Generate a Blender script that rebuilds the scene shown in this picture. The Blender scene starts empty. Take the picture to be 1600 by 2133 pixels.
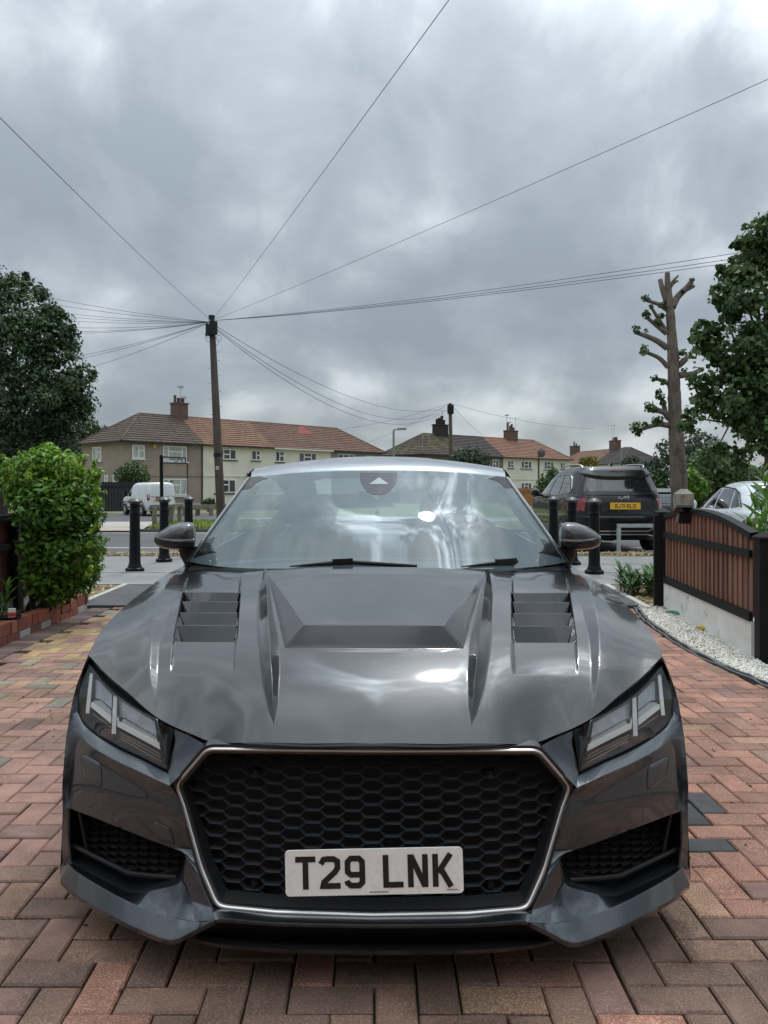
import bpy, bmesh, math, random
import numpy as np
from mathutils import Vector, Matrix

# ------------------------------------------------------------------ camera, sky, sun, exposure
scene = bpy.context.scene
F, HZ, CX, CAMH = 1650.0, 1015.0, 780.0, 1.26       # focal length / horizon / axis in photo pixels, eye height
cam_d = bpy.data.cameras.new('camera')
cam = bpy.data.objects.new('camera', cam_d)
scene.collection.objects.link(cam)
scene.camera = cam
cam.location = (0, 0, CAMH)
cam.rotation_euler = (math.radians(90), 0, 0)
cam_d.sensor_fit = 'VERTICAL'
cam_d.sensor_height = 36.0
cam_d.lens = F / 2133 * 36.0
cam_d.shift_x = (800 - CX) / 2133
cam_d.shift_y = -(1066.5 - HZ) / 2133
cam_d.clip_start = 0.05
cam_d.clip_end = 3000
scene.render.resolution_x, scene.render.resolution_y = 768, 1024
scene.view_settings.view_transform = 'Standard'
scene.view_settings.look = 'None'
scene.view_settings.exposure = 0.95
scene.view_settings.gamma = 1.0
scene.view_settings.use_curve_mapping = False

SUN_EL, SUN_AZ = math.radians(62), math.radians(14)   # high, ahead of the lens and a little right
SUN_DIR = Vector((math.sin(SUN_AZ) * math.cos(SUN_EL), math.cos(SUN_AZ) * math.cos(SUN_EL), math.sin(SUN_EL)))

world = bpy.data.worlds.new('World')
scene.world = world
world.use_nodes = True
wn, wl = world.node_tree.nodes, world.node_tree.links
wn.clear()
def wnode(t, **k):
    n = wn.new(t)
    for a, b in k.items(): setattr(n, a, b)
    return n
def wmath(op, a, b=None, c=None):
    n = wnode('ShaderNodeMath', operation=op)
    for i, v in enumerate((a, b, c)):
        if v is None: continue
        if isinstance(v, (int, float)): n.inputs[i].default_value = v
        else: wl.new(v, n.inputs[i])
    return n.outputs[0]
tc = wnode('ShaderNodeTexCoord')
sep = wnode('ShaderNodeSeparateXYZ'); wl.new(tc.outputs['Generated'], sep.inputs[0])
zc = wmath('MAXIMUM', sep.outputs[2], 0.0)
den = wmath('ADD', zc, 0.26)
pu, pv = wmath('DIVIDE', sep.outputs[0], den), wmath('DIVIDE', sep.outputs[1], den)
comb = wnode('ShaderNodeCombineXYZ'); wl.new(pu, comb.inputs[0]); wl.new(pv, comb.inputs[1])
def wnoise(scale, detail, rough, dist, seed):
    mp = wnode('ShaderNodeMapping'); wl.new(comb.outputs[0], mp.inputs[0])
    mp.inputs['Location'].default_value = (seed, seed * 1.7, 0)
    mp.inputs['Scale'].default_value = (1.0, 0.8, 1)
    n = wnode('ShaderNodeTexNoise'); wl.new(mp.outputs[0], n.inputs['Vector'])
    n.inputs['Scale'].default_value = scale; n.inputs['Detail'].default_value = detail
    n.inputs['Roughness'].default_value = rough; n.inputs['Distortion'].default_value = dist
    return n.outputs[0]
n1 = wnoise(2.2, 5, 0.46, 0.15, 5.3)
n2 = wnoise(0.95, 3, 0.5, 0.2, 12.1)
n4_ = wnode('ShaderNodeTexNoise'); wl.new(tc.outputs['Generated'], n4_.inputs['Vector']); n4_.inputs['Scale'].default_value = 5.5; n4_.inputs['Detail'].default_value = 7; n4_.inputs['Roughness'].default_value = 0.55; n4_.inputs['Distortion'].default_value = 0.5
cl = wmath('ADD', wmath('MULTIPLY', n1, 0.38), wmath('ADD', wmath('MULTIPLY', n2, 0.34), wmath('MULTIPLY', n4_.outputs[0], 0.38)))
ramp = wnode('ShaderNodeValToRGB'); wl.new(cl, ramp.inputs[0])
er = ramp.color_ramp
er.elements[0].position = 0.455; er.elements[0].color = (0.145, 0.166, 0.186, 1)
er.elements[1].position = 0.645; er.elements[1].color = (0.37, 0.395, 0.412, 1)
e = er.elements.new(0.53); e.color = (0.186, 0.208, 0.228, 1)
e = er.elements.new(0.582); e.color = (0.250, 0.274, 0.293, 1)
# overcast sky: brighter towards the zenith, and round the veiled sun
zen = wmath('ADD', 0.76, wmath('MULTIPLY', wmath('POWER', zc, 2.0), 2.9))
dotn = wnode('ShaderNodeVectorMath', operation='DOT_PRODUCT')
wl.new(tc.outputs['Generated'], dotn.inputs[0]); dotn.inputs[1].default_value = SUN_DIR
dp = wmath('MAXIMUM', dotn.outputs['Value'], 0.0)
n3 = wnoise(4.2, 8, 0.62, 0.8, 7.7)
brk = wnode('ShaderNodeMapRange'); wl.new(n3, brk.inputs[0])
brk.inputs[1].default_value = 0.47; brk.inputs[2].default_value = 0.64
glow = wmath('ADD', wmath('MULTIPLY', wmath('POWER', dp, 8), 0.55),
             wmath('MULTIPLY', wmath('MULTIPLY', wmath('POWER', dp, 90), 80.0), wmath('ADD', brk.outputs[0], 0.06)))
gain = wmath('ADD', zen, glow)
warm = wnode('ShaderNodeMix'); warm.data_type = 'RGBA'; warm.blend_type = 'MULTIPLY'; wl.new(zc, warm.inputs['Factor']); wl.new(ramp.outputs[0], warm.inputs['A']); warm.inputs['B'].default_value = (1.0, 1.0, .985, 1)
bg = wnode('ShaderNodeBackground'); wl.new(warm.outputs['Result'], bg.inputs[0]); wl.new(gain, bg.inputs[1])
sky = wnode('ShaderNodeTexSky', sky_type='NISHITA')
sky.sun_disc = False; sky.sun_elevation = SUN_EL; sky.sun_rotation = SUN_AZ
bg2 = wnode('ShaderNodeBackground'); wl.new(sky.outputs[0], bg2.inputs[0]); bg2.inputs[1].default_value = 0.008
add = wnode('ShaderNodeAddShader'); wl.new(bg.outputs[0], add.inputs[0]); wl.new(bg2.outputs[0], add.inputs[1])
wo = wnode('ShaderNodeOutputWorld'); wl.new(add.outputs[0], wo.inputs[0])

sun_d = bpy.data.lights.new('sun', 'SUN')
sun_d.energy = 0.5; sun_d.angle = math.radians(4); sun_d.color = (1.0, 0.96, 0.9)
sun = bpy.data.objects.new('sun', sun_d); scene.collection.objects.link(sun)
sun.rotation_euler = (-SUN_DIR).to_track_quat('-Z', 'Y').to_euler()

# ------------------------------------------------------------------ helpers
random.seed(7); rng = np.random.default_rng(7)
ORG = {}
col = scene.collection
def R(a): return math.radians(a)
def W(px, py, Y):                                    # photo pixel at distance Y -> place in the world
    return Vector(((px - CX) / F * Y, Y, CAMH - (py - HZ) / F * Y))
def G(px, py, z=0.0):                                # photo pixel on level ground of height z
    Y = (CAMH - z) * F / (py - HZ)
    return Vector(((px - CX) / F * Y, Y, z))
def gz(y):                                           # the street falls away a little
    return 0.0 if y < 18 else max(-0.36, -0.0055 * (y - 18))
def tag(o, label=None, cat=None, group=None, kind=None):
    if label: o['label'] = label
    if cat: o['category'] = cat
    if group: o['group'] = group
    if kind: o['kind'] = kind
    return o
def thing(name, label, cat, loc=(0, 0, 0), rotz=0.0, group=None, local=False):
    o = bpy.data.objects.new(name, None); col.objects.link(o)
    o.empty_display_size = 0.2
    o.location = loc; o.rotation_euler = (0, 0, rotz)
    if not local: ORG[o.name] = Vector(loc)
    return tag(o, label, cat, group)
def origin_of(o):
    while o is not None:
        if o.name in ORG: return ORG[o.name]
        o = o.parent
    return Vector((0, 0, 0))
def add_mesh(name, verts, faces, mat, parent=None, smooth=False, base=False, sharp=None, attr=None, mats=None, midx=None):
    v = np.array(verts, dtype=np.float64).reshape(-1, 3)
    loc = Vector((0, 0, 0))
    if parent is not None:
        v = v - np.array(origin_of(parent))
    elif base:
        loc = Vector(((v[:, 0].min() + v[:, 0].max()) / 2, (v[:, 1].min() + v[:, 1].max()) / 2, v[:, 2].min()))
        v = v - np.array(loc)
    me = bpy.data.meshes.new(name)
    if isinstance(faces, np.ndarray):
        nf, k = faces.shape
        me.vertices.add(len(v)); me.vertices.foreach_set('co', v.astype(np.float32).ravel())
        me.loops.add(nf * k); me.loops.foreach_set('vertex_index', faces.astype(np.int32).ravel())
        me.polygons.add(nf)
        me.polygons.foreach_set('loop_start', np.arange(0, nf * k, k, dtype=np.int32))
        me.polygons.foreach_set('loop_total', np.full(nf, k, dtype=np.int32))
        me.update(calc_edges=True)
    else:
        me.from_pydata(v.tolist(), [], faces); me.update()
    for m in (mats or [mat]): me.materials.append(m)
    if midx is not None: me.polygons.foreach_set('material_index', np.array(midx, dtype=np.int32))
    if smooth:
        me.polygons.foreach_set('use_smooth', np.ones(len(me.polygons), dtype=bool))
        if sharp: me.set_sharp_from_angle(angle=R(sharp))
    if attr is not None:
        a = me.attributes.new('tint', 'FLOAT', 'FACE'); a.data.foreach_set('value', np.array(attr, dtype=np.float32))
    o = bpy.data.objects.new(name, me); col.objects.link(o)
    o.location = loc
    if parent is not None: o.parent = parent
    return o
def cr(pts, n, closed=False):                        # smooth polyline through points
    P = [Vector(p) for p in pts]
    if len(P) == 2: return [P[0].lerp(P[1], i / (n - 1)) for i in range(n)]
    L = [0]
    for a, b in zip(P, P[1:]): L.append(L[-1] + (b - a).length)
    out = []
    for i in range(n):
        d = L[-1] * i / (n - 1); k = 0
        while k < len(P) - 2 and L[k + 1] < d: k += 1
        t = (d - L[k]) / max(1e-9, L[k + 1] - L[k])
        p1, p2 = P[k], P[k + 1]
        p0 = P[k - 1] if k > 0 else p1 * 2 - p2
        p3 = P[k + 2] if k + 2 < len(P) else p2 * 2 - p1
        s = (L[k + 1] - L[k])
        m1 = (p2 - p0) / max(1e-9, (p2 - p1).length + (p1 - p0).length) * s
        m2 = (p3 - p1) / max(1e-9, (p3 - p2).length + (p2 - p1).length) * s
        t2, t3 = t * t, t * t * t
        out.append(p1 * (2*t3 - 3*t2 + 1) + m1 * (t3 - 2*t2 + t) + p2 * (-2*t3 + 3*t2) + m2 * (t3 - t2))
    return out
def lin(pts, n):
    P = [Vector(p) for p in pts]; L = [0]
    for a, b in zip(P, P[1:]): L.append(L[-1] + (b - a).length)
    out = []
    for i in range(n):
        d = L[-1] * i / (n - 1); k = 0
        while k < len(P) - 2 and L[k + 1] < d: k += 1
        out.append(P[k].lerp(P[k + 1], (d - L[k]) / max(1e-9, L[k + 1] - L[k])))
    return out
class MB:
    def __init__(s): s.v = []; s.f = []; s.m = []; s.cur = 0
    def poly(s, pts):
        b = len(s.v); s.v += [tuple(p) for p in pts]; s.f.append(tuple(range(b, b + len(pts)))); s.m.append(s.cur)
    def grid(s, rows, flip=False, close=False):
        b = len(s.v); n = len(rows[0])
        for r in rows: s.v += [tuple(p) for p in r]
        for i in range(len(rows) - 1):
            for j in range(n if close else n - 1):
                q = (b + i*n + j, b + i*n + (j+1) % n, b + (i+1)*n + (j+1) % n, b + (i+1)*n + j)
                s.f.append(q[::-1] if flip else q); s.m.append(s.cur)
        return s
    def box(s, c, d, rz=0.0, M=None):
        hx, hy, hz = d[0]/2, d[1]/2, d[2]/2
        b = len(s.v); ca, sa = math.cos(rz), math.sin(rz)
        for z in (-hz, hz):
            for x, y in ((-hx, -hy), (hx, -hy), (hx, hy), (-hx, hy)):
                p = Vector((x, y, z))
                if M is not None: p = M @ p
                else: p = Vector((x*ca - y*sa, x*sa + y*ca, z))
                s.v.append((c[0] + p[0], c[1] + p[1], c[2] + p[2]))
        for q in ((0,3,2,1),(4,5,6,7),(0,1,5,4),(1,2,6,5),(2,3,7,6),(3,0,4,7)):
            s.f.append(tuple(b + i for i in q)); s.m.append(s.cur)
        return s
    def bar(s, a, b, w, h=None):                     # square bar between two points
        a, b = Vector(a), Vector(b); h = h or w
        d = (b - a); L = d.length; d.normalize()
        up = Vector((0, 0, 1)) if abs(d.z) < .95 else Vector((0, 1, 0))
        x = d.cross(up).normalized(); z = x.cross(d)
        M = Matrix((x, d, z)).transposed()
        return s.box((a + b) / 2, (w, L, h), M=M)
    def tube(s, path, r, n=8, cap=True):
        P = [Vector(p) for p in path]
        rr = r if isinstance(r, (list, tuple)) else [r] * len(P)
        rows = []; prev = None
        for i, p in enumerate(P):
            d = (P[min(i+1, len(P)-1)] - P[max(i-1, 0)]).normalized()
            if prev is None:
                up = Vector((0, 0, 1)) if abs(d.z) < .9 else Vector((1, 0, 0))
                x = d.cross(up).normalized()
            else:
                x = (prev - d * prev.dot(d)).normalized()
            prev = x; y = d.cross(x)
            rows.append([p + (x * math.cos(2*math.pi*k/n) + y * math.sin(2*math.pi*k/n)) * rr[i] for k in range(n)])
        s.grid(rows, close=True)
        if cap:
            s.poly(rows[0]); s.poly(rows[-1][::-1])
        return s
    def lathe(s, prof, c=(0, 0, 0), n=20, axis='z'):
        rows = []
        for r, z in prof:
            row = []
            for k in range(n):
                a = 2*math.pi*k/n; x, y = r*math.cos(a), r*math.sin(a)
                p = (x, y, z) if axis == 'z' else ((z, x, y) if axis == 'x' else (x, z, y))
                row.append((c[0] + p[0], c[1] + p[1], c[2] + p[2]))
            rows.append(row)
        return s.grid(rows, close=True)
    def prism(s, pts, off):                          # polygon extruded along a vector
        off = Vector(off); P = [Vector(p) for p in pts]; Q = [p + off for p in P]
        s.poly(P[::-1]); s.poly(Q)
        for i in range(len(P)):
            j = (i + 1) % len(P); s.poly((P[i], P[j], Q[j], Q[i]))
        return s
    def build(s, name, mat, parent=None, smooth=False, sharp=None, base=False, mats=None):
        return add_mesh(name, s.v, s.f, mat, parent, smooth, base, sharp, mats=mats, midx=s.m if mats else None)
    def top(s, name, mat, label, cat, group=None, smooth=False, sharp=None, kind=None, mats=None):
        o = s.build(name, mat, None, smooth, sharp, True, mats)
        return tag(o, label, cat, group, kind)
def struct(o): o['kind'] = 'structure'; return o
def stuff(o): o['kind'] = 'stuff'; return o
def coons(c0, c1, d0, d1, n, m):
    """c0,c1: curves along s (at t=0,1); d0,d1: curves along t (at s=0,1) -> rows[t][s]"""
    c0, c1, d0, d1 = (np.array([tuple(p) for p in c]) for c in (c0, c1, d0, d1))
    S = np.linspace(0, 1, n)[None, :, None]; T = np.linspace(0, 1, m)[:, None, None]
    lc = (1 - T) * c0[None] + T * c1[None]
    ld = (1 - S) * d0[:, None] + S * d1[:, None]
    b = (1-S)*(1-T)*c0[0] + S*(1-T)*c0[-1] + (1-S)*T*c1[0] + S*T*c1[-1]
    return lc + ld - b

# ------------------------------------------------------------------ materials
def nt(name):
    m = bpy.data.materials.new(name); m.use_nodes = True
    n = m.node_tree.nodes; b = n['Principled BSDF']
    return m, n, m.node_tree.links, b
def noise_node(n, l, scale, detail=4, rough=.55, vec=None, stretch=None):
    t = n.new('ShaderNodeTexNoise'); t.inputs['Scale'].default_value = scale
    t.inputs['Detail'].default_value = detail; t.inputs['Roughness'].default_value = rough
    if vec is None:
        g = n.new('ShaderNodeNewGeometry'); vec = g.outputs['Position']
    if stretch:
        mp = n.new('ShaderNodeMapping'); mp.inputs['Scale'].default_value = stretch
        l.new(vec, mp.inputs[0]); vec = mp.outputs[0]
    l.new(vec, t.inputs['Vector'])
    return t.outputs[0]
def ramp_node(n, l, fac, stops):
    r = n.new('ShaderNodeValToRGB'); l.new(fac, r.inputs[0])
    cr_ = r.color_ramp
    while len(cr_.elements) < len(stops): cr_.elements.new(0.5)
    for el, (p, c) in zip(cr_.elements, stops):
        el.position = p; el.color = (*c, 1) if len(c) == 3 else c
    return r.outputs[0]
def mixc(n, l, fac, a, b, mode='MIX'):
    x = n.new('ShaderNodeMix'); x.data_type = 'RGBA'; x.blend_type = mode
    for sock, v in ((x.inputs['Factor'], fac), (x.inputs['A'], a), (x.inputs['B'], b)):
        if isinstance(v, (int, float)): sock.default_value = v
        elif isinstance(v, tuple): sock.default_value = (*v, 1) if len(v) == 3 else v
        else: l.new(v, sock)
    return x.outputs['Result']
for_mix = None
def mat(name, c, rough=.5, metal=0.0, coat=0.0, var=.15, vs=4.0, bump=0.0, bs=60.0, c2=None, s2=12.0, th=(.5, .62), stretch=None, spec=.5, coat_rough=.03):
    m, n, l, b = nt(name)
    b.inputs['Roughness'].default_value = rough; b.inputs['Metallic'].default_value = metal
    b.inputs['Coat Weight'].default_value = coat; b.inputs['Coat Roughness'].default_value = coat_rough
    b.inputs['Specular IOR Level'].default_value = spec
    base = c
    if var:
        f = noise_node(n, l, vs, 5, .6, stretch=stretch)
        lo = tuple(x * (1 - var) for x in c); hi = tuple(min(1, x * (1 + var)) for x in c)
        base = ramp_node(n, l, f, [(.3, lo), (.7, hi)])
    if c2:
        f2 = noise_node(n, l, s2, 6, .65, stretch=stretch)
        k = ramp_node(n, l, f2, [(th[0], (0, 0, 0)), (th[1], (1, 1, 1))])
        base = mixc(n, l, k, base, c2)
    if isinstance(base, tuple): b.inputs['Base Color'].default_value = (*base, 1)
    else: l.new(base, b.inputs['Base Color'])
    if bump:
        f3 = noise_node(n, l, bs, 5, .65, stretch=stretch)
        bn = n.new('ShaderNodeBump'); bn.inputs['Strength'].default_value = bump; bn.inputs['Distance'].default_value = .01
        l.new(f3, bn.inputs['Height']); l.new(bn.outputs[0], b.inputs['Normal'])
    return m
def leafmat(name, stops, rough=.45, trans=.25):
    m, n, l, b = nt(name)
    a = n.new('ShaderNodeAttribute'); a.attribute_name = 'tint'
    c = ramp_node(n, l, a.outputs['Fac'], stops)
    l.new(c, b.inputs['Base Color']); b.inputs['Roughness'].default_value = rough; b.inputs['Specular IOR Level'].default_value = .3
    t = n.new('ShaderNodeBsdfTranslucent'); l.new(c, t.inputs[0])
    mx = n.new('ShaderNodeMixShader'); mx.inputs[0].default_value = trans
    l.new(b.outputs[0], mx.inputs[1]); l.new(t.outputs[0], mx.inputs[2])
    l.new(mx.outputs[0], n['Material Output'].inputs[0])
    return m
def glassmat(name, tint, ior=1.5, rough=0.0, base=(.02, .02, .02), amount=1.0):
    """clear pane: fresnel mirror over a tinted see-through layer; amount<1 mixes in a diffuse veil of the base colour"""
    m, n, l, b = nt(name)
    tr = n.new('ShaderNodeBsdfTransparent'); tr.inputs[0].default_value = (*tint, 1)
    gl = n.new('ShaderNodeBsdfGlossy'); gl.inputs['Roughness'].default_value = rough; gl.inputs[0].default_value = (.95, .98, 1, 1)
    fr = n.new('ShaderNodeFresnel'); fr.inputs[0].default_value = ior
    geo = n.new('ShaderNodeNewGeometry')
    iorv = n.new('ShaderNodeMix'); iorv.data_type = 'FLOAT'; l.new(geo.outputs['Backfacing'], iorv.inputs['Factor'])
    iorv.inputs[2].default_value = ior; iorv.inputs[3].default_value = 1 / ior
    l.new(iorv.outputs[0], fr.inputs[0])
    lo = tr.outputs[0]
    if amount < 1:
        b.inputs['Base Color'].default_value = (*base, 1); b.inputs['Roughness'].default_value = .6
        m1 = n.new('ShaderNodeMixShader'); m1.inputs[0].default_value = 1 - amount
        l.new(lo, m1.inputs[1]); l.new(b.outputs[0], m1.inputs[2]); lo = m1.outputs[0]
    mx = n.new('ShaderNodeMixShader')
    l.new(fr.outputs[0], mx.inputs[0]); l.new(lo, mx.inputs[1]); l.new(gl.outputs[0], mx.inputs[2])
    l.new(mx.outputs[0], n['Material Output'].inputs[0])
    return m

asphalt = mat('asphalt', (.105, .106, .108), .9, var=.2, vs=1.2, bump=.5, bs=160, c2=(.14, .14, .14), s2=220, th=(.56, .66))
asphalt_dark = mat('asphalt_dark', (.085, .086, .088), .9, var=.25, vs=3, bump=.6, bs=150, c2=(.16, .16, .16), s2=180, th=(.58, .66))
paving_grey = mat('paving_grey', (.22, .22, .218), .9, var=.18, vs=1.5, bump=.4, bs=120, c2=(.25, .25, .25), s2=150, th=(.55, .66))
concrete = mat('concrete', (.36, .35, .33), .9, var=.18, vs=5, bump=.4, bs=80, c2=(.2, .19, .17), s2=7, th=(.56, .75))
concrete_pale = mat('concrete_pale', (.42, .41, .38), .9, var=.14, vs=4, bump=.4, bs=70, c2=(.16, .145, .12), s2=3.2, th=(.6, .78))
concrete_road = mat('concrete_road', (.40, .38, .36), .9, var=.12, vs=.6, bump=.2, bs=60)
white_paint = mat('white_paint', (.62, .62, .60), .7, var=.12, vs=20)
yellow_paint = mat('yellow_paint', (.62, .44, .16), .7, var=.12, vs=8)
earth = mat('earth', (.055, .042, .03), .95, var=.4, vs=25, bump=.9, bs=60)
grass_soil = mat('grass_soil', (.14, .16, .05), .95, var=.35, vs=3, bump=.6, bs=40, c2=(.24, .2, .09), s2=1.5)
straw_mat = leafmat('straw', [(0, (.18, .12, .06)), (.5, (.36, .27, .13)), (1, (.52, .42, .22))], .8, .15)
grass_mat = leafmat('grass', [(0, (.09, .14, .02)), (.5, (.22, .31, .06)), (1, (.42, .45, .14))], .6, .3)
black_gloss = mat('black_gloss', (.012, .012, .013), .22, var=0, coat=.4)
black_plastic = mat('black_plastic', (.014, .014, .015), .45, var=.15, vs=40, spec=.3)
black_matt = mat('black_matt', (.012, .012, .012), .8, var=.2, vs=30)
rubber = mat('rubber', (.02, .02, .02), .85, var=.2, vs=20, bump=.3, bs=90)
iron_black = mat('iron_black', (.008, .008, .009), .35, var=.2, vs=15, bump=.15, bs=40, spec=.16)
fence_black = mat('fence_black', (.010, .010, .011), .55, spec=.18, var=.35, vs=9, bump=.5, bs=45, stretch=(1, 1, .3))
chrome = mat('chrome', (.62, .6, .58), .22, metal=1, var=0)
satin_silver = mat('satin_silver', (.55, .53, .52), .3, metal=1, var=0)
steel = mat('steel', (.42, .46, .47), .5, metal=.3, var=.15, vs=10)
# ================================================================== GROUND, ROAD, PAVEMENT
def sheet(name, pts, z, m, extra=None):
    """flat piece of ground following the street's fall; pts = plan polygon (x, y); z above the fall"""
    mb = MB(); mb.poly([(x, y, z + gz(y)) for x, y in pts])
    o = mb.build(name, m)
    return struct(o)
yard_m = mat('yard_paving', (.17, .125, .105), .9, var=.25, vs=3)
for x0, x1 in ((-14, -3.42), (3.12, 14)): struct(MB().grid([[(x0, -4.1, -.05), (x1, -4.1, -.05)], [(x0, 8.0, -.05), (x1, 8.0, -.05)]]).build('yard', yard_m))
struct(MB().grid([[(-3.4, -4.1, -.045), (3.1, -4.1, -.045)], [(-3.4, -.6, -.045), (3.1, -.6, -.045)]]).build('yard', yard_m))
rows = []
ys = [-30, 0, 18] + list(range(20, 84, 4)) + [120, 300, 1200]
for y in ys: rows.append([(x, y, gz(y) - .13) for x in (-1500, -60, -20, 0, 20, 60, 1500)])
g = MB().grid(rows); struct(g.build('ground', grass_soil))

def strip(name, x0, x1, y0, y1, z, m, n=12):
    rows = [[(x0, y0 + (y1-y0)*i/n, z + gz(y0 + (y1-y0)*i/n)), (x1, y0 + (y1-y0)*i/n, z + gz(y0 + (y1-y0)*i/n))] for i in range(n+1)]
    return struct(MB().grid(rows).build(name, m))
strip('road', -70, 70, 15.25, 24.7, -.10, asphalt)
# near pavement slab with its kerb
mb = MB(); mb.box((0, 12.4, -.055), (120, 4.2, .11)); struct(mb.build('pavement', paving_grey))
mb = MB()
for i in range(-26, 27): mb.box((i*1.0 + .5, 15.17, -.052), (.985, .14, .125))
struct(mb.build('kerb', concrete))
# narrow pale joints and edging lines across the pavement
mb = MB()
for y, x0, x1 in ((11.72, -8, 9), (10.30, -8, 2.9), (13.0, 2.5, 9)):
    mb.box(((x0+x1)/2, y, .003), (x1-x0, .05, .012))
struct(mb.build('pavement_edging', mat('edging_stone', (.34, .34, .33), .85, var=.2, vs=6)))
# dropped apron in darker asphalt between pale edging strips
mb = MB(); mb.box((-.15, 9.32, -.035), (6.1, 1.86, .09)); struct(mb.build('apron', asphalt_dark))
mb = MB()
for a, b in ((( -3.20, 10.2), (-3.17, 8.45)), ((2.98, 10.2), (2.84, 8.2))):
    mb.bar((a[0], a[1], -.02), (b[0], b[1], -.02), .07, .08)
struct(mb.build('apron_edging', concrete_pale))
mb = MB()
mb.box((-4.9, 9.2, -.05), (3.3, 2.1, .095)); mb.box((4.5, 9.2, -.05), (3.0, 2.1, .095))
struct(mb.build('garden_soil', mat('garden_soil', (.16, .12, .075), .95, var=.4, vs=14, bump=.9, bs=50, c2=(.30, .24, .13), s2=30)))
# road markings
mb = MB()
for y in (17.75,):
    for x0 in np.arange(-24, 24, 6.0): mb.box((x0 + 2, y, -.096), (4.6, .10, .006))
mb.box((0, 24.1, -.1 + gz(24.1) + .004), (60, .10, .006)); mb.box((0, 15.9, -.096), (60, .08, .006))
struct(mb.build('road_marking', white_paint))
# side street of pale concrete with double yellow lines, and the dark forecourt
sheet('side_road', [(-10.6, 24.72), (-7.3, 24.72), (-7.9, 27.5), (-8.6, 32.2), (-13.5, 32.2)], -.06, concrete_road)
sheet('forecourt', [(-13.5, 32.25), (-6.5, 32.25), (-7.5, 46), (-18, 46)], -.085, asphalt_dark)
sheet('far_path', [(-6.4, 33.0), (8, 33.0), (8, 38), (-7.4, 38)], -.08, concrete_road)
mb = MB()
for off in (0.0, .32):
    pts = [(-7.55 - off, 24.9), (-8.1 - off, 25.3), (-8.75 - off, 26.3), (-8.6 - off*.9, 27.8), (-8.3 - off*.7, 29.0)]
    P = cr([(x, y, 0) for x, y in pts], 24)
    for a, b in zip(P, P[1:]):
        d = (b - a).normalized(); nrm = Vector((-d.y, d.x, 0)) * .06
        mb.poly([(p.x, p.y, -.056 + gz(p.y)) for p in (a - nrm, b - nrm, b + nrm, a + nrm)])
struct(mb.build('double_yellow_lines', yellow_paint))
mb = MB()
for i in range(36): mb.box((-6.9 + i*.92, 24.80, -.075 + gz(24.8)), (.9, .13, .13))
struct(mb.build('far_kerb', mat('kerb_dark', (.11, .11, .11), .9, var=.2, vs=4)))
sheet('verge', [(-7.1, 24.88), (26, 24.88), (26, 31.5), (-8.4, 31.5), (-7.7, 27.5)], -.03, grass_soil)
sheet('verge', [(-24, 26.0), (-10.9, 26.0), (-12.8, 31.8), (-26, 31.8)], -.04, grass_soil)

def blades(name, pts, h, w, m, lean=.5, label=None, cat='grass', flat=False):
    """thin bent blades standing at the given points"""
    n = len(pts); P = np.array(pts)
    a = rng.uniform(0, 2*np.pi, n); hh = h * rng.uniform(.45, 1.25, n); ww = w * rng.uniform(.6, 1.3, n)
    dx, dy = np.cos(a), np.sin(a); ln = lean * hh * rng.uniform(.2, 1.4, n)
    b0 = P + np.stack([-dy*ww, dx*ww, 0*a], 1); b1 = P - np.stack([-dy*ww, dx*ww, 0*a], 1)
    k = .35 if flat else 1.0
    m0 = P + np.stack([dx*ln*.35, dy*ln*.35, hh*.6*k], 1)
    mA = m0 + np.stack([-dy*ww*.8, dx*ww*.8, 0*a], 1); mB = m0 - np.stack([-dy*ww*.8, dx*ww*.8, 0*a], 1)
    t = P + np.stack([dx*ln, dy*ln, hh*k], 1)
    V = np.stack([b0, b1, mB, mA, t, t], 1)[:, :5].reshape(-1, 3)
    i = np.arange(n)[:, None] * 5
    quads = np.concatenate([i + np.array([[0, 1, 2, 3]])], 0)
    tris = i + np.array([[3, 2, 4]])
    faces = [tuple(q) for q in quads] + [tuple(q) for q in tris]
    tint = np.tile(rng.uniform(0, 1, n), 2)
    o = add_mesh(name, V, faces, m, attr=tint)
    stuff(o)
    if label: tag(o, label, cat)
    return o
def scatter(poly_fn, n): return [poly_fn() for _ in range(n)]
pts = []
while len(pts) < 11000:
    y = 24.95 + 6.4 * random.random() ** 1.3; x = random.uniform(-8.2, 2.0)
    if x < -7.1 - (y - 24.9) * .2: continue
    pts.append((x, y, -.03 + gz(y)))
blades('grass', pts, .14, .018, grass_mat, label='green grass of the verge across the road below the utility pole')
pts = []
for _ in range(2500):
    y = random.uniform(26.1, 31.6); x = random.uniform(-16.5, -11.2 - (y-26)*.3); pts.append((x, y, -.04 + gz(y)))
blades('grass', pts, .12, .018, grass_mat, label='patch of grass left of the side street beside the shrub')
pts = []
for _ in range(4200):
    x = random.uniform(-7.5, 7.0); y = 14.75 + random.gauss(0, .22)
    pts.append((x, min(15.08, max(14.2, y)), .004 + .02*random.random()))
blades('straw', pts, .09, .012, straw_mat, 2.0, 'dry straw littered along the kerb behind the bollards', 'straw', flat=True)
pts = []
for _ in range(900):
    pts.append((random.uniform(-4.6, -3.3), random.uniform(8.4, 10.15), 0.0))
for _ in range(1500):
    pts.append((random.uniform(2.95, 4.3), random.uniform(8.1, 9.9), 0.0))
blades('leaf_litter', pts, .05, .012, straw_mat, 2.2, 'dead leaves and straw on the soil either side of the apron', 'leaf litter', flat=True)

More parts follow.
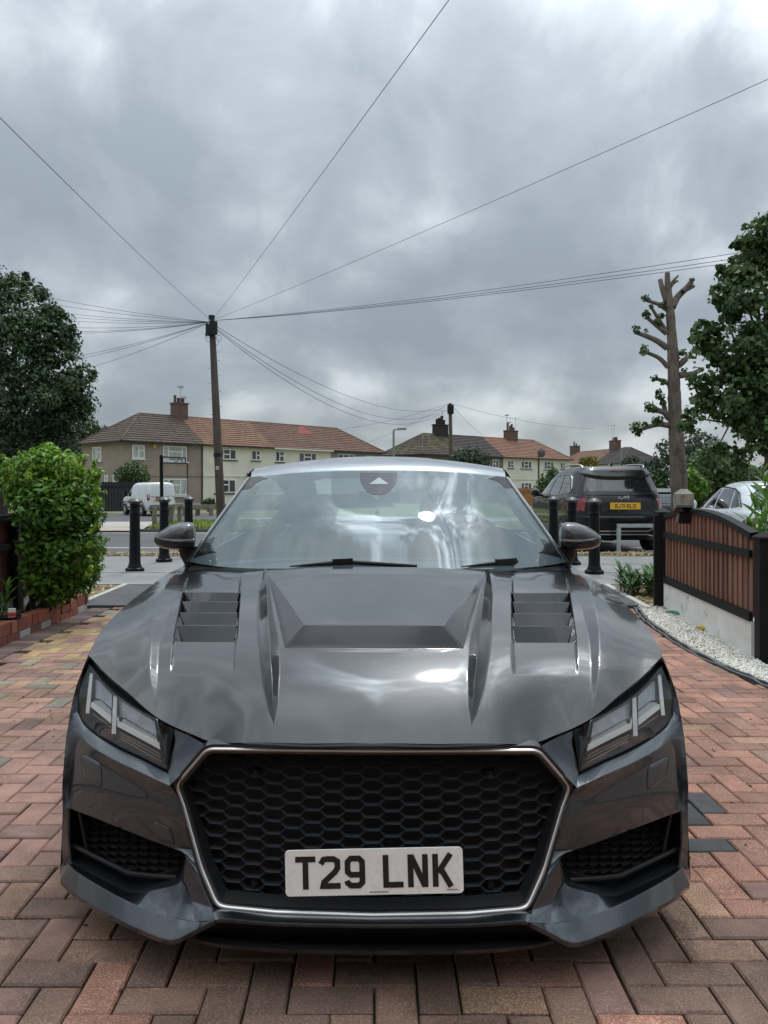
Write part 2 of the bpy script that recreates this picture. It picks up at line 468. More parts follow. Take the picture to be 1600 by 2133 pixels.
# ================================================================== DRIVEWAY OF BLOCK PAVERS
def paver_mat(name, c, c_sp, sp=.35, attr=False):
    m, n, l, b = nt(name)
    b.inputs['Roughness'].default_value = .82
    f = noise_node(n, l, 9, 6, .6); base = ramp_node(n, l, f, [(.3, tuple(x*.72 for x in c)), (.72, tuple(x*1.22 for x in c))])
    sp_f = noise_node(n, l, 210, 2, .5)
    k = ramp_node(n, l, sp_f, [(.60 - sp*.16, (0, 0, 0)), (.66, (1, 1, 1))])
    k2 = n.new('ShaderNodeMath'); k2.operation = 'MULTIPLY'; l.new(k, k2.inputs[0]); k2.inputs[1].default_value = sp * 1.6
    base = mixc(n, l, k2.outputs[0], base, c_sp)
    d = noise_node(n, l, 1.5, 7, .68); dk = ramp_node(n, l, d, [(.42, (1, 1, 1)), (.68, (.50, .485, .46))])
    base = mixc(n, l, 1.0, base, dk, 'MULTIPLY')
    s = noise_node(n, l, 46, 4, .6); sk = ramp_node(n, l, s, [(.66, (1, 1, 1)), (.74, (.35, .34, .33))])
    base = mixc(n, l, 1.0, base, sk, 'MULTIPLY')
    if attr:
        a = n.new('ShaderNodeAttribute'); a.attribute_name = 'tint'; v = a.outputs['Fac']
    else:
        a = n.new('ShaderNodeObjectInfo'); v = a.outputs['Random']
    br = ramp_node(n, l, v, [(0, (.74, .75, .78)), (.5, (.98, .97, .96)), (1, (1.22, 1.17, 1.12))])
    base = mixc(n, l, 1.0, base, br, 'MULTIPLY')
    l.new(base, b.inputs['Base Color'])
    h = noise_node(n, l, 160, 5, .7); bn = n.new('ShaderNodeBump'); bn.inputs['Strength'].default_value = .55; bn.inputs['Distance'].default_value = .004
    l.new(h, bn.inputs['Height']); l.new(bn.outputs[0], b.inputs['Normal'])
    return m
PCOL = {'brown': ((.215, .130, .098), (.37, .25, .175), .6), 'red': ((.32, .142, .106), (.49, .33, .23), .7), 'rose': ((.30, .170, .138), (.42, .29, .23), .5),
        'buff': ((.37, .265, .135), (.45, .35, .21), .35), 'grey': ((.20, .175, .125), (.40, .36, .28), .8), 'orange': ((.27, .145, .095), (.47, .33, .23), .9),
        'charcoal': ((.055, .058, .062), (.13, .13, .13), .3), 'plum': ((.15, .105, .105), (.25, .19, .18), .3)}
PM = {k: paver_mat('paver_' + k, *v) for k, v in PCOL.items()}
PMA = {k: paver_mat('paver_field_' + k, *v, attr=True) for k, v in PCOL.items()}
pave_root = struct(MB().grid([[(-3.1, -1.5, -.022), (2.9, -1.5, -.022)], [(-3.1, 8.38, -.022), (2.9, 8.38, -.022)]]).build(
    'driveway', mat('joint_sand', (.05, .042, .034), .95, var=.5, vs=30, bump=.8, bs=80, c2=(.045, .065, .02), s2=5, th=(.5, .58))))
def drive_right(y):                                  # right-hand edge of the paving bows in a little
    return float(np.interp(y, [0, 3.5, 5.0, 5.6, 6.3, 7.5, 8.4], [2.62, 2.52, 2.46, 2.40, 2.40, 2.52, 2.72]))
def paver_geo(L, Wd):
    hx, hy, c, h = L/2, Wd/2, .005, .055
    v = [(-hx, -hy, -h), (hx, -hy, -h), (hx, hy, -h), (-hx, hy, -h),
         (-hx, -hy, -c), (hx, -hy, -c), (hx, hy, -c), (-hx, hy, -c),
         (-hx+c, -hy+c, 0), (hx-c, -hy+c, 0), (hx-c, hy-c, 0), (-hx+c, hy-c, 0)]
    f = [(8, 9, 10, 11)]
    for a in range(4):
        b = (a + 1) % 4
        f += [(a, b, 4+b, 4+a), (4+a, 4+b, 8+b, 8+a)]
    return v, f
P_ = .1055; plist = []
def paver_colour(x, y):
    r = random.random()
    if x < -2.7: return 'plum' if r < .8 else 'brown'
    if x < -1.1 and y > 4.6:                         # patch of mixed repairs far left
        if 5.7 < y < 7.6 and -2.7 < x < -2.0 and r < .6: return 'buff'
        return 'grey' if r < .30 else 'orange' if r < .55 else 'rose'
    if x < -.8:
        return ('rose' if r < .80 else 'brown' if r < .93 else 'grey' if r < .96 else 'orange') if y > 2.6 else ('brown' if r < .72 else 'grey' if r < .80 else 'rose' if r < .95 else 'orange')
    if x > .8:
        if y > 2.35: return 'red' if r < .78 else 'orange' if r < .86 else 'rose'
        return 'brown' if r < .72 else 'red' if r < .88 else 'orange'
    return 'brown' if r < .66 else 'red' if r < .84 else 'orange' if r < .94 else 'rose'
for a in range(-28, 28):
    for b in range(-6, 80):
        c = (a - b) % 4
        if c == 0: x, y, rot = (a + 1) * P_, (b + .5) * P_, 0.0
        elif c == 3: x, y, rot = (a + .5) * P_, (b + 1) * P_, R(90)
        else: continue
        if x < -2.73 or y > 8.30: continue
        L_, W_ = .2058 + random.uniform(-.003, .002), .1005 + random.uniform(-.0025, .002); cl_ = paver_colour(x, y)
        hx = (W_ if rot > .5 else L_)/2; dr_ = drive_right(y) + .005
        if x - hx > dr_ - .025: continue
        if x + hx > dr_:                                 # cut to the edge
            w_ = dr_ - (x - hx); x = x - hx + w_/2
            if rot > .5: W_ = w_
            else: L_ = w_
        plist.append((x, y, rot, L_, W_, cl_))
for i in range(0, 78): plist.append((-2.86, .2 + i * .1045, 0.0, .20, .0985, paver_colour(-2.86, 0)))
for px, py, up in ((1464, 1668, 1), (1497, 1722, 1), (1502, 1768, 0)):     # the charcoal repairs beside the bumper
    gpt = G(px, py)
    k = min((q for q in range(len(plist)) if (plist[q][2] > .5) == bool(up)), key=lambda q: (plist[q][0]-gpt.x)**2 + (plist[q][1]-gpt.y)**2)
    plist[k] = plist[k][:5] + ('charcoal',)
def shown(p):
    x, y = p[0], p[1]
    if y < 1.9: return -1
    px = CX + F*x/y; py = HZ + F*CAMH/y
    if px < -20 or px > 1620 or py > 2160: return -1
    if abs(x) < .9*min(1, max(.55, (y-1.7)*1.2)) and y > 2.08: return -1
    if py < 1990 and 120 < px < 1440: return -1
    return 1 / y
order = sorted(range(len(plist)), key=lambda i: -shown(plist[i]))
meshes = {}
fv, ff, fm, ft = [], [], [], []
keys = list(PCOL)
for rank, i in enumerate(order):
    x, y, rot, L, Wd, c = plist[i]
    z = random.uniform(-.003, .0015); dr = random.uniform(-.012, .012)
    x += random.uniform(-.0015, .0015); y += random.uniform(-.0015, .0015)
    if rank < 300 and shown(plist[i]) > 0:
        key = (c, random.randrange(3) if L > .19 and Wd > .09 else (L, Wd))
        if key not in meshes:
            v, f = paver_geo(L, Wd)
            me = bpy.data.meshes.new('paver'); me.from_pydata(v, [], f); me.materials.append(PM[c]); meshes[key] = me
        o = bpy.data.objects.new('paver', meshes[key]); col.objects.link(o)
        o.location = (x, y, z); o.rotation_euler = (random.uniform(-.008, .008), random.uniform(-.008, .008), rot + dr); o.parent = pave_root
    else:
        v, f = paver_geo(L, Wd); ca, sa = math.cos(rot + dr), math.sin(rot + dr); b0 = len(fv)
        fv += [(x + p[0]*ca - p[1]*sa, y + p[0]*sa + p[1]*ca, z + p[2]) for p in v]
        ff += [tuple(b0 + q for q in t) for t in f]; fm += [keys.index(c)] * len(f); ft += [random.random()] * 1 * len(f)
tt = []
for k in range(0, len(ft), 9): tt += [ft[k]] * 9
o = add_mesh('paver_field', fv, ff, None, pave_root, attr=tt, mats=[PMA[k] for k in keys], midx=fm); stuff(o)

# black edging strip and white gravel to the right
edge = cr([(drive_right(y) + .02, y, 0) for y in (3.6, 4.4, 5.0, 5.6, 6.3, 7.0, 7.6, 8.3)], 46)
mb = MB(); random.seed(5)
for off, h in ((0.0, .004), (.030, .010)):
    rows = []
    for i, p in enumerate(edge):
        w = random.uniform(-.006, .006); hh = h + random.uniform(-.006, .008)
        rows.append([(p.x + off + w, p.y, -.05), (p.x + off + w, p.y, hh), (p.x + off + .016 + w, p.y, hh + .002), (p.x + off + .019 + w, p.y, -.05)])
    mb.grid(rows)
mb.top('edging_strip', mat('edging_plastic', (.075, .077, .083), .6, var=.4, vs=9), 'wavy dark plastic edging between the red pavers and the white gravel', 'edging', smooth=True, sharp=40)
gp = []
def fence_x(y): return 2.80 + (y - 5.73) * (3.06 - 2.80) / (8.42 - 5.73)
mb = MB(); rows = []
for i in range(30):
    y = 3.4 + i * .18; x0 = drive_right(y) + .06; x1 = fence_x(y) + .1
    rows.append([(x0 + (x1-x0)*k/4, y, -.015 + .004*math.sin(i*2.1 + k)) for k in range(5)])
struct(mb.grid(rows).build('gravel_bed', mat('gravel_bed', (.36, .34, .29), .95, var=.4, vs=60, bump=1, bs=120)))
n = 10500; yy = 4.3 + 4.35 * rng.random(n) ** .9
x0 = np.array([drive_right(y) for y in yy]) + .085; x1 = np.array([fence_x(y) for y in yy]) - .01
xx = x0 + (x1 - x0) * rng.random(n)
keep = ~((yy > 7.7) & (rng.random(n) < (yy - 7.7) * 1.15)); xx, yy = xx[keep], yy[keep]; n = len(xx)
octa = np.array([[1, 0, 0], [0, 1, 0], [-1, 0, 0], [0, -1, 0], [0, 0, 1], [0, 0, -1]], float)
Q = rng.normal(size=(n, 3, 3)); Q, _ = np.linalg.qr(Q)
sz = rng.uniform(.006, .0135, n)[:, None] * rng.uniform(.65, 1.35, (n, 3))
V = np.einsum('nij,kj->nki', Q, octa) * sz[:, None, :]
V[:, :, 0] += xx[:, None]; V[:, :, 1] += yy[:, None]; V[:, :, 2] += (-.006 + rng.uniform(0, .014, n))[:, None]
tri = np.array([[0,1,4],[1,2,4],[2,3,4],[3,0,4],[1,0,5],[2,1,5],[3,2,5],[0,3,5]])
fc = (np.arange(n)[:, None, None] * 6 + tri[None]).reshape(-1, 3)
gm = leafmat('white_stone', [(0, (.34, .29, .22)), (.12, (.55, .51, .44)), (.6, (.70, .68, .61)), (1, (.80, .79, .74))], .8, 0.0)
o = add_mesh('gravel', V.reshape(-1, 3), fc, gm, attr=np.repeat(rng.random(n), 8)); stuff(o)
tag(o, 'white gravel chippings along the foot of the fence on the right', 'gravel')
mb = MB(); p = G(1405, 1283)
mb.prism([(p.x - .05, p.y + .10, .02), (p.x + .01, p.y + .02, .022), (p.x + .05, p.y - .10, .018), (p.x + .07, p.y - .08, .024), (p.x + .02, p.y + .08, .03)], (0, 0, .012))
mb.top('plastic_scrap', mat('green_plastic', (.01, .20, .11), .4, var=.2), 'torn strip of green plastic lying on the white gravel', 'litter')
mb = MB(); p = G(1463, 1313); mb.prism([(p.x - .05, p.y, .015), (p.x, p.y - .04, .015), (p.x + .05, p.y - .02, .02), (p.x + .02, p.y + .04, .02)], (0, 0, .02))
mb.top('plastic_scrap', mat('yellow_plastic', (.55, .40, .04), .4, var=.2), 'small yellow scrap lying on the white gravel', 'litter')

# specks of soil and dry leaf that lie about on the paving
n = 420; yy = 1.95 + 6.2*rng.random(n)**1.2; xx = rng.uniform(-2.7, 2.35, n); k = (np.abs(xx) > .95) | (yy < 2.0) | (rng.random(n) < .1)
xx, yy = xx[k], yy[k]; n = len(xx); s_ = rng.uniform(.0025, .0075, n)
V = octa[None]*np.stack([s_*rng.uniform(.7, 1.9, n), s_*rng.uniform(.7, 1.6, n), s_*.5], 1)[:, None, :]
a_ = rng.uniform(0, 6.28, n); vx = V[:, :, 0]*np.cos(a_)[:, None] - V[:, :, 1]*np.sin(a_)[:, None]; vy = V[:, :, 0]*np.sin(a_)[:, None] + V[:, :, 1]*np.cos(a_)[:, None]
V = np.stack([vx + xx[:, None], vy + yy[:, None], V[:, :, 2] + .001], 2)
fc = (np.arange(n)[:, None, None]*6 + tri[None]).reshape(-1, 3)
o = add_mesh('debris', V.reshape(-1, 3), fc, leafmat('debris', [(0, (.03, .024, .018)), (.7, (.10, .075, .05)), (1, (.42, .38, .30))], .9, 0), attr=np.repeat(rng.random(n), 8)); stuff(o)
tag(o, 'specks of soil, grit and dry leaf scattered over the block paving', 'debris')
# ================================================================== THE GREY COUPE
CY0 = 2.0
car = thing('coupe', 'dark grey coupe with vented carbon bonnet parked nose first on the block paved drive', 'car', (-.006, CY0, 0), R(-.7))
ORG[car.name] = Vector((0, CY0, 0))
def C(u, v, Y, s=1): return Vector((s * u * Y / F, Y, CAMH - (v - HZ) * Y / F))
def CS(L, s=1): return [C(*p, s=s) for p in L]

# --- paint
def paint(name, c, metal, rough, flake=True):
    m, n, l, b = nt(name)
    b.inputs['Base Color'].default_value = (*c, 1); b.inputs['Metallic'].default_value = metal; b.inputs['Roughness'].default_value = rough
    b.inputs['Coat Weight'].default_value = 1; b.inputs['Coat Roughness'].default_value = .03; b.inputs['Coat IOR'].default_value = 1.5
    if flake:
        f = noise_node(n, l, 900, 1, .5); k = ramp_node(n, l, f, [(.35, tuple(x*.6 for x in c)), (.7, tuple(x*1.7 for x in c))])
        l.new(k, b.inputs['Base Color'])
    d = noise_node(n, l, 7, 6, .65); dr = ramp_node(n, l, d, [(.3, (.02,)*3), (.75, (.075,)*3)])
    l.new(dr, b.inputs['Coat Roughness'])
    bv = n.new('ShaderNodeBevel'); bv.samples = 4; bv.inputs['Radius'].default_value = .007
    l.new(bv.outputs[0], b.inputs['Normal']); 
    return m
body_paint = paint('body_paint', (.056, .064, .074), .88, .33)
m_, n_, l_, b_ = nt('carbon_fibre')                  # twill weave under lacquer
g_ = n_.new('ShaderNodeTexCoord')
mp_ = n_.new('ShaderNodeMapping'); mp_.inputs['Rotation'].default_value = (0, 0, R(38)); l_.new(g_.outputs['Object'], mp_.inputs[0])
w_ = n_.new('ShaderNodeTexWave'); w_.wave_type = 'BANDS'; w_.bands_direction = 'X'; w_.inputs['Scale'].default_value = 62; w_.inputs['Distortion'].default_value = .25
l_.new(mp_.outputs[0], w_.inputs['Vector'])
k_ = ramp_node(n_, l_, w_.outputs['Fac'], [(.3, (.010, .011, .013)), (.7, (.024, .026, .031))])
b_.inputs['Metallic'].default_value = .7; b_.inputs['Roughness'].default_value = .34
q_ = noise_node(n_, l_, 2.2, 4, .55); qk_ = ramp_node(n_, l_, q_, [(.3, (.85,)*3), (.7, (1.15, 1.13, 1.16))])
l_.new(mixc(n_, l_, 1.0, k_, qk_, 'MULTIPLY'), b_.inputs['Base Color'])
b_.inputs['Coat Weight'].default_value = 1; b_.inputs['Coat IOR'].default_value = 1.48; b_.inputs['Coat Roughness'].default_value = .06
carbon = m_

# --- bonnet base surface: thin plate spline through measured points
HF = [(0,1549,2.03),(150,1549,2.038),(280,1548,2.06),(342,1545,2.098),(376,1531,2.126),(414,1516,2.156),(457,1492,2.187),(502,1455,2.23),(548,1416,2.30),(583,1381,2.37),(597,1366,2.405)]
ED = [(597,1366,2.405),(592,1352,2.45),(566,1307,2.62),(527,1268,2.80),(483,1234,3.02),(435,1200,3.30),(398,1177,3.56)]
RR = [(0,1181,3.06),(110,1182,3.065),(228,1189,3.10),(284,1192,3.15),(340,1186,3.28),(398,1177,3.56)]
ctrl = [tuple(C(*p)) for p in HF] + [tuple(C(*p)) for p in ED[1:]] + [tuple(C(*p)) for p in RR[:-1]]
ctrl += [(0, y, z) for y, z in ((2.09,.648),(2.2,.705),(2.4,.780),(2.6,.836),(2.8,.884),(2.95,.922))]
ctrl += [(.35,2.12,.650),(.4,2.2,.693),(.4,2.4,.772),(.4,2.6,.829),(.4,2.8,.877),(.4,3.0,.915),
         (.6,2.25,.678),(.65,2.4,.759),(.65,2.6,.820),(.65,2.8,.867),(.65,3.0,.900),(.65,3.2,.917),
         (.78,2.42,.752),(.80,2.6,.808),(.80,2.8,.853),(.80,3.0,.885),(.79,3.25,.910),(.86,2.6,.802),(.86,2.8,.842),(.85,3.05,.874)]
ctrl0 = list(ctrl)
ctrl = [(x, y, z) for x, y, z in ctrl] + [(-x, y, z) for x, y, z in ctrl if x > .01]
cp = np.array(ctrl)
nE = len(HF) + len(ED) + len(RR) - 2
wl_ = np.array([6e-4]*nE + [.045]*(1000))
def tps_fit(P, lam=None):
    if lam is None:                                  # rim held tight, inside free to relax
        n1 = nE; half_ = [6e-4]*n1 + [.045]*(len(ctrl0) - n1); lam = np.diag(half_ + [q for q, c in zip(half_, ctrl0) if c[0] > .01])
    else: lam = lam*np.eye(len(P))
    d = np.linalg.norm(P[:, None, :2] - P[None, :, :2], axis=2); K = np.where(d > 0, d*d*np.log(np.maximum(d, 1e-9)), 0)
    n = len(P); A = np.zeros((n+3, n+3)); A[:n, :n] = K + lam
    A[:n, n] = 1; A[:n, n+1:] = P[:, :2]; A[n:, :n] = A[:n, n:].T
    return np.linalg.solve(A, np.concatenate([P[:, 2], np.zeros(3)]))
TW = tps_fit(cp)
def tps(x, y):
    x, y = np.asarray(x, float), np.asarray(y, float)
    d2 = (x[..., None] - cp[:, 0])**2 + (y[..., None] - cp[:, 1])**2
    K = np.where(d2 > 1e-18, .5*d2*np.log(np.maximum(d2, 1e-18)), 0)
    n = len(cp)
    return K @ TW[:n] + TW[n] + TW[n+1]*x + TW[n+2]*y
def on_bonnet(u, v):                                 # where the sight line (u, v) meets the plain bonnet
    Y = np.linspace(2.03, 3.6, 160); x = u*Y/F; z = CAMH - (v - HZ)*Y/F
    d = tps(x, Y) - z
    k = np.argmax(d > 0); k = max(1, k); t = d[k-1]/(d[k-1]-d[k])
    y = Y[k-1] + t*(Y[k]-Y[k-1]); return np.array([u*y/F, y, float(tps(u*y/F, y))])
def ss(t): t = np.clip(t, 0, 1); return t*t*(3-2*t)
def ip(v, tab): return np.interp(v, [a for a, _ in tab], [b for _, b in tab])
FIN_O = [(1194,236),(1236,245),(1301,245),(1367,240),(1423,232),(1485,217),(1506,207)]
FIN_C = [(1194,231),(1245,226),(1311,222),(1376,217),(1432,211),(1506,206)]
FIN_I = [(1194,227),(1254,215),(1320,202),(1348,198),(1404,196),(1470,198),(1506,205)]
FIN_H = [(1185,.006),(1215,.020),(1300,.034),(1390,.032),(1450,.022),(1490,.008),(1510,0)]
VL = [(1190,392),(1207,398),(1268,410),(1329,420),(1402,426),(1440,427)]
VR = [(1190,280),(1202,281),(1326,287),(1408,290),(1440,291)]
VD = [(1196,0),(1204,.004),(1230,.012),(1232,.070),(1326,.070),(1329,.013),(1345,.012),(1405,0)]
BO = [(1180,405),(1187,413),(1236,441),(1273,457),(1325,466),(1391,468),(1447,463),(1478,455)]
BI = [(1180,384),(1198,395),(1273,430),(1320,444),(1357,450),(1414,452),(1462,453),(1478,454)]
def feature(u, v):
    u = np.abs(u); h = np.zeros_like(u)
    fh = ip(v, FIN_H); o, c, i = ip(v, FIN_O), ip(v, FIN_C), ip(v, FIN_I)
    t = np.where(u > c, (o - u)/np.maximum(o - c, .5), (u - i)/np.maximum(c - i, .5))
    t = np.clip(t, 0, 1); h += fh * np.where((v > 1186) & (v < 1508), t**1.15, 0)
    # raised centre, growing forward to a step
    Hp = ip(v, [(1196, 0), (1205, .004), (1260, .026), (1334, .050)])
    uA = ip(v, [(1196, 224), (1336, 146)]); uB = ip(v, [(1196, 227), (1350, 186)])
    sd = np.clip((uB - u)/np.maximum(uB - uA, 1), 0, 1); fr = np.clip((1350 - v)/13.0, 0, 1)
    m = np.minimum(sd, fr); m = m - .08*np.sin(2*np.pi*m)*.0
    h += Hp * np.where(v > 1194, m, 0)
    # slotted vents
    l, r = ip(v, VL), ip(v, VR)
    ms = np.clip((l - u)/4.0, 0, 1) * np.clip((u - r)/4.0, 0, 1)
    h -= ip(v, VD) * ms
    # outer strake
    bo, bi = ip(v, BO), ip(v, BI)
    hb = ip(v, [(1180, .004), (1200, .010), (1300, .015), (1400, .012), (1478, 0)])
    up = np.clip((u - bi)/np.maximum(bo - bi, 1), 0, 1); dn = 1 - ss((u - bo)/95.0)
    h += hb * up * dn * np.where(v < 1480, 1, 0)
    return h
SF, TF = 420, 520
c0 = cr([(p.x, p.y, 0) for p in CS(HF)], SF); c1 = cr([(p.x, p.y, 0) for p in CS(RR)], SF)
d0 = lin([(0, C(*HF[0]).y, 0), (0, C(*RR[0]).y, 0)], TF); d1 = cr([(p.x, p.y, 0) for p in CS(ED)], TF)
plan = coons(c0, c1, d0, d1, SF, TF)
def uvz(X, Y): Z = tps(X, Y); return X*F/Y, HZ + (CAMH - Z)*F/Y, Z
U0_, V0_, _ = uvz(plan[:, :, 0], plan[:, :, 1])
# rows first: let whole rows fall on the steps of the relief
VK = [1350.5, 1337, 1329.5, 1326, 1232.5, 1229.5]; cnt = [90, 10, 4, 3, 60, 3, 24]
tcol = np.linspace(0, 1, TF); PX_, PY_ = [], []
for j in range(SF):
    vv = np.minimum.accumulate(V0_[:, j]); tk = [0.0] + [float(np.interp(-k, -vv, tcol)) for k in VK] + [1.0]
    tk = np.maximum.accumulate(np.array(tk) + np.arange(8)*1e-5)
    tt = np.concatenate([np.linspace(tk[i], tk[i+1], cnt[i], endpoint=False) for i in range(7)] + [[1.0]])
    PX_.append(np.interp(tt, tcol, plan[:, j, 0])); PY_.append(np.interp(tt, tcol, plan[:, j, 1]))
PX_, PY_ = np.array(PX_).T, np.array(PY_).T
# then columns: let them follow the ridges, vents and strakes
_, V1_, _ = uvz(PX_, PY_); U1_ = PX_*F/PY_
scol = np.linspace(0, 1, SF); ccnt = [44, 8, 6, 10, 14, 14, 3, 44, 3, 10, 8, 60]; Xr, Yr = [], []
for i in range(len(PX_)):
    u, v = U1_[i], V1_[i]
    L_, R_ = ip(v, VL), ip(v, VR)
    ks = [ip(v, [(1196, 222), (1336, 146)]), ip(v, [(1196, 225), (1350, 186)]), ip(v, FIN_I), ip(v, FIN_C), ip(v, FIN_O), R_, R_ + 4, L_ - 4, L_, ip(v, BI), ip(v, BO)]
    sk = [0.0]
    for k in ks:
        d = u - k; g = np.argmax(d > 0) if (d > 0).any() else SF - 1; g = max(1, g)
        sk.append(float(scol[g-1] + (scol[g]-scol[g-1])*np.clip(d[g-1]/(d[g-1]-d[g]+1e-12), 0, 1)))
    sk.append(1.0); sk = np.maximum.accumulate(np.array(sk) + np.arange(len(sk))*2e-4); sk = np.minimum(sk, 1.0 - (len(sk)-1-np.arange(len(sk)))*2e-4); sk[-1] = 1
    ss_ = np.concatenate([np.linspace(sk[q], sk[q+1], ccnt[q], endpoint=False) for q in range(len(ccnt))] + [[1.0]])
    Xr.append(np.interp(ss_, scol, PX_[i])); Yr.append(np.interp(ss_, scol, PY_[i]))
X, Yb = np.array(Xr), np.array(Yr)
u_, v_, Z = uvz(X, Yb)
Zf = Z + feature(u_, v_)
def half(sgn): return np.stack([sgn*X, Yb, Zf], 2)
A = np.concatenate([half(-1)[:, :0:-1], half(1)], 1)          # full width
lipf = A[0].copy(); lipf[:, 2] -= .014; lipf[:, 1] += .012
lipr = A[-1].copy(); lipr[:, 2] -= .012
A = np.concatenate([lipf[None], A, lipr[None]], 0)
nr, nc = A.shape[:2]
ii = np.arange(nr-1)[:, None]*nc + np.arange(nc-1)[None]
quads = np.stack([ii, ii+1, ii+nc+1, ii+nc], 2).reshape(-1, 4)
bonnet = add_mesh('bonnet', A.reshape(-1, 3), quads, carbon, car, smooth=True, sharp=24)
# slats of the vents, each a plate from the rim down into the opening
edges_v = [1230, 1249, 1272, 1298, 1327]
for s in (-1, 1):
    for a, b in zip(edges_v, edges_v[1:]):
        uL, uR = ip(a, VL) - 3, ip(a, VR) + 3
        top = [on_bonnet(s*(uL + (uR-uL)*k/6), a) + np.array([0, 0, -.010]) for k in range(7)]
        bot = []
        for k in range(7):
            p = on_bonnet(s*(uL - 9 + (uR - uL + 17)*k/6), a + .42*(b - a)); bot.append(p + np.array([0, 0, -.060]))
        top1 = [p + np.array([0, .0025, .0022]) for p in top]; top2 = [p + np.array([0, .012, .001]) for p in top]; bot2 = [p + np.array([0, .008, 0]) for p in bot]
        mb = MB(); mb.grid([bot, top, top1, top2, bot2]); mb.build('louvre_slat', carbon, bonnet)
    # dark duct below the slats
    mb = MB(); q = [on_bonnet(s*uu, vv) + np.array([0, 0, -.077]) for uu, vv in ((282, 1226), (400, 1226), (424, 1334), (286, 1334))]
    mb.poly(q); mb.build('vent_duct', black_matt, bonnet)

# --- front bodywork, patch by patch (left half, then mirrored)
HLB = [(432-5,1607,2.135),(476,1583,2.19),(526,1560,2.256),(577,1532,2.33),(605,1511,2.376),(620,1488,2.405)]      # under the lamp
CRE = [(424,1639,2.082),(452,1626,2.105),(493,1607,2.152),(545,1583,2.216),(590,1557,2.288),(616,1534,2.35)]        # shoulder crease
SIL = [(636,1488,2.40),(644,1539,2.385),(649,1596,2.355),(652,1636,2.335),(651,1690,2.325)]                        # outline of the bumper side
GE = [(424,1639,2.082),(408,1660,2.085),(391,1706,2.07),(375,1780,2.045)]
INT_T = [(375,1780,2.045),(389,1786,2.047),(422,1767,2.092),(541,1723,2.192),(600,1700,2.262),(639,1686,2.318)]
INT_B = [(398,1838,2.045),(408,1846,2.05),(450,1856,2.085),(490,1864,2.125),(512,1861,2.155),(570,1834,2.215),(634,1802,2.305)]
B_UP = [(329,1919,1.955),(370,1922,1.985),(431,1911,2.018),(494,1889,2.070),(547,1863,2.126),(622,1819,2.244),(639,1803,2.288)]
B_LO = [(328,1918.5,1.95),(370,1940,1.96),(418,1961,1.975),(480,1942,2.02),(547,1911,2.09),(622,1867,2.205),(656,1838,2.28)]
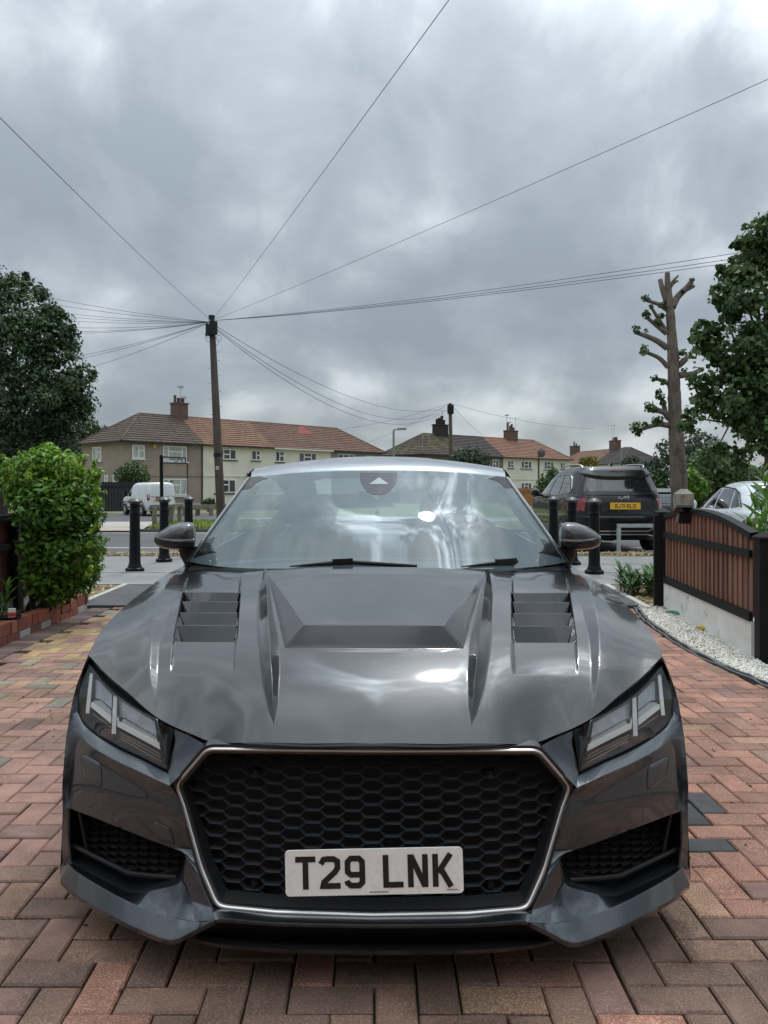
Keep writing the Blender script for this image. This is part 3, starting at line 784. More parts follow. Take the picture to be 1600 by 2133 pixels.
def body_half(mb, s):
    n = 40
    def P(rows): mb.grid([[Vector(p) for p in r] for r in rows], flip=s < 0)
    S = lambda L, m=n, k=cr: [Vector((q.x*s, q.y, q.z)) for q in k([C(*p) for p in L], m)]
    # shoulder under the headlamp
    P(coons(S(CRE), S(HLB), S([CRE[0], HLB[0]], 8, lin), S([CRE[-1], HLB[-1]], 8, lin), n, 8))
    # sliver outside the lamp, up to the bonnet corner
    LO = [(620,1488,2.405),(618,1440,2.43),(609,1402,2.44),(597,1370,2.42)]
    SO = [(636,1488,2.40),(631,1464,2.415),(625,1437,2.43),(611,1398,2.44),(599,1368,2.42)]
    P(coons(S(LO, 20), S(SO, 20), S([LO[0], SO[0]], 4, lin), S([LO[-1], SO[-1]], 4, lin), 20, 4))
    P(coons(S([CRE[-1], HLB[-1]], 8, lin), S([(644,1536,2.385), SIL[0]], 8, lin), S([CRE[-1], (644,1536,2.385)], 6), S([HLB[-1], SIL[0]], 6, lin), 8, 6))
    # main face
    top = S(CRE); bot = S(INT_T[2:], n)
    bot2 = S([(378,1772,2.066)] + INT_T[2:], n)
    rows = coons(bot2, top, S([(378,1772,2.066), (391,1706,2.07), (408,1660,2.085), (424,1639,2.082)], 24), S([INT_T[-1], (640,1640,2.345), (632,1590,2.36), CRE[-1]], 24), n, 24)
    c = rows.copy()
    T = np.sin(np.linspace(0, np.pi, 24))[:, None]; Sx = np.sin(np.linspace(0, np.pi, n))[None]
    c[:, :, 1] -= .012*T*Sx**.5; P(c)
    P(coons(S([INT_T[-1], (640,1640,2.345), (632,1590,2.36), CRE[-1]], 24), S([SIL[-1], SIL[3], SIL[2], (644,1536,2.385)], 24),
            S([INT_T[-1], SIL[-1]], 6, lin), S([CRE[-1], (644,1536,2.385)], 6), 24, 6))
    # bright inner facet between lamp and grille
    P(coons(S([(424,1639,2.082), (384,1598,2.090), (349,1553,2.096)], 16), S([(427,1607,2.125), (418,1560,2.142), (414,1521,2.152)], 16),
            S([(424,1639,2.082), (427,1607,2.125)], 8, lin), S([(349,1553,2.096), (380,1536,2.124), (414,1521,2.152)], 8), 16, 8))
    # bevel running in to the grille frame
    OUT = [(349,1553,2.096),(384,1598,2.090),(424,1639,2.082)]
    INN = [(344,1557,2.10),(378,1597,2.106),(412,1636,2.112)]
    P(coons(S(OUT, 16), S(INN, 16), S([OUT[0], INN[0]], 3, lin), S([OUT[-1], INN[-1]], 3, lin), 16, 3))
    OUT = [(424,1639,2.082),(408,1660,2.085),(391,1706,2.07),(378,1772,2.066),(357,1841,2.02),(333,1894,1.99)]
    INN = [(412,1637,2.112),(404,1662,2.10),(380,1722,2.083),(359,1800,2.05),(342,1848,2.035),(326,1886,2.015)]
    P(coons(S(OUT, 40), S(INN, 40), S([OUT[0], INN[0]], 3, lin), S([OUT[-1], INN[-1]], 3, lin), 40, 3))
    # pillar between grille and side intake, then ramp down to the blade
    P(coons(S([(378,1772,2.066), (357,1841,2.02), (333,1894,1.99)], 20), S([(422,1767,2.092), (389,1786,2.05), (398,1838,2.048), (376,1880,2.02)], 20),
            S([(378,1772,2.066), (422,1767,2.092)], 6, lin), S([(333,1894,1.99), (376,1880,2.02)], 6, lin), 20, 6))
    P(coons(S([(333,1894,1.99), (329,1919,1.955)], 6, lin), S([(376,1880,2.02), (370,1922,1.985)], 6, lin), S([(333,1894,1.99), (376,1880,2.02)], 6, lin), S([(329,1919,1.955), (370,1922,1.985)], 6, lin), 6, 6))
    R0 = coons(S(B_UP[1:], n), S([(376,1880,2.02)] + INT_B, n), S([B_UP[1], (376,1880,2.02)], 10, lin), S([B_UP[-1], INT_B[-1]], 10, lin), n, 10)
    tt = np.sin(np.linspace(0, np.pi, 10))[:, None] * np.linspace(1, 0, n)[None]**.7
    R0[:, :, 1] += .004*tt; R0[:, :, 2] -= .001*tt; P(R0)
    # blade
    P(coons(S(B_LO, 44), S(B_UP, 44), S([B_LO[0], B_UP[0]], 5, lin), S([B_LO[-1], B_UP[-1]], 5, lin), 44, 5))
    under = [C(*p) for p in B_LO]; U = cr(under, 44)
    U0 = [Vector((q.x*s, q.y, q.z)) for q in U]
    U1 = [Vector((q.x*s, q.y + .004, q.z - .014)) for q in U]; U2 = [Vector((q.x*s*.97, q.y + .09, q.z - .010)) for q in U]
    P([U0, U1, U2])
    # rim outside the intake
    P(coons(S([(634,1802,2.305), (640,1745,2.31), (639,1686,2.318)], 12), S([(655,1800,2.33), (653,1745,2.33), SIL[-1]], 12), S([(634,1802,2.305), (655,1800,2.33)], 4, lin), S([(639,1686,2.318), SIL[-1]], 4, lin), 12, 4))
    P(coons(S([B_UP[-1], (634,1802,2.305)], 4, lin), S([(657,1812,2.325), (655,1800,2.33)], 4, lin), S([B_UP[-1], (657,1812,2.325)], 4, lin), S([(634,1802,2.305), (655,1800,2.33)], 4, lin), 4, 4))
    P(coons(S([B_UP[-1], B_LO[-1]], 5, lin), S([(657,1812,2.325), (657,1836,2.32)], 5, lin), S([B_UP[-1], (657,1812,2.325)], 4, lin), S([B_LO[-1], (657,1836,2.32)], 4, lin), 5, 4))
    # intake walls, going inwards
    loop = S([(422,1767,2.092), (541,1723,2.192), (600,1700,2.262), (639,1686,2.318)], 24) + S([(640,1745,2.31), (634,1802,2.305)], 8, lin)[1:] + S(INT_B[::-1], 30)[1:] + S([(389,1786,2.05), (422,1767,2.092)], 6)[0:]
    cen = sum(loop, Vector()) / len(loop)
    inn = [(q - cen)*.93 + cen + Vector((0, .075, 0)) for q in loop]
    lip = [(q - cen)*.985 + cen + Vector((0, .004, 0)) for q in loop]
    mb.grid([loop, lip, inn], close=True)
    return inn
mb = MB(); inn_l = body_half(mb, -1); inn_r = body_half(mb, 1)
# shelf under the grille
def sym(L, n): 
    h = cr([C(*p) for p in L], n); return [Vector((-q.x, q.y, q.z)) for q in h[:0:-1]] + h
SH = [[(0,1907,1.985),(200,1903,1.987),(312,1893,1.995),(333,1894,1.99)], [(0,1911,1.965),(200,1907,1.968),(312,1900,1.975),(332,1902,1.975)],
      [(0,1927,1.925),(200,1924,1.93),(312,1917,1.95),(329,1919,1.955)]]
rws = [sym(L, 24) for L in SH]
rws.append([p + Vector((0, .004, -.010)) for p in rws[-1]]); rws.append([p + Vector((0, .06, -.012)) for p in rws[-1]])
mb.grid(rws)
front = mb.build('front_bumper', body_paint, car, smooth=True)
bmt = bmesh.new(); bmt.from_mesh(front.data); bmesh.ops.remove_doubles(bmt, verts=bmt.verts, dist=.0012); bmesh.ops.recalc_face_normals(bmt, faces=bmt.faces); bmt.to_mesh(front.data); bmt.free()
front.data.set_sharp_from_angle(angle=R(20))
# recess lining and lower black lip
mb = MB()
lp = [[(0,1931,1.945),(200,1928,1.95),(316,1922,1.965),(392,1944,1.99)], [(0,1962,2.03),(200,1960,2.03),(330,1950,2.04),(400,1946,2.06)],
      [(0,1969,1.965),(200,1966,1.97),(320,1959,1.995),(372,1952,2.05)], [(0,1981,1.945),(200,1978,1.952),(320,1969,1.98),(376,1957,2.045)], [(0,1990,1.96),(200,1986,1.965),(320,1976,1.99),(378,1962,2.05)]]
rws = [sym(L, 26) for L in lp]; rws.append([Vector((p.x*.98, p.y + .3, p.z + .005)) for p in rws[-1]])
mb.grid(rws)
lo = mb.build('lower_lip', mat('lip_black', (.016, .016, .017), .3, var=.2, vs=30, coat=.6), car, smooth=True, sharp=50)
# side intakes: honeycomb, bar, strut
mesh_black = mat('mesh_black', (.05, .053, .058), .22, var=0, coat=.8)
def hexcells(mb, poly, cw, ch, Yfun, rib=.0022, depth=.018, skew=0.0):
    """honeycomb of flat hexagons seen from the front, clipped to a plan polygon in (x, z)"""
    def inside(x, z):
        c = False; n = len(poly)
        for i in range(n):
            x1, z1 = poly[i]; x2, z2 = poly[(i+1) % n]
            if (z1 > z) != (z2 > z) and x < (x2-x1)*(z-z1)/(z2-z1) + x1: c = not c
        return c
    xs = [p[0] for p in poly]; zs = [p[1] for p in poly]
    nx = int((max(xs)-min(xs))/cw) + 3; nz = int((max(zs)-min(zs))/ch) + 3
    xm, zm = (min(xs)+max(xs))/2, (min(zs)+max(zs))/2
    for i in range(-nx//2 - 1, nx//2 + 2):
        for j in range(-nz//2 - 1, nz//2 + 2):
            x = xm + i*cw; z = zm + (j + (.5 if i % 2 else 0))*ch + skew*abs(x)
            if not inside(x, z): continue
            def ring(k, dy):
                a, b, h = cw*.345*k, cw*.64*k, ch*.5*k
                pts = [(-a, h), (a, h), (b, 0), (a, -h), (-a, -h), (-b, 0)]
                return [Vector((x+p, Yfun(x+p, z+q) + dy, z+q)) for p, q in pts]
            mb.grid([ring(.993, .004), ring(.975, .0), ring(.945, .004), ring(.93, depth)], close=True)
    return mb
for s, inn in ((-1, inn_l), (1, inn_r)):
    cen = sum(inn, Vector()) / len(inn)
    def yf(x, z): return 2.09 + max(0, (abs(x) - .50))*.62 + .055
    mb = MB(); poly = [(p.x, p.z) for p in inn]
    hexcells(mb, poly, .036, .020, lambda x, z: yf(x, z) - .006, depth=.02)
    mb.build('intake_mesh', mesh_black, car)
    bk = MB(); bk.poly([Vector((cen.x + (p.x - cen.x)*1.25, yf(p.x, p.z) + .03, cen.z + (p.z - cen.z)*1.25)) for p in inn]); bk.build('intake_backing', black_matt, car)
    mb = MB(); a = [C(628,1765,2.33,s), C(512,1821,2.19,s), C(470,1826,2.15,s), C(408,1830,2.09,s)]
    mb.tube(a, .007, 8); mb.tube([C(616,1690,2.32,s), C(597,1785,2.31,s)], .006, 8)
    mb.build('intake_bar', black_plastic, car, smooth=True)
# covers let into the bumper
def cover(name, pts, s, Yf):
    P2_ = [Vector((u, v)) for u, v in pts]; rnd = []
    for i, p in enumerate(P2_):
        a, b = P2_[i-1], P2_[(i+1) % len(P2_)]
        for k in range(5): t = k/4; rnd.append(p + (a - p)*.22*(1-t)**2 + (b - p)*.22*t*t)
        rnd.append(p.lerp(b, .5))
    cen = sum(P2_, Vector((0, 0)))/len(P2_)
    def ring_(k, dy): return [C(q.x, q.y, Yf(q.x, q.y) + dy, s) for q in [(p - cen)*k + cen for p in rnd]]
    mb = MB(); mb.grid([ring_(.985, .002), ring_(.975, -.0012), ring_(.955, -.0022), ring_(.6, -.0024), ring_(.15, -.0024)], close=True); mb.poly(ring_(.15, -.0024))
    o = mb.build(name, body_paint, car, smooth=True, sharp=60)
    MB().grid([ring_(1.012, -.0006), ring_(.975, -.0006)], close=True).build('shut_line', black_matt, o)
from mathutils.bvhtree import BVHTree
bv_ = BVHTree.FromPolygons([tuple(v.co + Vector((0, CY0, 0))) for v in front.data.vertices], [tuple(p.vertices) for p in front.data.polygons])
def face_y(u, v):
    hit = bv_.ray_cast(Vector((0, 0, CAMH)), Vector((-u/F, 1, -(v - HZ)/F)).normalized())
    return hit[0].y if hit[0] else face_y0(u, v)
def face_y0(u, v):                                    # depth of the main bumper face (rough bilinear of the patch)
    t = np.interp(v, [1560, 1780], [0, 1])
    ya = np.interp(u, [424, 493, 545, 590, 616, 650], [2.095, 2.155, 2.225, 2.295, 2.345, 2.36]); yb = np.interp(u, [378, 422, 541, 600, 639], [2.045, 2.056, 2.153, 2.226, 2.30])
    return float(ya*(1-t) + yb*t) - .012
for s in (-1, 1):
    cover('washer_cover', [(613,1570), (570,1592), (567,1640), (578,1642), (610,1616)], s, face_y)
cover('towing_cover', [(460,1711), (424,1726), (412,1764), (450,1752)], -1, face_y)

# --- grille
frame_pts = [(0,1562,2.045),(344,1560,2.07),(409,1636,2.10),(394,1676,2.09),(357,1806,2.04),(325,1880,2.005),(311,1889,2.0),(200,1899,1.985),(0,1904,1.98)]
def rounded(pts, r=.02, k=5):
    P = [C(*p) for p in pts]; full = P + [Vector((-p.x, p.y, p.z)) for p in P[-2:0:-1]]
    out = []
    n = len(full)
    for i in range(n):
        p, a, b = full[i], full[i-1], full[(i+1) % n]
        da, db = (a-p), (b-p)
        if da.normalized().dot(db.normalized()) < -.985: out.append(p); continue
        ra, rb = min(r, da.length*.45), min(r, db.length*.45)
        A, B = p + da.normalized()*ra, p + db.normalized()*rb
        for t in range(k + 1):
            t /= k; out.append(A*(1-t)**2 + p*2*t*(1-t) + B*t*t)
    return out
ring = rounded(frame_pts)
cen = sum(ring, Vector())/len(ring)
def ringoff(k, dy): 
    out = []
    n = len(ring)
    for i, p in enumerate(ring):
        t = (ring[(i+1) % n] - ring[i-1]); nrm = Vector((t.z, 0, -t.x)).normalized()
        if nrm.dot(Vector((p.x - cen.x, 0, p.z - cen.z))) < 0: nrm = -nrm
        out.append(p + nrm*k + Vector((0, dy, 0)))
    return out
grille = MB().grid([ringoff(.016, .03), ringoff(.012, -.004), ringoff(-.012, -.002), ringoff(-.026, .03)], close=True).build('grille', black_gloss, car, smooth=True, sharp=45)
MB().grid([ringoff(.006, .004), ringoff(.005, -.008), ringoff(.002, -.0125), ringoff(-.003, -.012), ringoff(-.006, -.006), ringoff(-.0065, .006)], close=True).build('grille_frame', satin_silver, grille, smooth=True, sharp=60)
inner = ringoff(-.013, 0)
def gy(x, z): return 2.045 + (z - .4)*.17 + x*x*.22
mb = MB(); hexcells(mb, [(p.x, p.z) for p in inner], .0516, .0306, lambda x, z: gy(x, z) + .004, depth=.018)
mb.build('grille_mesh', mesh_black, grille)
bk = MB(); bk.poly([Vector((p.x, gy(p.x, p.z) + .03, p.z)) for p in ringoff(-.005, 0)]); bk.build('grille_backing', black_matt, grille)
for u, v in ((248,1625),(-248,1625),(245,1838),(-245,1838)):
    p = C(u, v, 2.06); mb = MB(); mb.lathe([(0, -.0), (.007, 0), (.008, .01), (.010, .011), (.012, .03)], (p.x, gy(p.x, p.z) + .004, p.z), 16, axis='y'); mb.build('parking_sensor', black_plastic, grille, smooth=True, sharp=40)

# --- number plate lettering
GLY = {'T': [[(0,72),(50,72)], [(25,64.5),(25,0)]], '2': [[(2,60),(9,71),(17,72),(33,72),(43,66),(43,50),(36,40),(9,16),(7,7.2),(50,7.2)]],
       '9': [[(36,33),(15,33),(7,40),(7,64),(15,72),(35,72),(43,64),(43,15),(35,7),(15,7),(7,13),(5,19)]], 'L': [[(7,79),(7,7),(50,7)]],
       'N': [[(7,0),(7,79)], [(43,0),(43,79)], [(8,77),(42,2)]], 'K': [[(7,0),(7,79)], [(45,79),(14,34)], [(20,44),(45,0)]],
       'B': [[(7,0),(7,72),(35,72),(43,66),(43,46),(36,40),(14.5,40)], [(36,39),(44,32),(44,14),(36,7),(14.5,7)]], 'J': [[(43,79),(43,15),(35,7),(14,7),(7,14),(7,24)]],
       '7': [[(0,72),(44,72),(20,0)]], '1': [[(7,0),(7,79)]], 'R': [[(7,0),(7,72),(35,72),(43,65),(43,46),(35,38),(14.5,38)], [(28,31),(45,0)]],
       'O': [[(25,72),(14,72),(7,64),(7,15),(14,7),(36,7),(43,15),(43,64),(36,72),(25,72)]], 'Y': [[(4,79),(25,36)], [(46,79),(25,36)], [(25,36),(25,0)]],
       '6': [[(41,66),(35,72),(15,72),(7,64),(7,15),(15,7),(35,7),(43,15),(43,38),(35,45),(14,45)]], 'X': [[(5,79),(45,0)], [(45,79),(5,0)]]}
def stroke(mb, pts, w, M, z):
    P = [Vector((a, b)) for a, b in pts]; Lf, Rt = [], []
    for i, p in enumerate(P):
        d0 = (p - P[i-1]).normalized() if i else (P[1] - p).normalized()
        d1 = (P[i+1] - p).normalized() if i < len(P)-1 else d0
        t = (d0 + d1).normalized(); nrm = Vector((-t.y, t.x)); k = 1/max(.5, nrm.dot(Vector((-d0.y, d0.x))))
        Lf.append(p + nrm*w/2*k); Rt.append(p - nrm*w/2*k)
    for i in range(len(P)-1):
        q = [Lf[i], Rt[i], Rt[i+1], Lf[i+1]]
        mb.poly([M @ Vector((a.x, -z, a.y)) for a in q])
def plate_text(txt, x0, z0, sc, M, gap=.011, space=.033, w=14):
    mb = MB(); x = x0
    for ch in txt:
        if ch == ' ': x += space; continue
        for k, st in enumerate(GLY[ch]):
            stroke(mb, [(x + a*sc, z0 + b*sc) for a, b in st], w*sc, M, .0012 + .0002*k)
        x += (14 if ch == '1' else 50)*sc + gap
    return mb, x - gap
def letters(txt, sc, M, parent, z0, gap=.011, space=.033, w=14):
    _, xe = plate_text(txt, 0, 0, sc, M, gap, space, w); x = -xe/2
    for ch in txt:
        if ch == ' ': x += space; continue
        mb, x1 = plate_text(ch, x, z0, sc, M, gap, space, w); mb.build('letter', bpy.data.materials['plate_black'], parent); x = x1 + gap
def rrect(w, h, r, k=5):
    out = []
    for cx, cz, a0 in ((w/2-r, h/2-r, 0), (-w/2+r, h/2-r, 90), (-w/2+r, -h/2+r, 180), (w/2-r, -h/2+r, 270)):
        for i in range(k+1): a = R(a0 + 90*i/k); out.append((cx + r*math.cos(a), cz + r*math.sin(a)))
    return out
plate_mat = mat('plate_white', (.93, .92, .89), .45, var=.06, vs=8, c2=(.88, .86, .82), s2=60)
pc = W(781.5, 1816, 1.952); pc.x += .004
Mp = Matrix.Translation(pc) @ Matrix.Rotation(R(1.55), 4, 'Y').inverted() @ Matrix.Rotation(R(-3), 4, 'X')
pw, ph = .4385, .1105
mb = MB(); out = rrect(pw, ph, .010)
mb.prism([Mp @ Vector((a, .004, b)) for a, b in out], Mp.to_3x3() @ Vector((0, -.004, 0)))
plate = mb.build('number_plate', plate_mat, car)
mat('plate_black', (.012, .012, .012), .5, var=0)
letters('T29 LNK', .001, Mp, plate, -.0385)
mb = MB()                                            # the tiny print along the lower edge, too small to read
for i in range(11): mb.poly([Mp @ Vector((-.012 + i*.0042 + a, -.0011, -.0495 + b)) for a, b in ((0, 0), (.003, 0), (.003, .0028), (0, .0028))])
for i in range(8): mb.poly([Mp @ Vector((.178 + i*.0036 + a, -.0011, -.0475 + b)) for a, b in ((0, 0), (.0026, 0), (.0026, .0026), (0, .0026))])
stuff(mb.build('small_print', mat('print_grey', (.08, .08, .08), .6, var=0), plate))

# --- headlamps
HT = [(451,1500,2.176),(492,1479,2.228),(533,1452,2.292),(567,1421,2.362),(592,1390,2.425),(604,1380,2.44)]
HB = [(427,1606,2.127),(476,1582,2.182),(526,1559,2.247),(576,1531,2.322),(604,1510,2.372),(620,1487,2.407)]
HI = [(427,1606,2.127),(438,1560,2.142),(445,1529,2.155),(451,1500,2.176)]
HO = [(620,1487,2.407),(618,1440,2.43),(609,1400,2.44),(604,1380,2.44)]
lens_mat = glassmat('lamp_glass', (.95, .97, .98), 1.75)
lamp_dark = mat('lamp_housing', (.055, .057, .06), .3, var=0, coat=.3)
refl = mat('lamp_reflector', (.90, .90, .88), .35, metal=.3, var=0)
refl2 = mat('lamp_reflector_dull', (.50, .52, .52), .4, metal=.4, var=0)
guide = mat('light_guide', (.80, .84, .86), .25, metal=.2, var=.1, vs=90, coat=.5)
def lampY(u, v):                                     # depth of the lens at a sight line
    yt = np.interp(u, [p[0] for p in HT], [p[2] for p in HT]); yb = np.interp(u, [p[0] for p in HB], [p[2] for p in HB])
    vt = np.interp(u, [p[0] for p in HT], [p[1] for p in HT]); vb = np.interp(u, [p[0] for p in HB], [p[1] for p in HB])
    t = np.clip((v - vt)/max(1, vb - vt), 0, 1); return float(yt*(1-t) + yb*t)
for s in (-1, 1):
    S = lambda L, m: [Vector((q.x*s, q.y, q.z)) for q in cr([C(*p) for p in L], m)]
    rows = coons(S(HB, 30), S(HT, 30), S(HI, 16), S(HO, 16), 30, 16)
    T = np.sin(np.linspace(0, np.pi, 16))[:, None]; Sx = np.sin(np.linspace(.2, np.pi - .2, 30))[None]
    lens = rows.copy(); lens[:, :, 1] -= .012*T*Sx
    back = rows.copy(); back[:, :, 1] += .055; back[:, :, 2] -= .0
    mb = MB(); mb.grid([[Vector(p) for p in r] for r in back], flip=s < 0)
    edge_l = lambda A_: [Vector(p) for p in list(A_[0]) + list(A_[1:, -1]) + list(A_[-1, -2::-1]) + list(A_[-2:0:-1, 0])]
    mb.grid([edge_l(rows), edge_l(back)], close=True)
    lampo = mb.build('headlamp', lamp_dark, car, smooth=True, sharp=40)
    MB().grid([[Vector(p) for p in r] for r in lens], flip=s > 0).build('lens', lens_mat, lampo, smooth=True)
    # black rim round the lens
    e0, e1 = edge_l(lens), None; cen = sum(e0, Vector())/len(e0)
    MB().grid([[p + Vector((0, .003, 0)) for p in e0], [(p - cen)*1.0 + cen + Vector((0, -.003, 0)) for p in e0], [(p - cen)*.982 + cen + Vector((0, -.002, 0)) for p in e0]], close=True).build('lens_rim', black_gloss, lampo, smooth=True)
    def PX(pts, dy): return [C(779 - px if True else 0, py, lampY(779 - px, py) + dy, s) for px, py in pts]
    def plate3(pts, dy, name, m, th=.006):
        mb = MB(); P = PX(pts, dy); mb.prism(P, (0, th, 0)); return mb.build(name, m, lampo)
    plate3([(193,1462),(206,1462),(230,1483),(230,1499),(188,1466)], .022, 'reflector', refl2)
    plate3([(186,1466),(189,1465),(230,1497),(229.5,1509),(186,1474)], .016, 'reflector', refl)
    plate3([(249,1508),(256,1500),(327,1540),(331,1553),(245,1512)], .022, 'reflector', refl2)
    plate3([(242,1496),(244.5,1496),(247,1506),(332,1550),(335,1563.5),(243.5,1515.5)], .016, 'reflector', refl)
    plate3([(184,1404),(190.5,1406),(184,1478),(183,1488),(175.5,1488),(177,1470)], .012, 'light_guide', guide)
    plate3([(234.5,1450),(242,1454),(241,1500),(240,1531),(231,1531),(232,1500)], .012, 'light_guide', guide)
    for k, (a, b) in enumerate((((190,1488),(230,1516)), ((248,1527),(333,1571)), ((250,1534),(335,1579)), ((252,1541),(337,1588)))):
        plate3([a, b, (b[0], b[1]+2.2), (a[0], a[1]+2.2)], .03, 'lamp_rib', mat('lamp_rib', (.22, .21, .20), .4, var=0) if 'lamp_rib' not in bpy.data.materials else bpy.data.materials['lamp_rib'])
    # upper chambers of the lamp, painted grey-blue for sky reflected in the lens
    plate3([(196,1418),(203,1420),(231,1449),(231,1478),(206,1458),(196,1456)], .035, 'lamp_chamber_sheen', bpy.data.materials.get('lamp_chamber_sheen') or mat('lamp_chamber_sheen', (.50, .53, .57), .4, metal=.2, var=.2, vs=25))
    plate3([(246,1460),(322,1505),(327,1537),(258,1497),(248,1494)], .035, 'lamp_chamber_sheen', bpy.data.materials['lamp_chamber_sheen'])
    # gloss black filler between lamp, bonnet and inner facet
    mb = MB()
    mb.grid([S([(414,1521,2.154),(420,1547,2.14),(427,1600,2.135),(428,1608,2.128)], 14), S([(432,1512,2.19),(440,1540,2.20),(440,1575,2.165),(428,1607,2.13)], 14), S([(451,1500,2.178),(445,1529,2.157),(438,1560,2.144),(427,1606,2.129)], 14)])
    mb.grid([[p + Vector((0, .012, -.014)) for p in S(HF[4:], 30)], [p + Vector((0, .03, -.004)) for p in S(HT, 30)]])
    mb.build('lamp_surround', black_gloss, car, smooth=True)
mb = MB(); mb.grid([[p + Vector((0, .016, -.012)) for p in sym(HF[:6], 24)], [p + Vector((0, .05, 0)) for p in sym([(0,1560,2.05),(150,1560,2.055),(280,1559,2.065),(349,1555,2.10),(380,1537,2.13),(414,1524,2.155)], 24)]])
mb.build('bonnet_gap', black_matt, car)

# --- wings, doors, roof, glass
sides = []
XR = [(2.42, .905), (2.8, .918), (3.3, .915), (4.2, .905), (5.0, .915), (5.6, .905), (6.0, .80), (6.15, .62)]
def arch(y, z):
    for yc in (2.93, 5.43):
        d = abs(y - yc)
        if d < .365: z = max(z, .325 + math.sqrt(.365**2 - d*d))
    return z
for s in (-1, 1):
    ys_ = list(np.linspace(2.30, 6.15, 150)); rows = []
    edge3 = [C(*p) for p in [(651,1690,2.325)]] 
    Ey = [C(*p).y for p in ED] + [4.4, 5.3, 5.9, 6.15]; Ez = [C(*p).z for p in ED] + [.955, .985, .965, .90]; Ex = [C(*p).x for p in ED] + [.845, .845, .76, .60]
    for y in ys_:
        if y < 2.42:                                 # behind the outline of the bumper side
            sv = sorted([(C(*p).z, C(*p)) for p in [(599,1368,2.42)] + SIL + [(653,1745,2.33), (657,1812,2.325), (657,1836,2.32)]])
        zt = float(np.interp(y, Ey, Ez)); xe = float(np.interp(y, Ey, Ex)); xm = float(np.interp(y, [a for a, _ in XR], [b for _, b in XR]))
        zb = arch(y, float(np.interp(y, [2.3, 2.6, 5.6, 6.15], [.125, .16, .18, .30])))
        r = []
        for k in range(15):
            t = k/14; z = zb + (zt - zb)*t
            w = 1 - .97*(max(0, (t - .80)/.20))**2.2; x = xe + (xm - xe)*min(1, w + .0)
            x -= .03*max(0, (.30 - z)/.30)
            r.append(Vector((s*x, y, z)))
        rows.append(r)
    rows = [r for r in rows if r[0].y >= 2.415]
    # run the wing forward to the outline of the bumper
    outl = cr([C(*p) for p in [(657,1838,2.32),(653,1745,2.33),(651,1690,2.325),(652,1636,2.335),(649,1596,2.355),(644,1539,2.385),(636,1488,2.40),(625,1437,2.43),(597,1368,2.425)]], 15)
    rows = [[Vector((s*p.x, p.y, p.z)) for p in outl]] + rows
    MB().grid(rows, flip=s > 0).build('body_side', body_paint, car, smooth=True, sharp=45)
    # wheel
    for yc in (2.93, 5.43):
        t = MB().lathe([(.20, -.11), (.30, -.115), (.322, -.10), (.325, 0), (.322, .10), (.30, .115), (.20, .11)], (s*.80, yc, .325), 36, axis='x')
        wheel = t.build('wheel', rubber, car, smooth=True, sharp=35)
        rm = MB().lathe([(.205, s*.112), (.20, s*.06), (.06, s*.085), (.0, s*.09)], (s*.80, yc, .325), 36, axis='x')
        for k in range(10):
            a = k*math.pi/5; rm.bar((s*.90, yc + .05*math.cos(a), .325 + .05*math.sin(a)), (s*.905, yc + .20*math.cos(a), .325 + .20*math.sin(a)), .026, .02)
        rm.build('rim', satin_silver, wheel, smooth=True, sharp=35)
# arch liners and floor so nothing shows through
mb = MB(); mb.box((0, 4.2, .22), (1.55, 3.7, .04)); mb.box((0, 3.06, .55), (1.3, .04, .62)); mb.box((0, 2.6, .5), (1.1, .5, .2)); mb.build('underbody', black_matt, car)

WB = [(0,1184,3.09),(150,1184.5,3.10),(270,1184,3.17),(340,1179,3.28),(391,1171,3.43)]
WT = [(0,979,3.79),(100,980,3.795),(190,985,3.81),(265,994,3.86)]
WS = [(391,1171,3.43),(321,1072,3.625),(265,994,3.86)]
def wind(n, m, shrink=0, dy=0):
    h = coons(cr(CS(WB), n), cr(CS(WT), n), cr([C(*WB[0]), C(0,1066,3.42), C(*WT[0])], m), cr(CS(WS), m), n, m)
    bow = np.sin(np.linspace(0, np.pi, m))[:, None] * np.ones(n)[None]
    full = np.concatenate([h[:, :0:-1]*np.array([-1, 1, 1]), h], 1)
    return full
wf = wind(30, 24)
glass = glassmat('windscreen_glass', (.60, .72, .72), 1.55, rough=.025, amount=.82, base=(.36, .51, .55))  # pale teal veil put into the pane for cabin light and haze
ws_o = MB().grid([[Vector(p) for p in r] for r in wf]).build('windscreen', glass, car, smooth=True)
# black band printed round the screen (its own thin layer just inside the glass)
ny, nx = wf.shape[:2]
frit = mat('screen_border', (.012, .013, .015), .05, var=.1, vs=20)
frit.node_tree.nodes['Principled BSDF'].inputs['IOR'].default_value = 1.45
def wpt(a, b):                                       # a across -1..1, b up 0..1
    fx = (a + 1)/2*(nx - 1); fy = b*(ny - 1); i, j = int(min(nx-2, fx)), int(min(ny-2, fy)); fx -= i; fy -= j
    p = wf[j, i]*(1-fx)*(1-fy) + wf[j, i+1]*fx*(1-fy) + wf[j+1, i]*(1-fx)*fy + wf[j+1, i+1]*fx*fy
    return Vector(p)
outer, innr = [], []
N_ = 160
def rr_param(t, ix, iyb, iyt, r):                    # rounded rectangle in screen coordinates
    pts = rrect(2 - 2*ix, 1 - iyb - iyt, r, 12)
    return [(a*1.0, b + .5 + (iyb - iyt)/2) for a, b in pts]
inn = rr_param(0, .075, .115, .055, .09)
per = []
for a, b in inn:
    k = max(abs(a), abs(b - .5)*2); per.append((max(-1, min(1, a/k)), .5 + (b - .5)/k))
inside = Vector((0, -.0012, .0012))
MB().grid([[wpt(a, b) + inside for a, b in per], [wpt(a, b) + inside for a, b in inn]], close=True).build('screen_border', frit, ws_o)
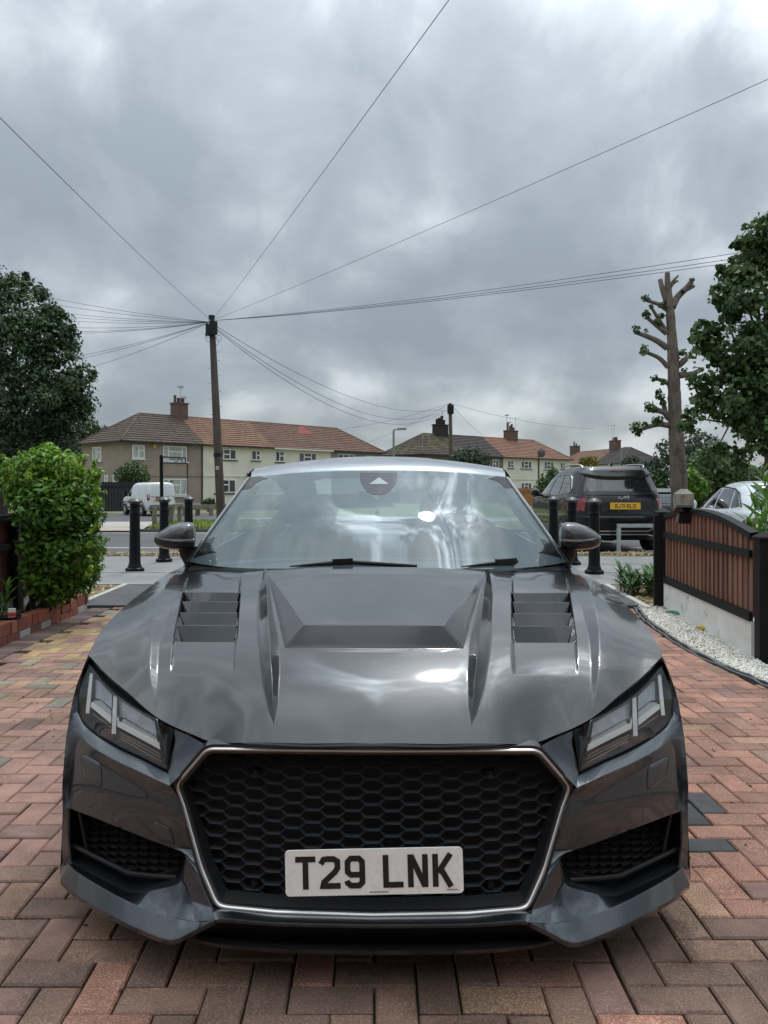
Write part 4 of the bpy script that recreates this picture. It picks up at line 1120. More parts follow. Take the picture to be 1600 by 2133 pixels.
# black cowl and wipers
MB().grid([[p + Vector((0, -.05, -.030)) for p in sym(WB, 20)], [p + Vector((0, .02, -.012)) for p in sym(WB, 20)]]).build('cowl', black_plastic, car)
# sensor housing behind the mirror, with its pale triangular window
bw_ = BVHTree.FromPolygons([tuple(v.co + Vector((0, CY0, 0))) for v in ws_o.data.vertices], [tuple(p.vertices) for p in ws_o.data.polygons])
def wpx(px, py, o):                                  # point printed on the screen
    d = Vector(((px - 781)/F, 1, -(py - HZ)/F)).normalized(); h = bw_.ray_cast(Vector((0, 0, CAMH)), d)[0]
    return (h if h is not None else C(px - 781, py, 3.6)) - d*o
mb = MB(); arc = [(821, 984 - 1), (783, 981)] [:0]
for k in range(19):
    a0 = R(180*k/18); arc.append((783 + 39*math.cos(a0), 990 + 41*math.sin(a0)))
for k in range(18):
    p0, p1 = arc[k], arc[k+1]; mb.poly([wpx(p0[0], 984.5, .002), wpx(*p0, .002), wpx(*p1, .002), wpx(p1[0], 984.5, .002)])
sens = mb.build('sensor_housing', mat('sensor_black', (.035, .034, .038), .1, var=0), ws_o)
mb = MB(); mb.poly([wpx(*p, .0035) for p in ((764,1008),(784,994),(804,1008))]); mb.build('sensor_window', mat('sensor_glass', (.17, .24, .26), .3, var=0), ws_o)

for (a, b, c, d) in (((600,1180),(690,1173),(729,1171),(866,1179)), ((958,1180),(1030,1173),(1066,1170),(1140,1178))):
    mb = MB(); A_, B_, C_, D_ = (wpx(*q, .012) for q in (a, b, c, d))
    mb.tube([A_, A_.lerp(B_, .5), B_, C_], [.002, .006, .009, .010], 8); mb.bar(B_ + Vector((0, -.004, .006)), C_ + Vector((.006, -.004, .006)), .022, .020)
    mb.tube([C_, C_.lerp(D_, .5), D_], [.009, .008, .007], 8)
    mb.build('wiper', black_plastic, car, smooth=True, sharp=40)

# roof and rear
def roof_sec(y):
    zc = float(np.interp(y, [3.79, 3.95, 4.15, 4.35, 4.7, 5.0], [1.344, 1.384, 1.415, 1.429, 1.412, 1.365]))
    hw = float(np.interp(y, [3.86, 4.15, 4.4, 4.7, 5.0], [.633, .655, .66, .645, .61])); dr = float(np.interp(y, [3.79, 4.35, 5.0], [.036, .070, .075]))
    return zc, hw, dr
rows = []
wt = sym(WT, 30)
rows.append([p + Vector((0, .002, -.004)) for p in wt]); rows.append([p + Vector((0, .006, .002)) for p in wt])
for y in np.linspace(3.95, 5.0, 22):
    zc, hw, dr = roof_sec(y); r = []
    for k in range(len(wt)):
        a = -1 + 2*k/(len(wt)-1); ya = y + .055*abs(a)**2*max(0, 1 - (y - 3.9)/.6)
        r.append(Vector((a*hw, ya, zc - dr*abs(a)**2.3)))
    rows.append(r)
body_paint_sky_lit = paint('body_paint_sky_lit', (.26, .285, .31), .7, .34)  # lightened body paint; sky brightness of roof and pillars put into its base
MB().grid(rows).build('roof', body_paint_sky_lit, car, smooth=True)
rg = []
for k in range(12):
    t = k/11; y = 5.0 + .85*t; z = 1.365 - .36*t - .05*t*(1-t)*-1.2; hw = .61 - .04*t
    rg.append([Vector((a*hw, y, z - .07*(1 - .55*t)*abs(a)**2.3)) for a in np.linspace(-1, 1, 21)])
MB().grid([[p for p in r[3:-3]] for r in rg[1:-1]]).build('rear_window', glassmat('rear_glass', (.75, .84, .84), 1.5), car, smooth=True)
mb = MB()
for r0, r1 in zip(rg, rg[1:]): mb.grid([r0[:4], r1[:4]]); mb.grid([r0[-4:], r1[-4:]])
mb.grid(rg[:2]); mb.grid(rg[-2:]); 
tl = [[Vector((a*.57, 5.85, 1.005 - .03*abs(a)**2)) for a in np.linspace(-1, 1, 21)], [Vector((a*.60, 6.13, .93 - .03*abs(a)**2)) for a in np.linspace(-1, 1, 21)],
      [Vector((a*.66, 6.16, .60)) for a in np.linspace(-1, 1, 21)], [Vector((a*.66, 6.1, .28)) for a in np.linspace(-1, 1, 21)]]
mb.grid(tl); mb.build('tailgate', body_paint, car, smooth=True, sharp=40)
for s in (-1, 1):
    S2 = lambda L: [Vector((s*x, y, z)) for x, y, z in L]
    A0 = [Vector((s*p.x, p.y, p.z)) for p in cr(CS(WS), 20)]
    # screen rubber, pillar in the sky-brightened paint, window line
    P1 = [p + Vector((s*.010, .004, .001)) for p in A0]; P2 = [p + Vector((s*(.014 + .004), .012, .003)) for p in A0]; P3 = [p + Vector((s*.030, .05, -.004)) for p in A0]; P4 = [p + Vector((s*(.036 - .012*i/19), .085, -.03)) for i, p in enumerate(A0)]
    MB().grid([[p + Vector((0, -.001, -.003)) for p in A0], [p + Vector((0, -.003, .003)) for p in A0], P1]).build('screen_seal', black_gloss, car, smooth=True)
    MB().grid([P1, P2, P3, P4], flip=s > 0).build('pillar', body_paint_sky_lit, car, smooth=True, sharp=50)
    P5 = [p + Vector((-s*.03, .10, -.045)) for p in A0]
    MB().grid([P4, P5]).build('pillar_trim', black_plastic, car, smooth=True)
    # side glass from pillar back to the quarter
    top = S2([(A0[-1].x*s + .035, 3.96, 1.30), (.668, 4.35, 1.355), (.655, 4.75, 1.325), (.62, 5.15, 1.22), (.62, 5.4, 1.10)]); bot = S2([(.845, 3.55, .935), (.85, 4.1, .955), (.85, 4.6, .97), (.835, 5.1, .99), (.80, 5.4, 1.0)])
    MB().grid([cr(bot, 24), cr(top, 24)]).build('side_window', glassmat('side_glass', (.55, .62, .62), 1.5) if s < 0 else bpy.data.materials['side_glass'], car, smooth=True)
    tr = cr(top, 24); rl = [Vector((s*roof_sec(p.y)[1], p.y, roof_sec(p.y)[0] - roof_sec(p.y)[2])) if p.y < 5.0 else Vector((s*.60, p.y, p.z + .03)) for p in tr]
    MB().grid([tr, [p + Vector((s*.006, 0, .01)) for p in tr], rl]).build('roof_rail', body_paint, car, smooth=True)
    q = [Vector((s*.60, 5.0, 1.29)), Vector((s*.58, 5.85, .99)), Vector((s*.76, 5.9, .965)), Vector((s*.80, 5.4, 1.0)), Vector((s*.62, 5.4, 1.10))]
    MB().poly(q) ; mbq = MB(); mbq.poly(q); mbq.build('rear_quarter', body_paint, car)
    # shoulder from wing edge to window line
    sh0 = cr(S2([(.862, 3.50, .912), (.855, 4.2, .948), (.85, 5.0, .975), (.80, 5.6, .975), (.62, 6.13, .905)]), 24); sh1 = cr(S2([(.80, 3.46, .925), (.845, 4.2, .965), (.835, 5.0, .99), (.72, 5.7, .99), (.57, 6.1, .93)]), 24)
    MB().grid([sh0, sh1]).build('shoulder', body_paint, car, smooth=True)
    # mirror: shell, lower half, foot, glass
    def mrow(y, pts): return [C(780 - px, py, y, -s*-1 if False else s) for px, py in pts]
    oc = [(400,1098),(397,1090),(385,1087.5),(368,1088.5),(345,1096),(326,1107),(315,1117),(314.5,1128),(320,1137),(333,1142),(352,1144.5),(370,1145),(388,1140),(399,1137),(402,1120)]
    cen2 = (372, 1117)
    def ringm(k, y, dz=0): return [C(780 - (cen2[0] + (px - cen2[0])*k), cen2[1] + (py - cen2[1])*k, y, s) for px, py in oc]
    Ms = MB().grid([ringm(.04, 3.40), ringm(.5, 3.406), ringm(.74, 3.416), ringm(.88, 3.434), ringm(.96, 3.46), ringm(1.0, 3.51), ringm(.985, 3.60), ringm(.96, 3.61)], close=True)
    mir = Ms.build('door_mirror', mat('mirror_carbon', (.05, .052, .056), .3, metal=.3, var=.3, vs=200, coat=1) if s < 0 else bpy.data.materials['mirror_carbon'], car, smooth=True, sharp=60)
    gq = ringm(.94, 3.605); mg = MB(); mg.poly(gq); mg.build('mirror_glass', chrome, mir)
    lowp = [(315,1119),(345,1121),(399,1122),(401,1128),(399,1137),(388,1140.5),(370,1145.5),(352,1145),(333,1142.5),(320,1137.5),(314,1128)]
    def rl_(k, y): return [C(780 - (360 + (px - 360)*k), 1131 + (py - 1131)*k, y, s) for px, py in lowp]
    MB().grid([rl_(.1, 3.392), rl_(.6, 3.394), rl_(.86, 3.404), rl_(.97, 3.43), rl_(1.01, 3.50), rl_(1.0, 3.57)], close=True).build('mirror_lower_shell', black_gloss, mir, smooth=True, sharp=60)
    MB().tube([C(780 - 385, 1140, 3.50, s), C(780 - 386, 1155, 3.50, s), C(780 - 398, 1172, 3.50, s)], [.045, .036, .042], 10).build('mirror_foot', black_plastic, mir, smooth=True)

# --- cabin
cab = mat('cabin_dark', (.030, .031, .034), .6, var=.2, vs=20); seat_m = mat('seat_leather', (.035, .035, .038), .45, var=.2, vs=12, bump=.1)
mb = MB(); rows = []
for y, z in ((3.14, .925), (3.3, .945), (3.5, .95), (3.62, .93), (3.66, .80), (3.66, .55)):
    rows.append([Vector((a*.72, y + .10*abs(a)**2*(y < 3.6), z - .03*abs(a)**3)) for a in np.linspace(-1, 1, 15)])
mb.grid(rows).build('dashboard', cab, car, smooth=True)
sw = W(628, 1120, 3.95)
mb = MB(); M3 = Matrix.Rotation(R(-65), 3, 'X')
mb.tube([sw + M3 @ Vector((.18*math.cos(2*math.pi*k/28), .18*math.sin(2*math.pi*k/28), 0)) for k in range(29)], .014, 8)
for a in (0, 180, 270): mb.bar(sw, sw + M3 @ Vector((.17*math.cos(R(a)), .17*math.sin(R(a)), 0)), .035, .02)
mb.lathe([(0, -.03), (.06, -.03), (.06, .01)], tuple(sw), 14, axis='y'); mb.build('steering_wheel', mat('wheel_leather', (.05, .05, .055), .4, var=0), car, smooth=True, sharp=40)
for x in (-.36, .36):
    rows = []
    for z, y, hw, th in ((.45, 4.25, .23, .10), (.62, 4.33, .26, .11), (.85, 4.42, .26, .10), (.98, 4.47, .22, .08), (1.04, 4.49, .15, .07), (1.07, 4.50, .115, .07), (1.14, 4.50, .13, .075), (1.20, 4.51, .12, .06), (1.22, 4.52, .07, .04)):
        rows.append([Vector((x + hw*abs(math.cos(a))**.6*math.copysign(1, math.cos(a)), y + th*math.sin(a), z)) for a in [2*math.pi*k/16 for k in range(16)]])
    mb = MB().grid(rows, close=True); mb.box((x, 4.05, .42), (.48, .5, .16)); mb.build('seat', seat_m, car, smooth=True, sharp=50)
mb = MB(); mb.box((0, 5.0, .80), (1.2, .12, .34)); mb.box((0, 5.45, .93), (1.15, .8, .03)); mb.box((0, 4.4, .34), (1.5, 1.8, .04)); mb.build('parcel_shelf', cab, car)
mb = MB(); mb.grid([[Vector((a*roof_sec(y)[1]*.97, y, roof_sec(y)[0] - roof_sec(y)[2]*abs(a)**2.3 - .03)) for a in np.linspace(-1, 1, 11)] for y in np.linspace(3.98, 5.0, 8)]).build('headlining', mat('headlining', (.10, .10, .105), .8, var=0), car, smooth=True)
mb = MB(); mbx = W(783, 1035, 3.92); mb.box(mbx, (.20, .03, .055)); mb.build('rear_view_mirror', black_plastic, car)
mb = MB(); q = W(779, 1062, 3.93); mb.tube([q + Vector((0, 0, .05)), q], .002, 5); mb.lathe([(0, -.035), (.010, -.03), (.012, -.01), (.004, 0), (0, 0)], tuple(q), 8); mb.build('air_freshener', mat('air_freshener', (.35, .34, .28), .6, var=0), car, smooth=True)
for s in (-1, 1):                                    # door outline and handle on the flanks
    P = cr([Vector((s*x, y, z)) for x, y, z in ((.875, 3.52, .90), (.918, 3.50, .70), (.917, 3.50, .45), (.905, 3.55, .22))], 14); MB().tube(P, .004, 5).build('door_gap', black_matt, car)
    P = cr([Vector((s*x, y, z)) for x, y, z in ((.872, 4.92, .95), (.914, 4.86, .75), (.914, 4.74, .45), (.90, 4.68, .22))], 14); MB().tube(P, .004, 5).build('door_gap', black_matt, car)
    MB().tube([Vector((s*.912, 4.55, .80)), Vector((s*.930, 4.60, .803)), Vector((s*.932, 4.74, .806)), Vector((s*.914, 4.79, .808))], .011, 8).build('door_handle', body_paint, car, smooth=True)
# ================================================================== HOUSES
upvc = mat('white_upvc', (.74, .75, .75), .35, var=.05, vs=3)
pane_m = mat('window_pane', (.05, .055, .06), .08, var=.5, vs=1.3, spec=.6)
net_m = mat('window_nets', (.40, .43, .43), .35, var=.5, vs=2.2, stretch=(6, 6, .6), spec=.6)
gutter_m = mat('gutter_black', (.018, .018, .018), .5, var=0)
tiles = {}
def tile_mat(name, c, c2, s2=1.2, th=(.5, .65)):
    tiles[name] = mat('tiles_' + name, c, .85, var=.25, vs=2.4, c2=c2, s2=s2, th=th, bump=.4, bs=14); return tiles[name]
tile_mat('dark', (.105, .072, .058), (.05, .04, .036), 3.5); tile_mat('orange', (.215, .118, .078), (.16, .09, .065), .8)
tile_mat('brown', (.165, .092, .064), (.12, .07, .052), .9); tile_mat('moss', (.06, .046, .038), (.125, .105, .035), 1.2, (.48, .62))
tile_mat('slate', (.055, .046, .043), (.042, .036, .034), 1.0); tile_mat('red', (.235, .12, .08), (.19, .10, .07), .9)
dash = mat('pebbledash', (.32, .26, .225), .95, var=.12, vs=1.5, bump=.8, bs=22, c2=(.22, .185, .155), s2=16, th=(.5, .7))
cream = mat('cream_render', (.74, .695, .62), .9, var=.08, vs=.8, bump=.2, bs=10)
greyr = mat('grey_render', (.27, .27, .275), .9, var=.08, vs=.8)
buffr = mat('buff_render', (.72, .69, .62), .9, var=.1, vs=.8, bump=.2, bs=10)
brownr = mat('brown_render', (.19, .155, .135), .9, var=.12, vs=1)
whiter = mat('white_render', (.72, .72, .68), .9, var=.06, vs=1)
chim = mat('chimney_brick', (.135, .085, .072), .9, var=.35, vs=7, bump=.4, bs=12)
chim_dark = mat('chimney_soot', (.03, .026, .025), .9, var=.35, vs=6)
pot_m = mat('chimney_pot', (.12, .07, .06), .9, var=.3, vs=6)

class Terrace:
    def __init__(s, corner, d, b, length, depth, ze, zr, zb):
        s.c = Vector((corner[0], corner[1], 0)); s.d = Vector((d[0], d[1], 0)).normalized(); s.b = Vector((b[0], b[1], 0)).normalized()
        s.L, s.D, s.ze, s.zr, s.zb = length, depth, ze, zr, zb
    def p(s, a, q, z): v = s.c + s.d*a + s.b*q; return Vector((v.x, v.y, z))
    def along(s, px):                                # distance along the front at which a sight line meets it
        q = (px - CX)/F; return (q*s.c.y - s.c.x)/(s.d.x - s.d.y*q)
    def zat(s, px, v): a = s.along(px); return CAMH - (v - HZ)*s.p(a, 0, 0).y/F
    def house(s, name, a0, a1, wall, tile, label, hip0=False, hip1=False, fascia=gutter_m):
        base = s.p((a0+a1)/2, s.D/2, s.zb)
        h = thing(name, label, 'house', tuple(base))
        mb = MB(); n = s.p
        mb.prism([n(a0+.003, 0, s.zb), n(a1-.003, 0, s.zb), n(a1-.003, s.D, s.zb), n(a0+.003, s.D, s.zb)], (0, 0, s.ze - s.zb))
        mb.build('wall', wall, h)
        # roof of stepped courses
        mb = MB(); oh = .28; N = 13; hd = s.D/2
        for side in (0, 1):
            for k in range(N):
                f0, f1 = k/N, (k+1)/N
                def pt(f, lift, end):
                    q = -oh + (hd + oh)*f if side == 0 else s.D + oh - (hd + oh)*f
                    A = a0 if end == 0 else a1
                    if end == 0 and hip0: A = a0 - oh + (hd + oh)*f
                    if end == 1 and hip1: A = a1 + oh - (hd + oh)*f
                    return n(A, q, s.ze - .05 + (s.zr - s.ze + .05)*f + lift)
                mb.grid([[pt(f0, .0, 0), pt(f0, .0, 1)], [pt(f0, .085, 0), pt(f0, .085, 1)], [pt(f1, .012, 0), pt(f1, .012, 1)]])
        for end, hp in ((0, hip0), (1, hip1)):
            if not hp: continue
            for k in range(N):
                f0, f1 = k/N, (k+1)/N
                def pe(f, lift, e):
                    A = a0 - oh + (hd + oh)*f if end == 0 else a1 + oh - (hd + oh)*f
                    q = -oh + (hd + oh)*f if e == 0 else s.D + oh - (hd + oh)*f
                    return n(A, q, s.ze - .05 + (s.zr - s.ze + .05)*f + lift)
                mb.grid([[pe(f0, 0, 0), pe(f0, 0, 1)], [pe(f0, .085, 0), pe(f0, .085, 1)], [pe(f1, .012, 0), pe(f1, .012, 1)]])
        mb.poly([n(a0 - (oh if hip0 else 0), -oh, s.ze - .05), n(a1 + (oh if hip1 else 0), -oh, s.ze - .05), n(a1 + (oh if hip1 else 0), s.D + oh, s.ze - .05), n(a0 - (oh if hip0 else 0), s.D + oh, s.ze - .05)])
        roof = mb.build('roof', tile, h)
        rd = MB(); r0 = a0 + (hd if hip0 else 0); r1 = a1 - (hd if hip1 else 0)
        k = max(2, int((r1 - r0)/.45))
        for i in range(k):
            A, B = r0 + (r1-r0)*i/k, r0 + (r1-r0)*(i+1)/k; rd.tube([n(A + .015, hd, s.zr), n(B - .015, hd, s.zr + .01)], .10, 6)
        for end, hp in ((0, hip0), (1, hip1)):
            if hp:
                for e in (0, 1):
                    A = n(a0 - oh if end == 0 else a1 + oh, -oh if e == 0 else s.D + oh, s.ze); B = n(r0 if end == 0 else r1, hd, s.zr)
                    rd.tube([A, B], .09, 6)
        rd.build('ridge_tiles', tile, roof)
        gt = MB(); gt.bar(n(a0 - (oh if hip0 else 0), -oh - .05, s.ze - .09), n(a1 + (oh if hip1 else 0), -oh - .05, s.ze - .09), .12, .11)
        if hip0: gt.bar(n(a0 - oh - .05, -oh, s.ze - .09), n(a0 - oh - .05, s.D + oh, s.ze - .09), .12, .11)
        gt.build('gutter', fascia, h)
        st = MB(); st.bar(n(a0, -.03, s.zb + 2.62), n(a1, -.03, s.zb + 2.62), .06, .09); st.build('string_course', wall, h)
        return h
    def window(s, h, px0, px1, v0, v1, layout, pm=None, sill=True):
        """layout: list of (share of width, transom share or 0)"""
        a0, a1 = s.along(px0), s.along(px1); z1, z0 = s.zat(px0, v0), s.zat(px0, v1)
        s._win(h, lambda a, z, o: s.p(a0 + (a1-a0)*a, -o, z0 + (z1-z0)*z), a1 - a0, z1 - z0, layout, pm or pane_m, sill)
    def _win(s, h, P, w, ht, layout, pm, sill):
        fr = MB()
        def bar(a0, a1, b0, b1, o=.05):
            fr.prism([P(a0, b0, .003), P(a1, b0, .003), P(a1, b1, .003), P(a0, b1, .003)], P(0, 0, o) - P(0, 0, .003))
        tw, th = .10/w, .10/ht
        bar(0, 1, 0, th); bar(0, 1, 1-th, 1); bar(0, tw, th, 1-th); bar(1-tw, 1, th, 1-th)
        x = 0; panes = []
        for i, (share, tr) in enumerate(layout):
            x1 = x + share
            if i: bar(x - tw*.5, x + tw*.5, th, 1-th)
            if tr: bar(x + tw*.5, x1 - tw*.5, 1 - tr - th*.5, 1 - tr + th*.5); panes += [(x, x1, 0, 1-tr), (x, x1, 1-tr, 1)]
            else: panes.append((x, x1, 0, 1))
            x = x1
        f = fr.build('window', upvc, h)
        for a0, a1, b0, b1 in panes:
            MB().poly([P(a0, b0, .012), P(a1, b0, .012), P(a1, b1, .012), P(a0, b1, .012)])
            m = MB(); m.poly([P(a0 + tw*.4, b0 + th*.4, .018), P(a1 - tw*.4, b0 + th*.4, .018), P(a1 - tw*.4, b1 - th*.4, .018), P(a0 + tw*.4, b1 - th*.4, .018)]); m.build('pane', pm, f)
        if sill:
            m = MB(); m.prism([P(-.06, -.02, .003), P(1.06, -.02, .003), P(1.06, -.09, .003), P(-.06, -.09, .003)], P(0, 0, .10) - P(0, 0, .003)); m.build('sill', upvc if pm is net_m else gutter_m, f)
    def chimney(s, h, a, w, d, z, m, pots, q=None):
        q = s.D/2 if q is None else q
        mb = MB(); mb.prism([s.p(a-w/2, q-d/2, s.zr - .9), s.p(a+w/2, q-d/2, s.zr - .9), s.p(a+w/2, q+d/2, s.zr - .9), s.p(a-w/2, q+d/2, s.zr - .9)], (0, 0, z - s.zr + .9))
        mb.prism([s.p(a-w/2-.06, q-d/2-.06, z - .003), s.p(a+w/2+.06, q-d/2-.06, z - .003), s.p(a+w/2+.06, q+d/2+.06, z - .003), s.p(a-w/2-.06, q+d/2+.06, z - .003)], (0, 0, .12))
        c = mb.build('chimney', m, h)
        for off, hh, r in pots:
            p = s.p(a + off, q, z + .11); MB().lathe([(r*1.05, 0), (r*.9, hh*.6), (r*1.1, hh*.85), (r, hh), (r*.6, hh)], tuple(p), 10).build('chimney_pot', pot_m if m is chim else chim_dark, c, smooth=True, sharp=50)
        return c
    def aerial(s, h, a, q, z0, z1, kind=0):
        mb = MB(); p = s.p(a, q, z0); t = s.p(a, q, z1); mb.tube([p, t], .025, 6)
        if kind == 0:
            mb.bar(t + Vector((-.9, 0, -.1)), t + Vector((.7, .2, -.1)), .035)
            for i in range(6): e = t + Vector((-.8 + i*.28, .02*i, -.1)); mb.bar(e + Vector((0, -.25, .0)), e + Vector((0, .25, .22)), .025)
        else:
            mb.box(t, (.45, .3, .16)); mb.box(t + Vector((.25, 0, -.9)), (.42, .2, .14)); mb.bar(t + Vector((.0, 0, -.95)), t + Vector((.3, 0, -.95)), .03)
        return mb.build('aerial', steel, h)
def S(L): return L
T1 = Terrace((-19.0, 59.8), (.683, .731), (-.731, .683), 29.0, 6.6, 4.80, 7.25, -.42)
h = T1.house('terraced_house', 0, 7.2, dash, tiles['dark'], 'brown pebbledash end house behind the white van with dark tiled hipped roof', hip0=True)
T1.window(h, 275, 301, 926, 955, [(.5, 0), (.5, .4)], net_m); T1.window(h, 339, 390, 928, 960, [(.22, 0), (.56, .38), (.22, 0)], net_m)
T1.window(h, 339, 391, 997, 1032, [(.25, 0), (.45, .4), (.30, 0)], net_m)
def endw(h, T, q0, q1, z0, z1, lay): T._win(h, lambda a, z, o: T.p(-o, q1 + (q0-q1)*a, z0 + (z1-z0)*z), abs(q1-q0), z1 - z0, lay, net_m, True)
endw(h, T1, 3.2, 4.6, 3.35, 4.45, [(.5, 0), (.5, .4)]); endw(h, T1, .9, 1.4, 1.6, 2.2, [(1, 0)]); endw(h, T1, 2.2, 2.7, 1.6, 2.2, [(1, 0)])
a = T1.along(321); mb = MB(); p0 = T1.p(a, -.02, T1.zat(321, 929)); Md = Matrix((T1.d, -T1.b, Vector((0, 0, 1)))).transposed()
mb.prism([p0 + Md @ Vector((.17*math.cos(R(60*k+30)), 0, .20*math.sin(R(60*k+30)))) for k in range(6)], -T1.b*.09); mb.build('alarm_box', mat('alarm_orange', (.62, .32, .06), .5, var=.1), h)
mb = MB(); mb.bar(T1.p(7.1, -.06, T1.zb), T1.p(7.1, -.06, T1.ze - .1), .09); mb.bar(T1.p(5.7, -.05, T1.zb), T1.p(5.7, -.05, T1.ze - .1), .06); mb.build('drainpipe', gutter_m, h)
T1.chimney(h, 7.1, 1.15, .9, 8.3, chim, [(-.42, .62, .12), (-.05, .42, .17), (.32, .40, .17)]); T1.aerial(h, 7.05, 3.0, 7.6, 9.75, 1)
h = T1.house('terraced_house', 7.2, 14.5, cream, tiles['orange'], 'cream rendered house right of the tall utility pole with orange brown roof')
T1.window(h, 450, 492, 934, 957, [(.36, 0), (.32, .5), (.32, 0)]); T1.window(h, 523, 542, 937, 959, [(.55, 0), (.45, .5)])
T1.window(h, 448, 491, 998, 1027, [(.30, 0), (.36, .4), (.34, 0)]); T1.window(h, 514, 535, 992, 1040, [(1, .3)])
mb = MB(); mb.prism([T1.p(11.7, -.9, 2.35), T1.p(13.4, -.9, 2.35), T1.p(13.4, 0, 2.35), T1.p(11.7, 0, 2.35)], (0, 0, .12)); mb.build('door_canopy', mat('canopy_brown', (.10, .07, .06), .8, var=.2), h)
h = T1.house('terraced_house', 14.5, 21.75, cream, tiles['brown'], 'cream rendered house behind the coupe roof with a red patch in its brown tiles', fascia=upvc)
T1.window(h, 573, 592, 939, 962, [(.48, 0), (.52, .45)]); T1.window(h, 622, 659, 942, 963, [(.3, 0), (.4, .45), (.3, 0)]); T1.window(h, 622, 659, 1003, 1030, [(.5, 0), (.5, .4)])
mb = MB()
for k in range(4):
    f0 = .62 + k*.08; mb.poly([T1.p(19.2 + .3*k, -.28 + 3.58*f0, 4.75 + 2.5*f0 + .075), T1.p(21.4 - .1*k, -.28 + 3.58*f0, 4.75 + 2.5*f0 + .075), T1.p(21.3 - .1*k, -.28 + 3.58*(f0+.075), 4.75 + 2.5*(f0+.075) + .07), T1.p(19.5 + .3*k, -.28 + 3.58*(f0+.075), 4.75 + 2.5*(f0+.075) + .07)])
mb.build('new_tiles', mat('tiles_new_red', (.25, .06, .045), .85, var=.2, vs=3), h)
h = T1.house('terraced_house', 21.75, 29.0, greyr, tiles['brown'], 'grey rendered far end house of the left terrace with hipped brown roof', hip1=True)
T1.window(h, 703, 738, 945, 965, [(.33, 0), (.34, .45), (.33, 0)]); T1.window(h, 763, 778, 949, 967, [(.5, .5), (.5, 0)])

T2 = Terrace((5.07, 83.7), (.754, .656), (-.656, .754), 26.4, 6.6, 4.80, 7.25, -.42)
h = T2.house('terraced_house', 0, 6.6, brownr, tiles['moss'], 'end house right of the far pole with mossy dark hipped roof and sooty chimney', hip0=True)
T2.chimney(h, 6.1, 1.7, .9, 8.3, chim_dark, [(-.55, .6, .16), (-.15, .75, .16), (.25, 1.0, .16), (.6, .55, .15)]); T2.aerial(h, 6.3, 3.2, 7.2, 10.1, 0)
h = T2.house('terraced_house', 6.6, 13.2, brownr, tiles['slate'], 'brown rendered house with dark roof left of the cream pair')
T2.window(h, 1026, 1039, 957, 975, [(.5, .5), (.5, 0)])
h = T2.house('terraced_house', 13.2, 19.8, buffr, tiles['red'], 'cream house with red tiled roof between the dark roof and the drainpipe')
T2.window(h, 1057, 1070, 959, 975, [(.5, 0), (.5, .5)]); T2.window(h, 1085, 1107, 960, 976, [(.3, 0), (.4, .5), (.3, 0)]); T2.window(h, 1085, 1107, 1005, 1024, [(.3, 0), (.4, .4), (.3, 0)])
T2.chimney(h, 18.6, 1.7, .9, 8.2, chim, [(-.6, .9, .14), (-.1, .6, .15), (.2, .8, .13), (.5, .4, .16)]); T2.aerial(h, 19.2, 3.0, 7.9, 10.0, 0); T2.aerial(h, 18.2, 3.6, 7.9, 10.2, 1)
h = T2.house('terraced_house', 19.8, 26.4, buffr, tiles['red'], 'cream house at the right end of its row above the black car', hip1=True)
T2.window(h, 1133, 1153, 961, 978, [(.3, 0), (.4, .45), (.3, 0)]); T2.window(h, 1167, 1177, 963, 977, [(.5, 0), (.5, .5)])
mb = MB(); mb.bar(T2.p(19.8, -.08, T2.zb), T2.p(19.8, -.08, 5.2), .12); mb.build('drainpipe', gutter_m, h)
a = T2.p(19.9, -.4, T2.zat(1123, 944)); mb = MB(); mb.lathe([(0, -.06), (.3, -.02), (.48, .06), (.5, .06), (.31, -.04), (0, -.08)], tuple(a), 14, axis='y'); mb.bar(a, a + Vector((0, .5, -.3)), .05); mb.build('satellite_dish', mat('dish_grey', (.08, .08, .085), .6, var=.1), h, smooth=True, sharp=40)

T3 = Terrace((36.6, 117.0), (-.22, .97), (.97, .22), 24.0, 7.0, 4.85, 7.35, -.42)
h = T3.house('terraced_house', 0, 8.5, whiter, tiles['slate'], 'white walled end house left of the pollarded tree with dark hipped roof', hip0=True)
T3.chimney(h, 8.2, 1.9, 1.0, 8.6, chim, [(-.5, .5, .16), (0, .5, .16), (.45, .45, .16)]); T3.aerial(h, 7.6, 3.0, 8.0, 11.2, 0); T3.aerial(h, 9.0, 3.4, 8.0, 11.2, 0)
h = T3.house('terraced_house', 8.5, 24.0, buffr, tiles['orange'], 'orange roofed house receding behind the white walled end house', hip1=True)
T3.chimney(h, 21.8, 1.9, 1.0, 8.4, chim, [(-.5, .4, .16), (.3, .8, .12)])

# the house the drive belongs to, behind the lens: what the bumper and the wires see
T4 = Terrace((7.0, -4.2), (-1, 0), (0, -1), 14.0, 7.0, 4.9, 7.4, -.02)
h = T4.house('terraced_house', 0, 14.0, bpy.data.materials.get('brown_brick') or mat('brown_brick', (.20, .12, .09), .9, var=.25, vs=5), tiles['brown'], 'brick house at the head of the drive that the overhead wires run to', hip0=True, hip1=True)
for a_, w_, z_, h_ in ((2.0, 2.0, .9, 1.3), (9.6, 2.0, .9, 1.3), (2.2, 1.6, 3.3, 1.1), (9.8, 1.6, 3.3, 1.1), (6.3, 1.0, 3.4, 1.0)):
    T4._win(h, lambda a, z, o, a_=a_, w_=w_, z_=z_, h_=h_: T4.p(a_ + w_*a, -o, z_ + h_*z), w_, h_, [(.3, 0), (.4, .4), (.3, 0)], net_m, True)
mb = MB(); mb.prism([T4.p(6.2, -.05, 0), T4.p(7.2, -.05, 0), T4.p(7.2, -.05, 2.1), T4.p(6.2, -.05, 2.1)], (0, -.04, 0)); mb.build('door', fence_black, h)

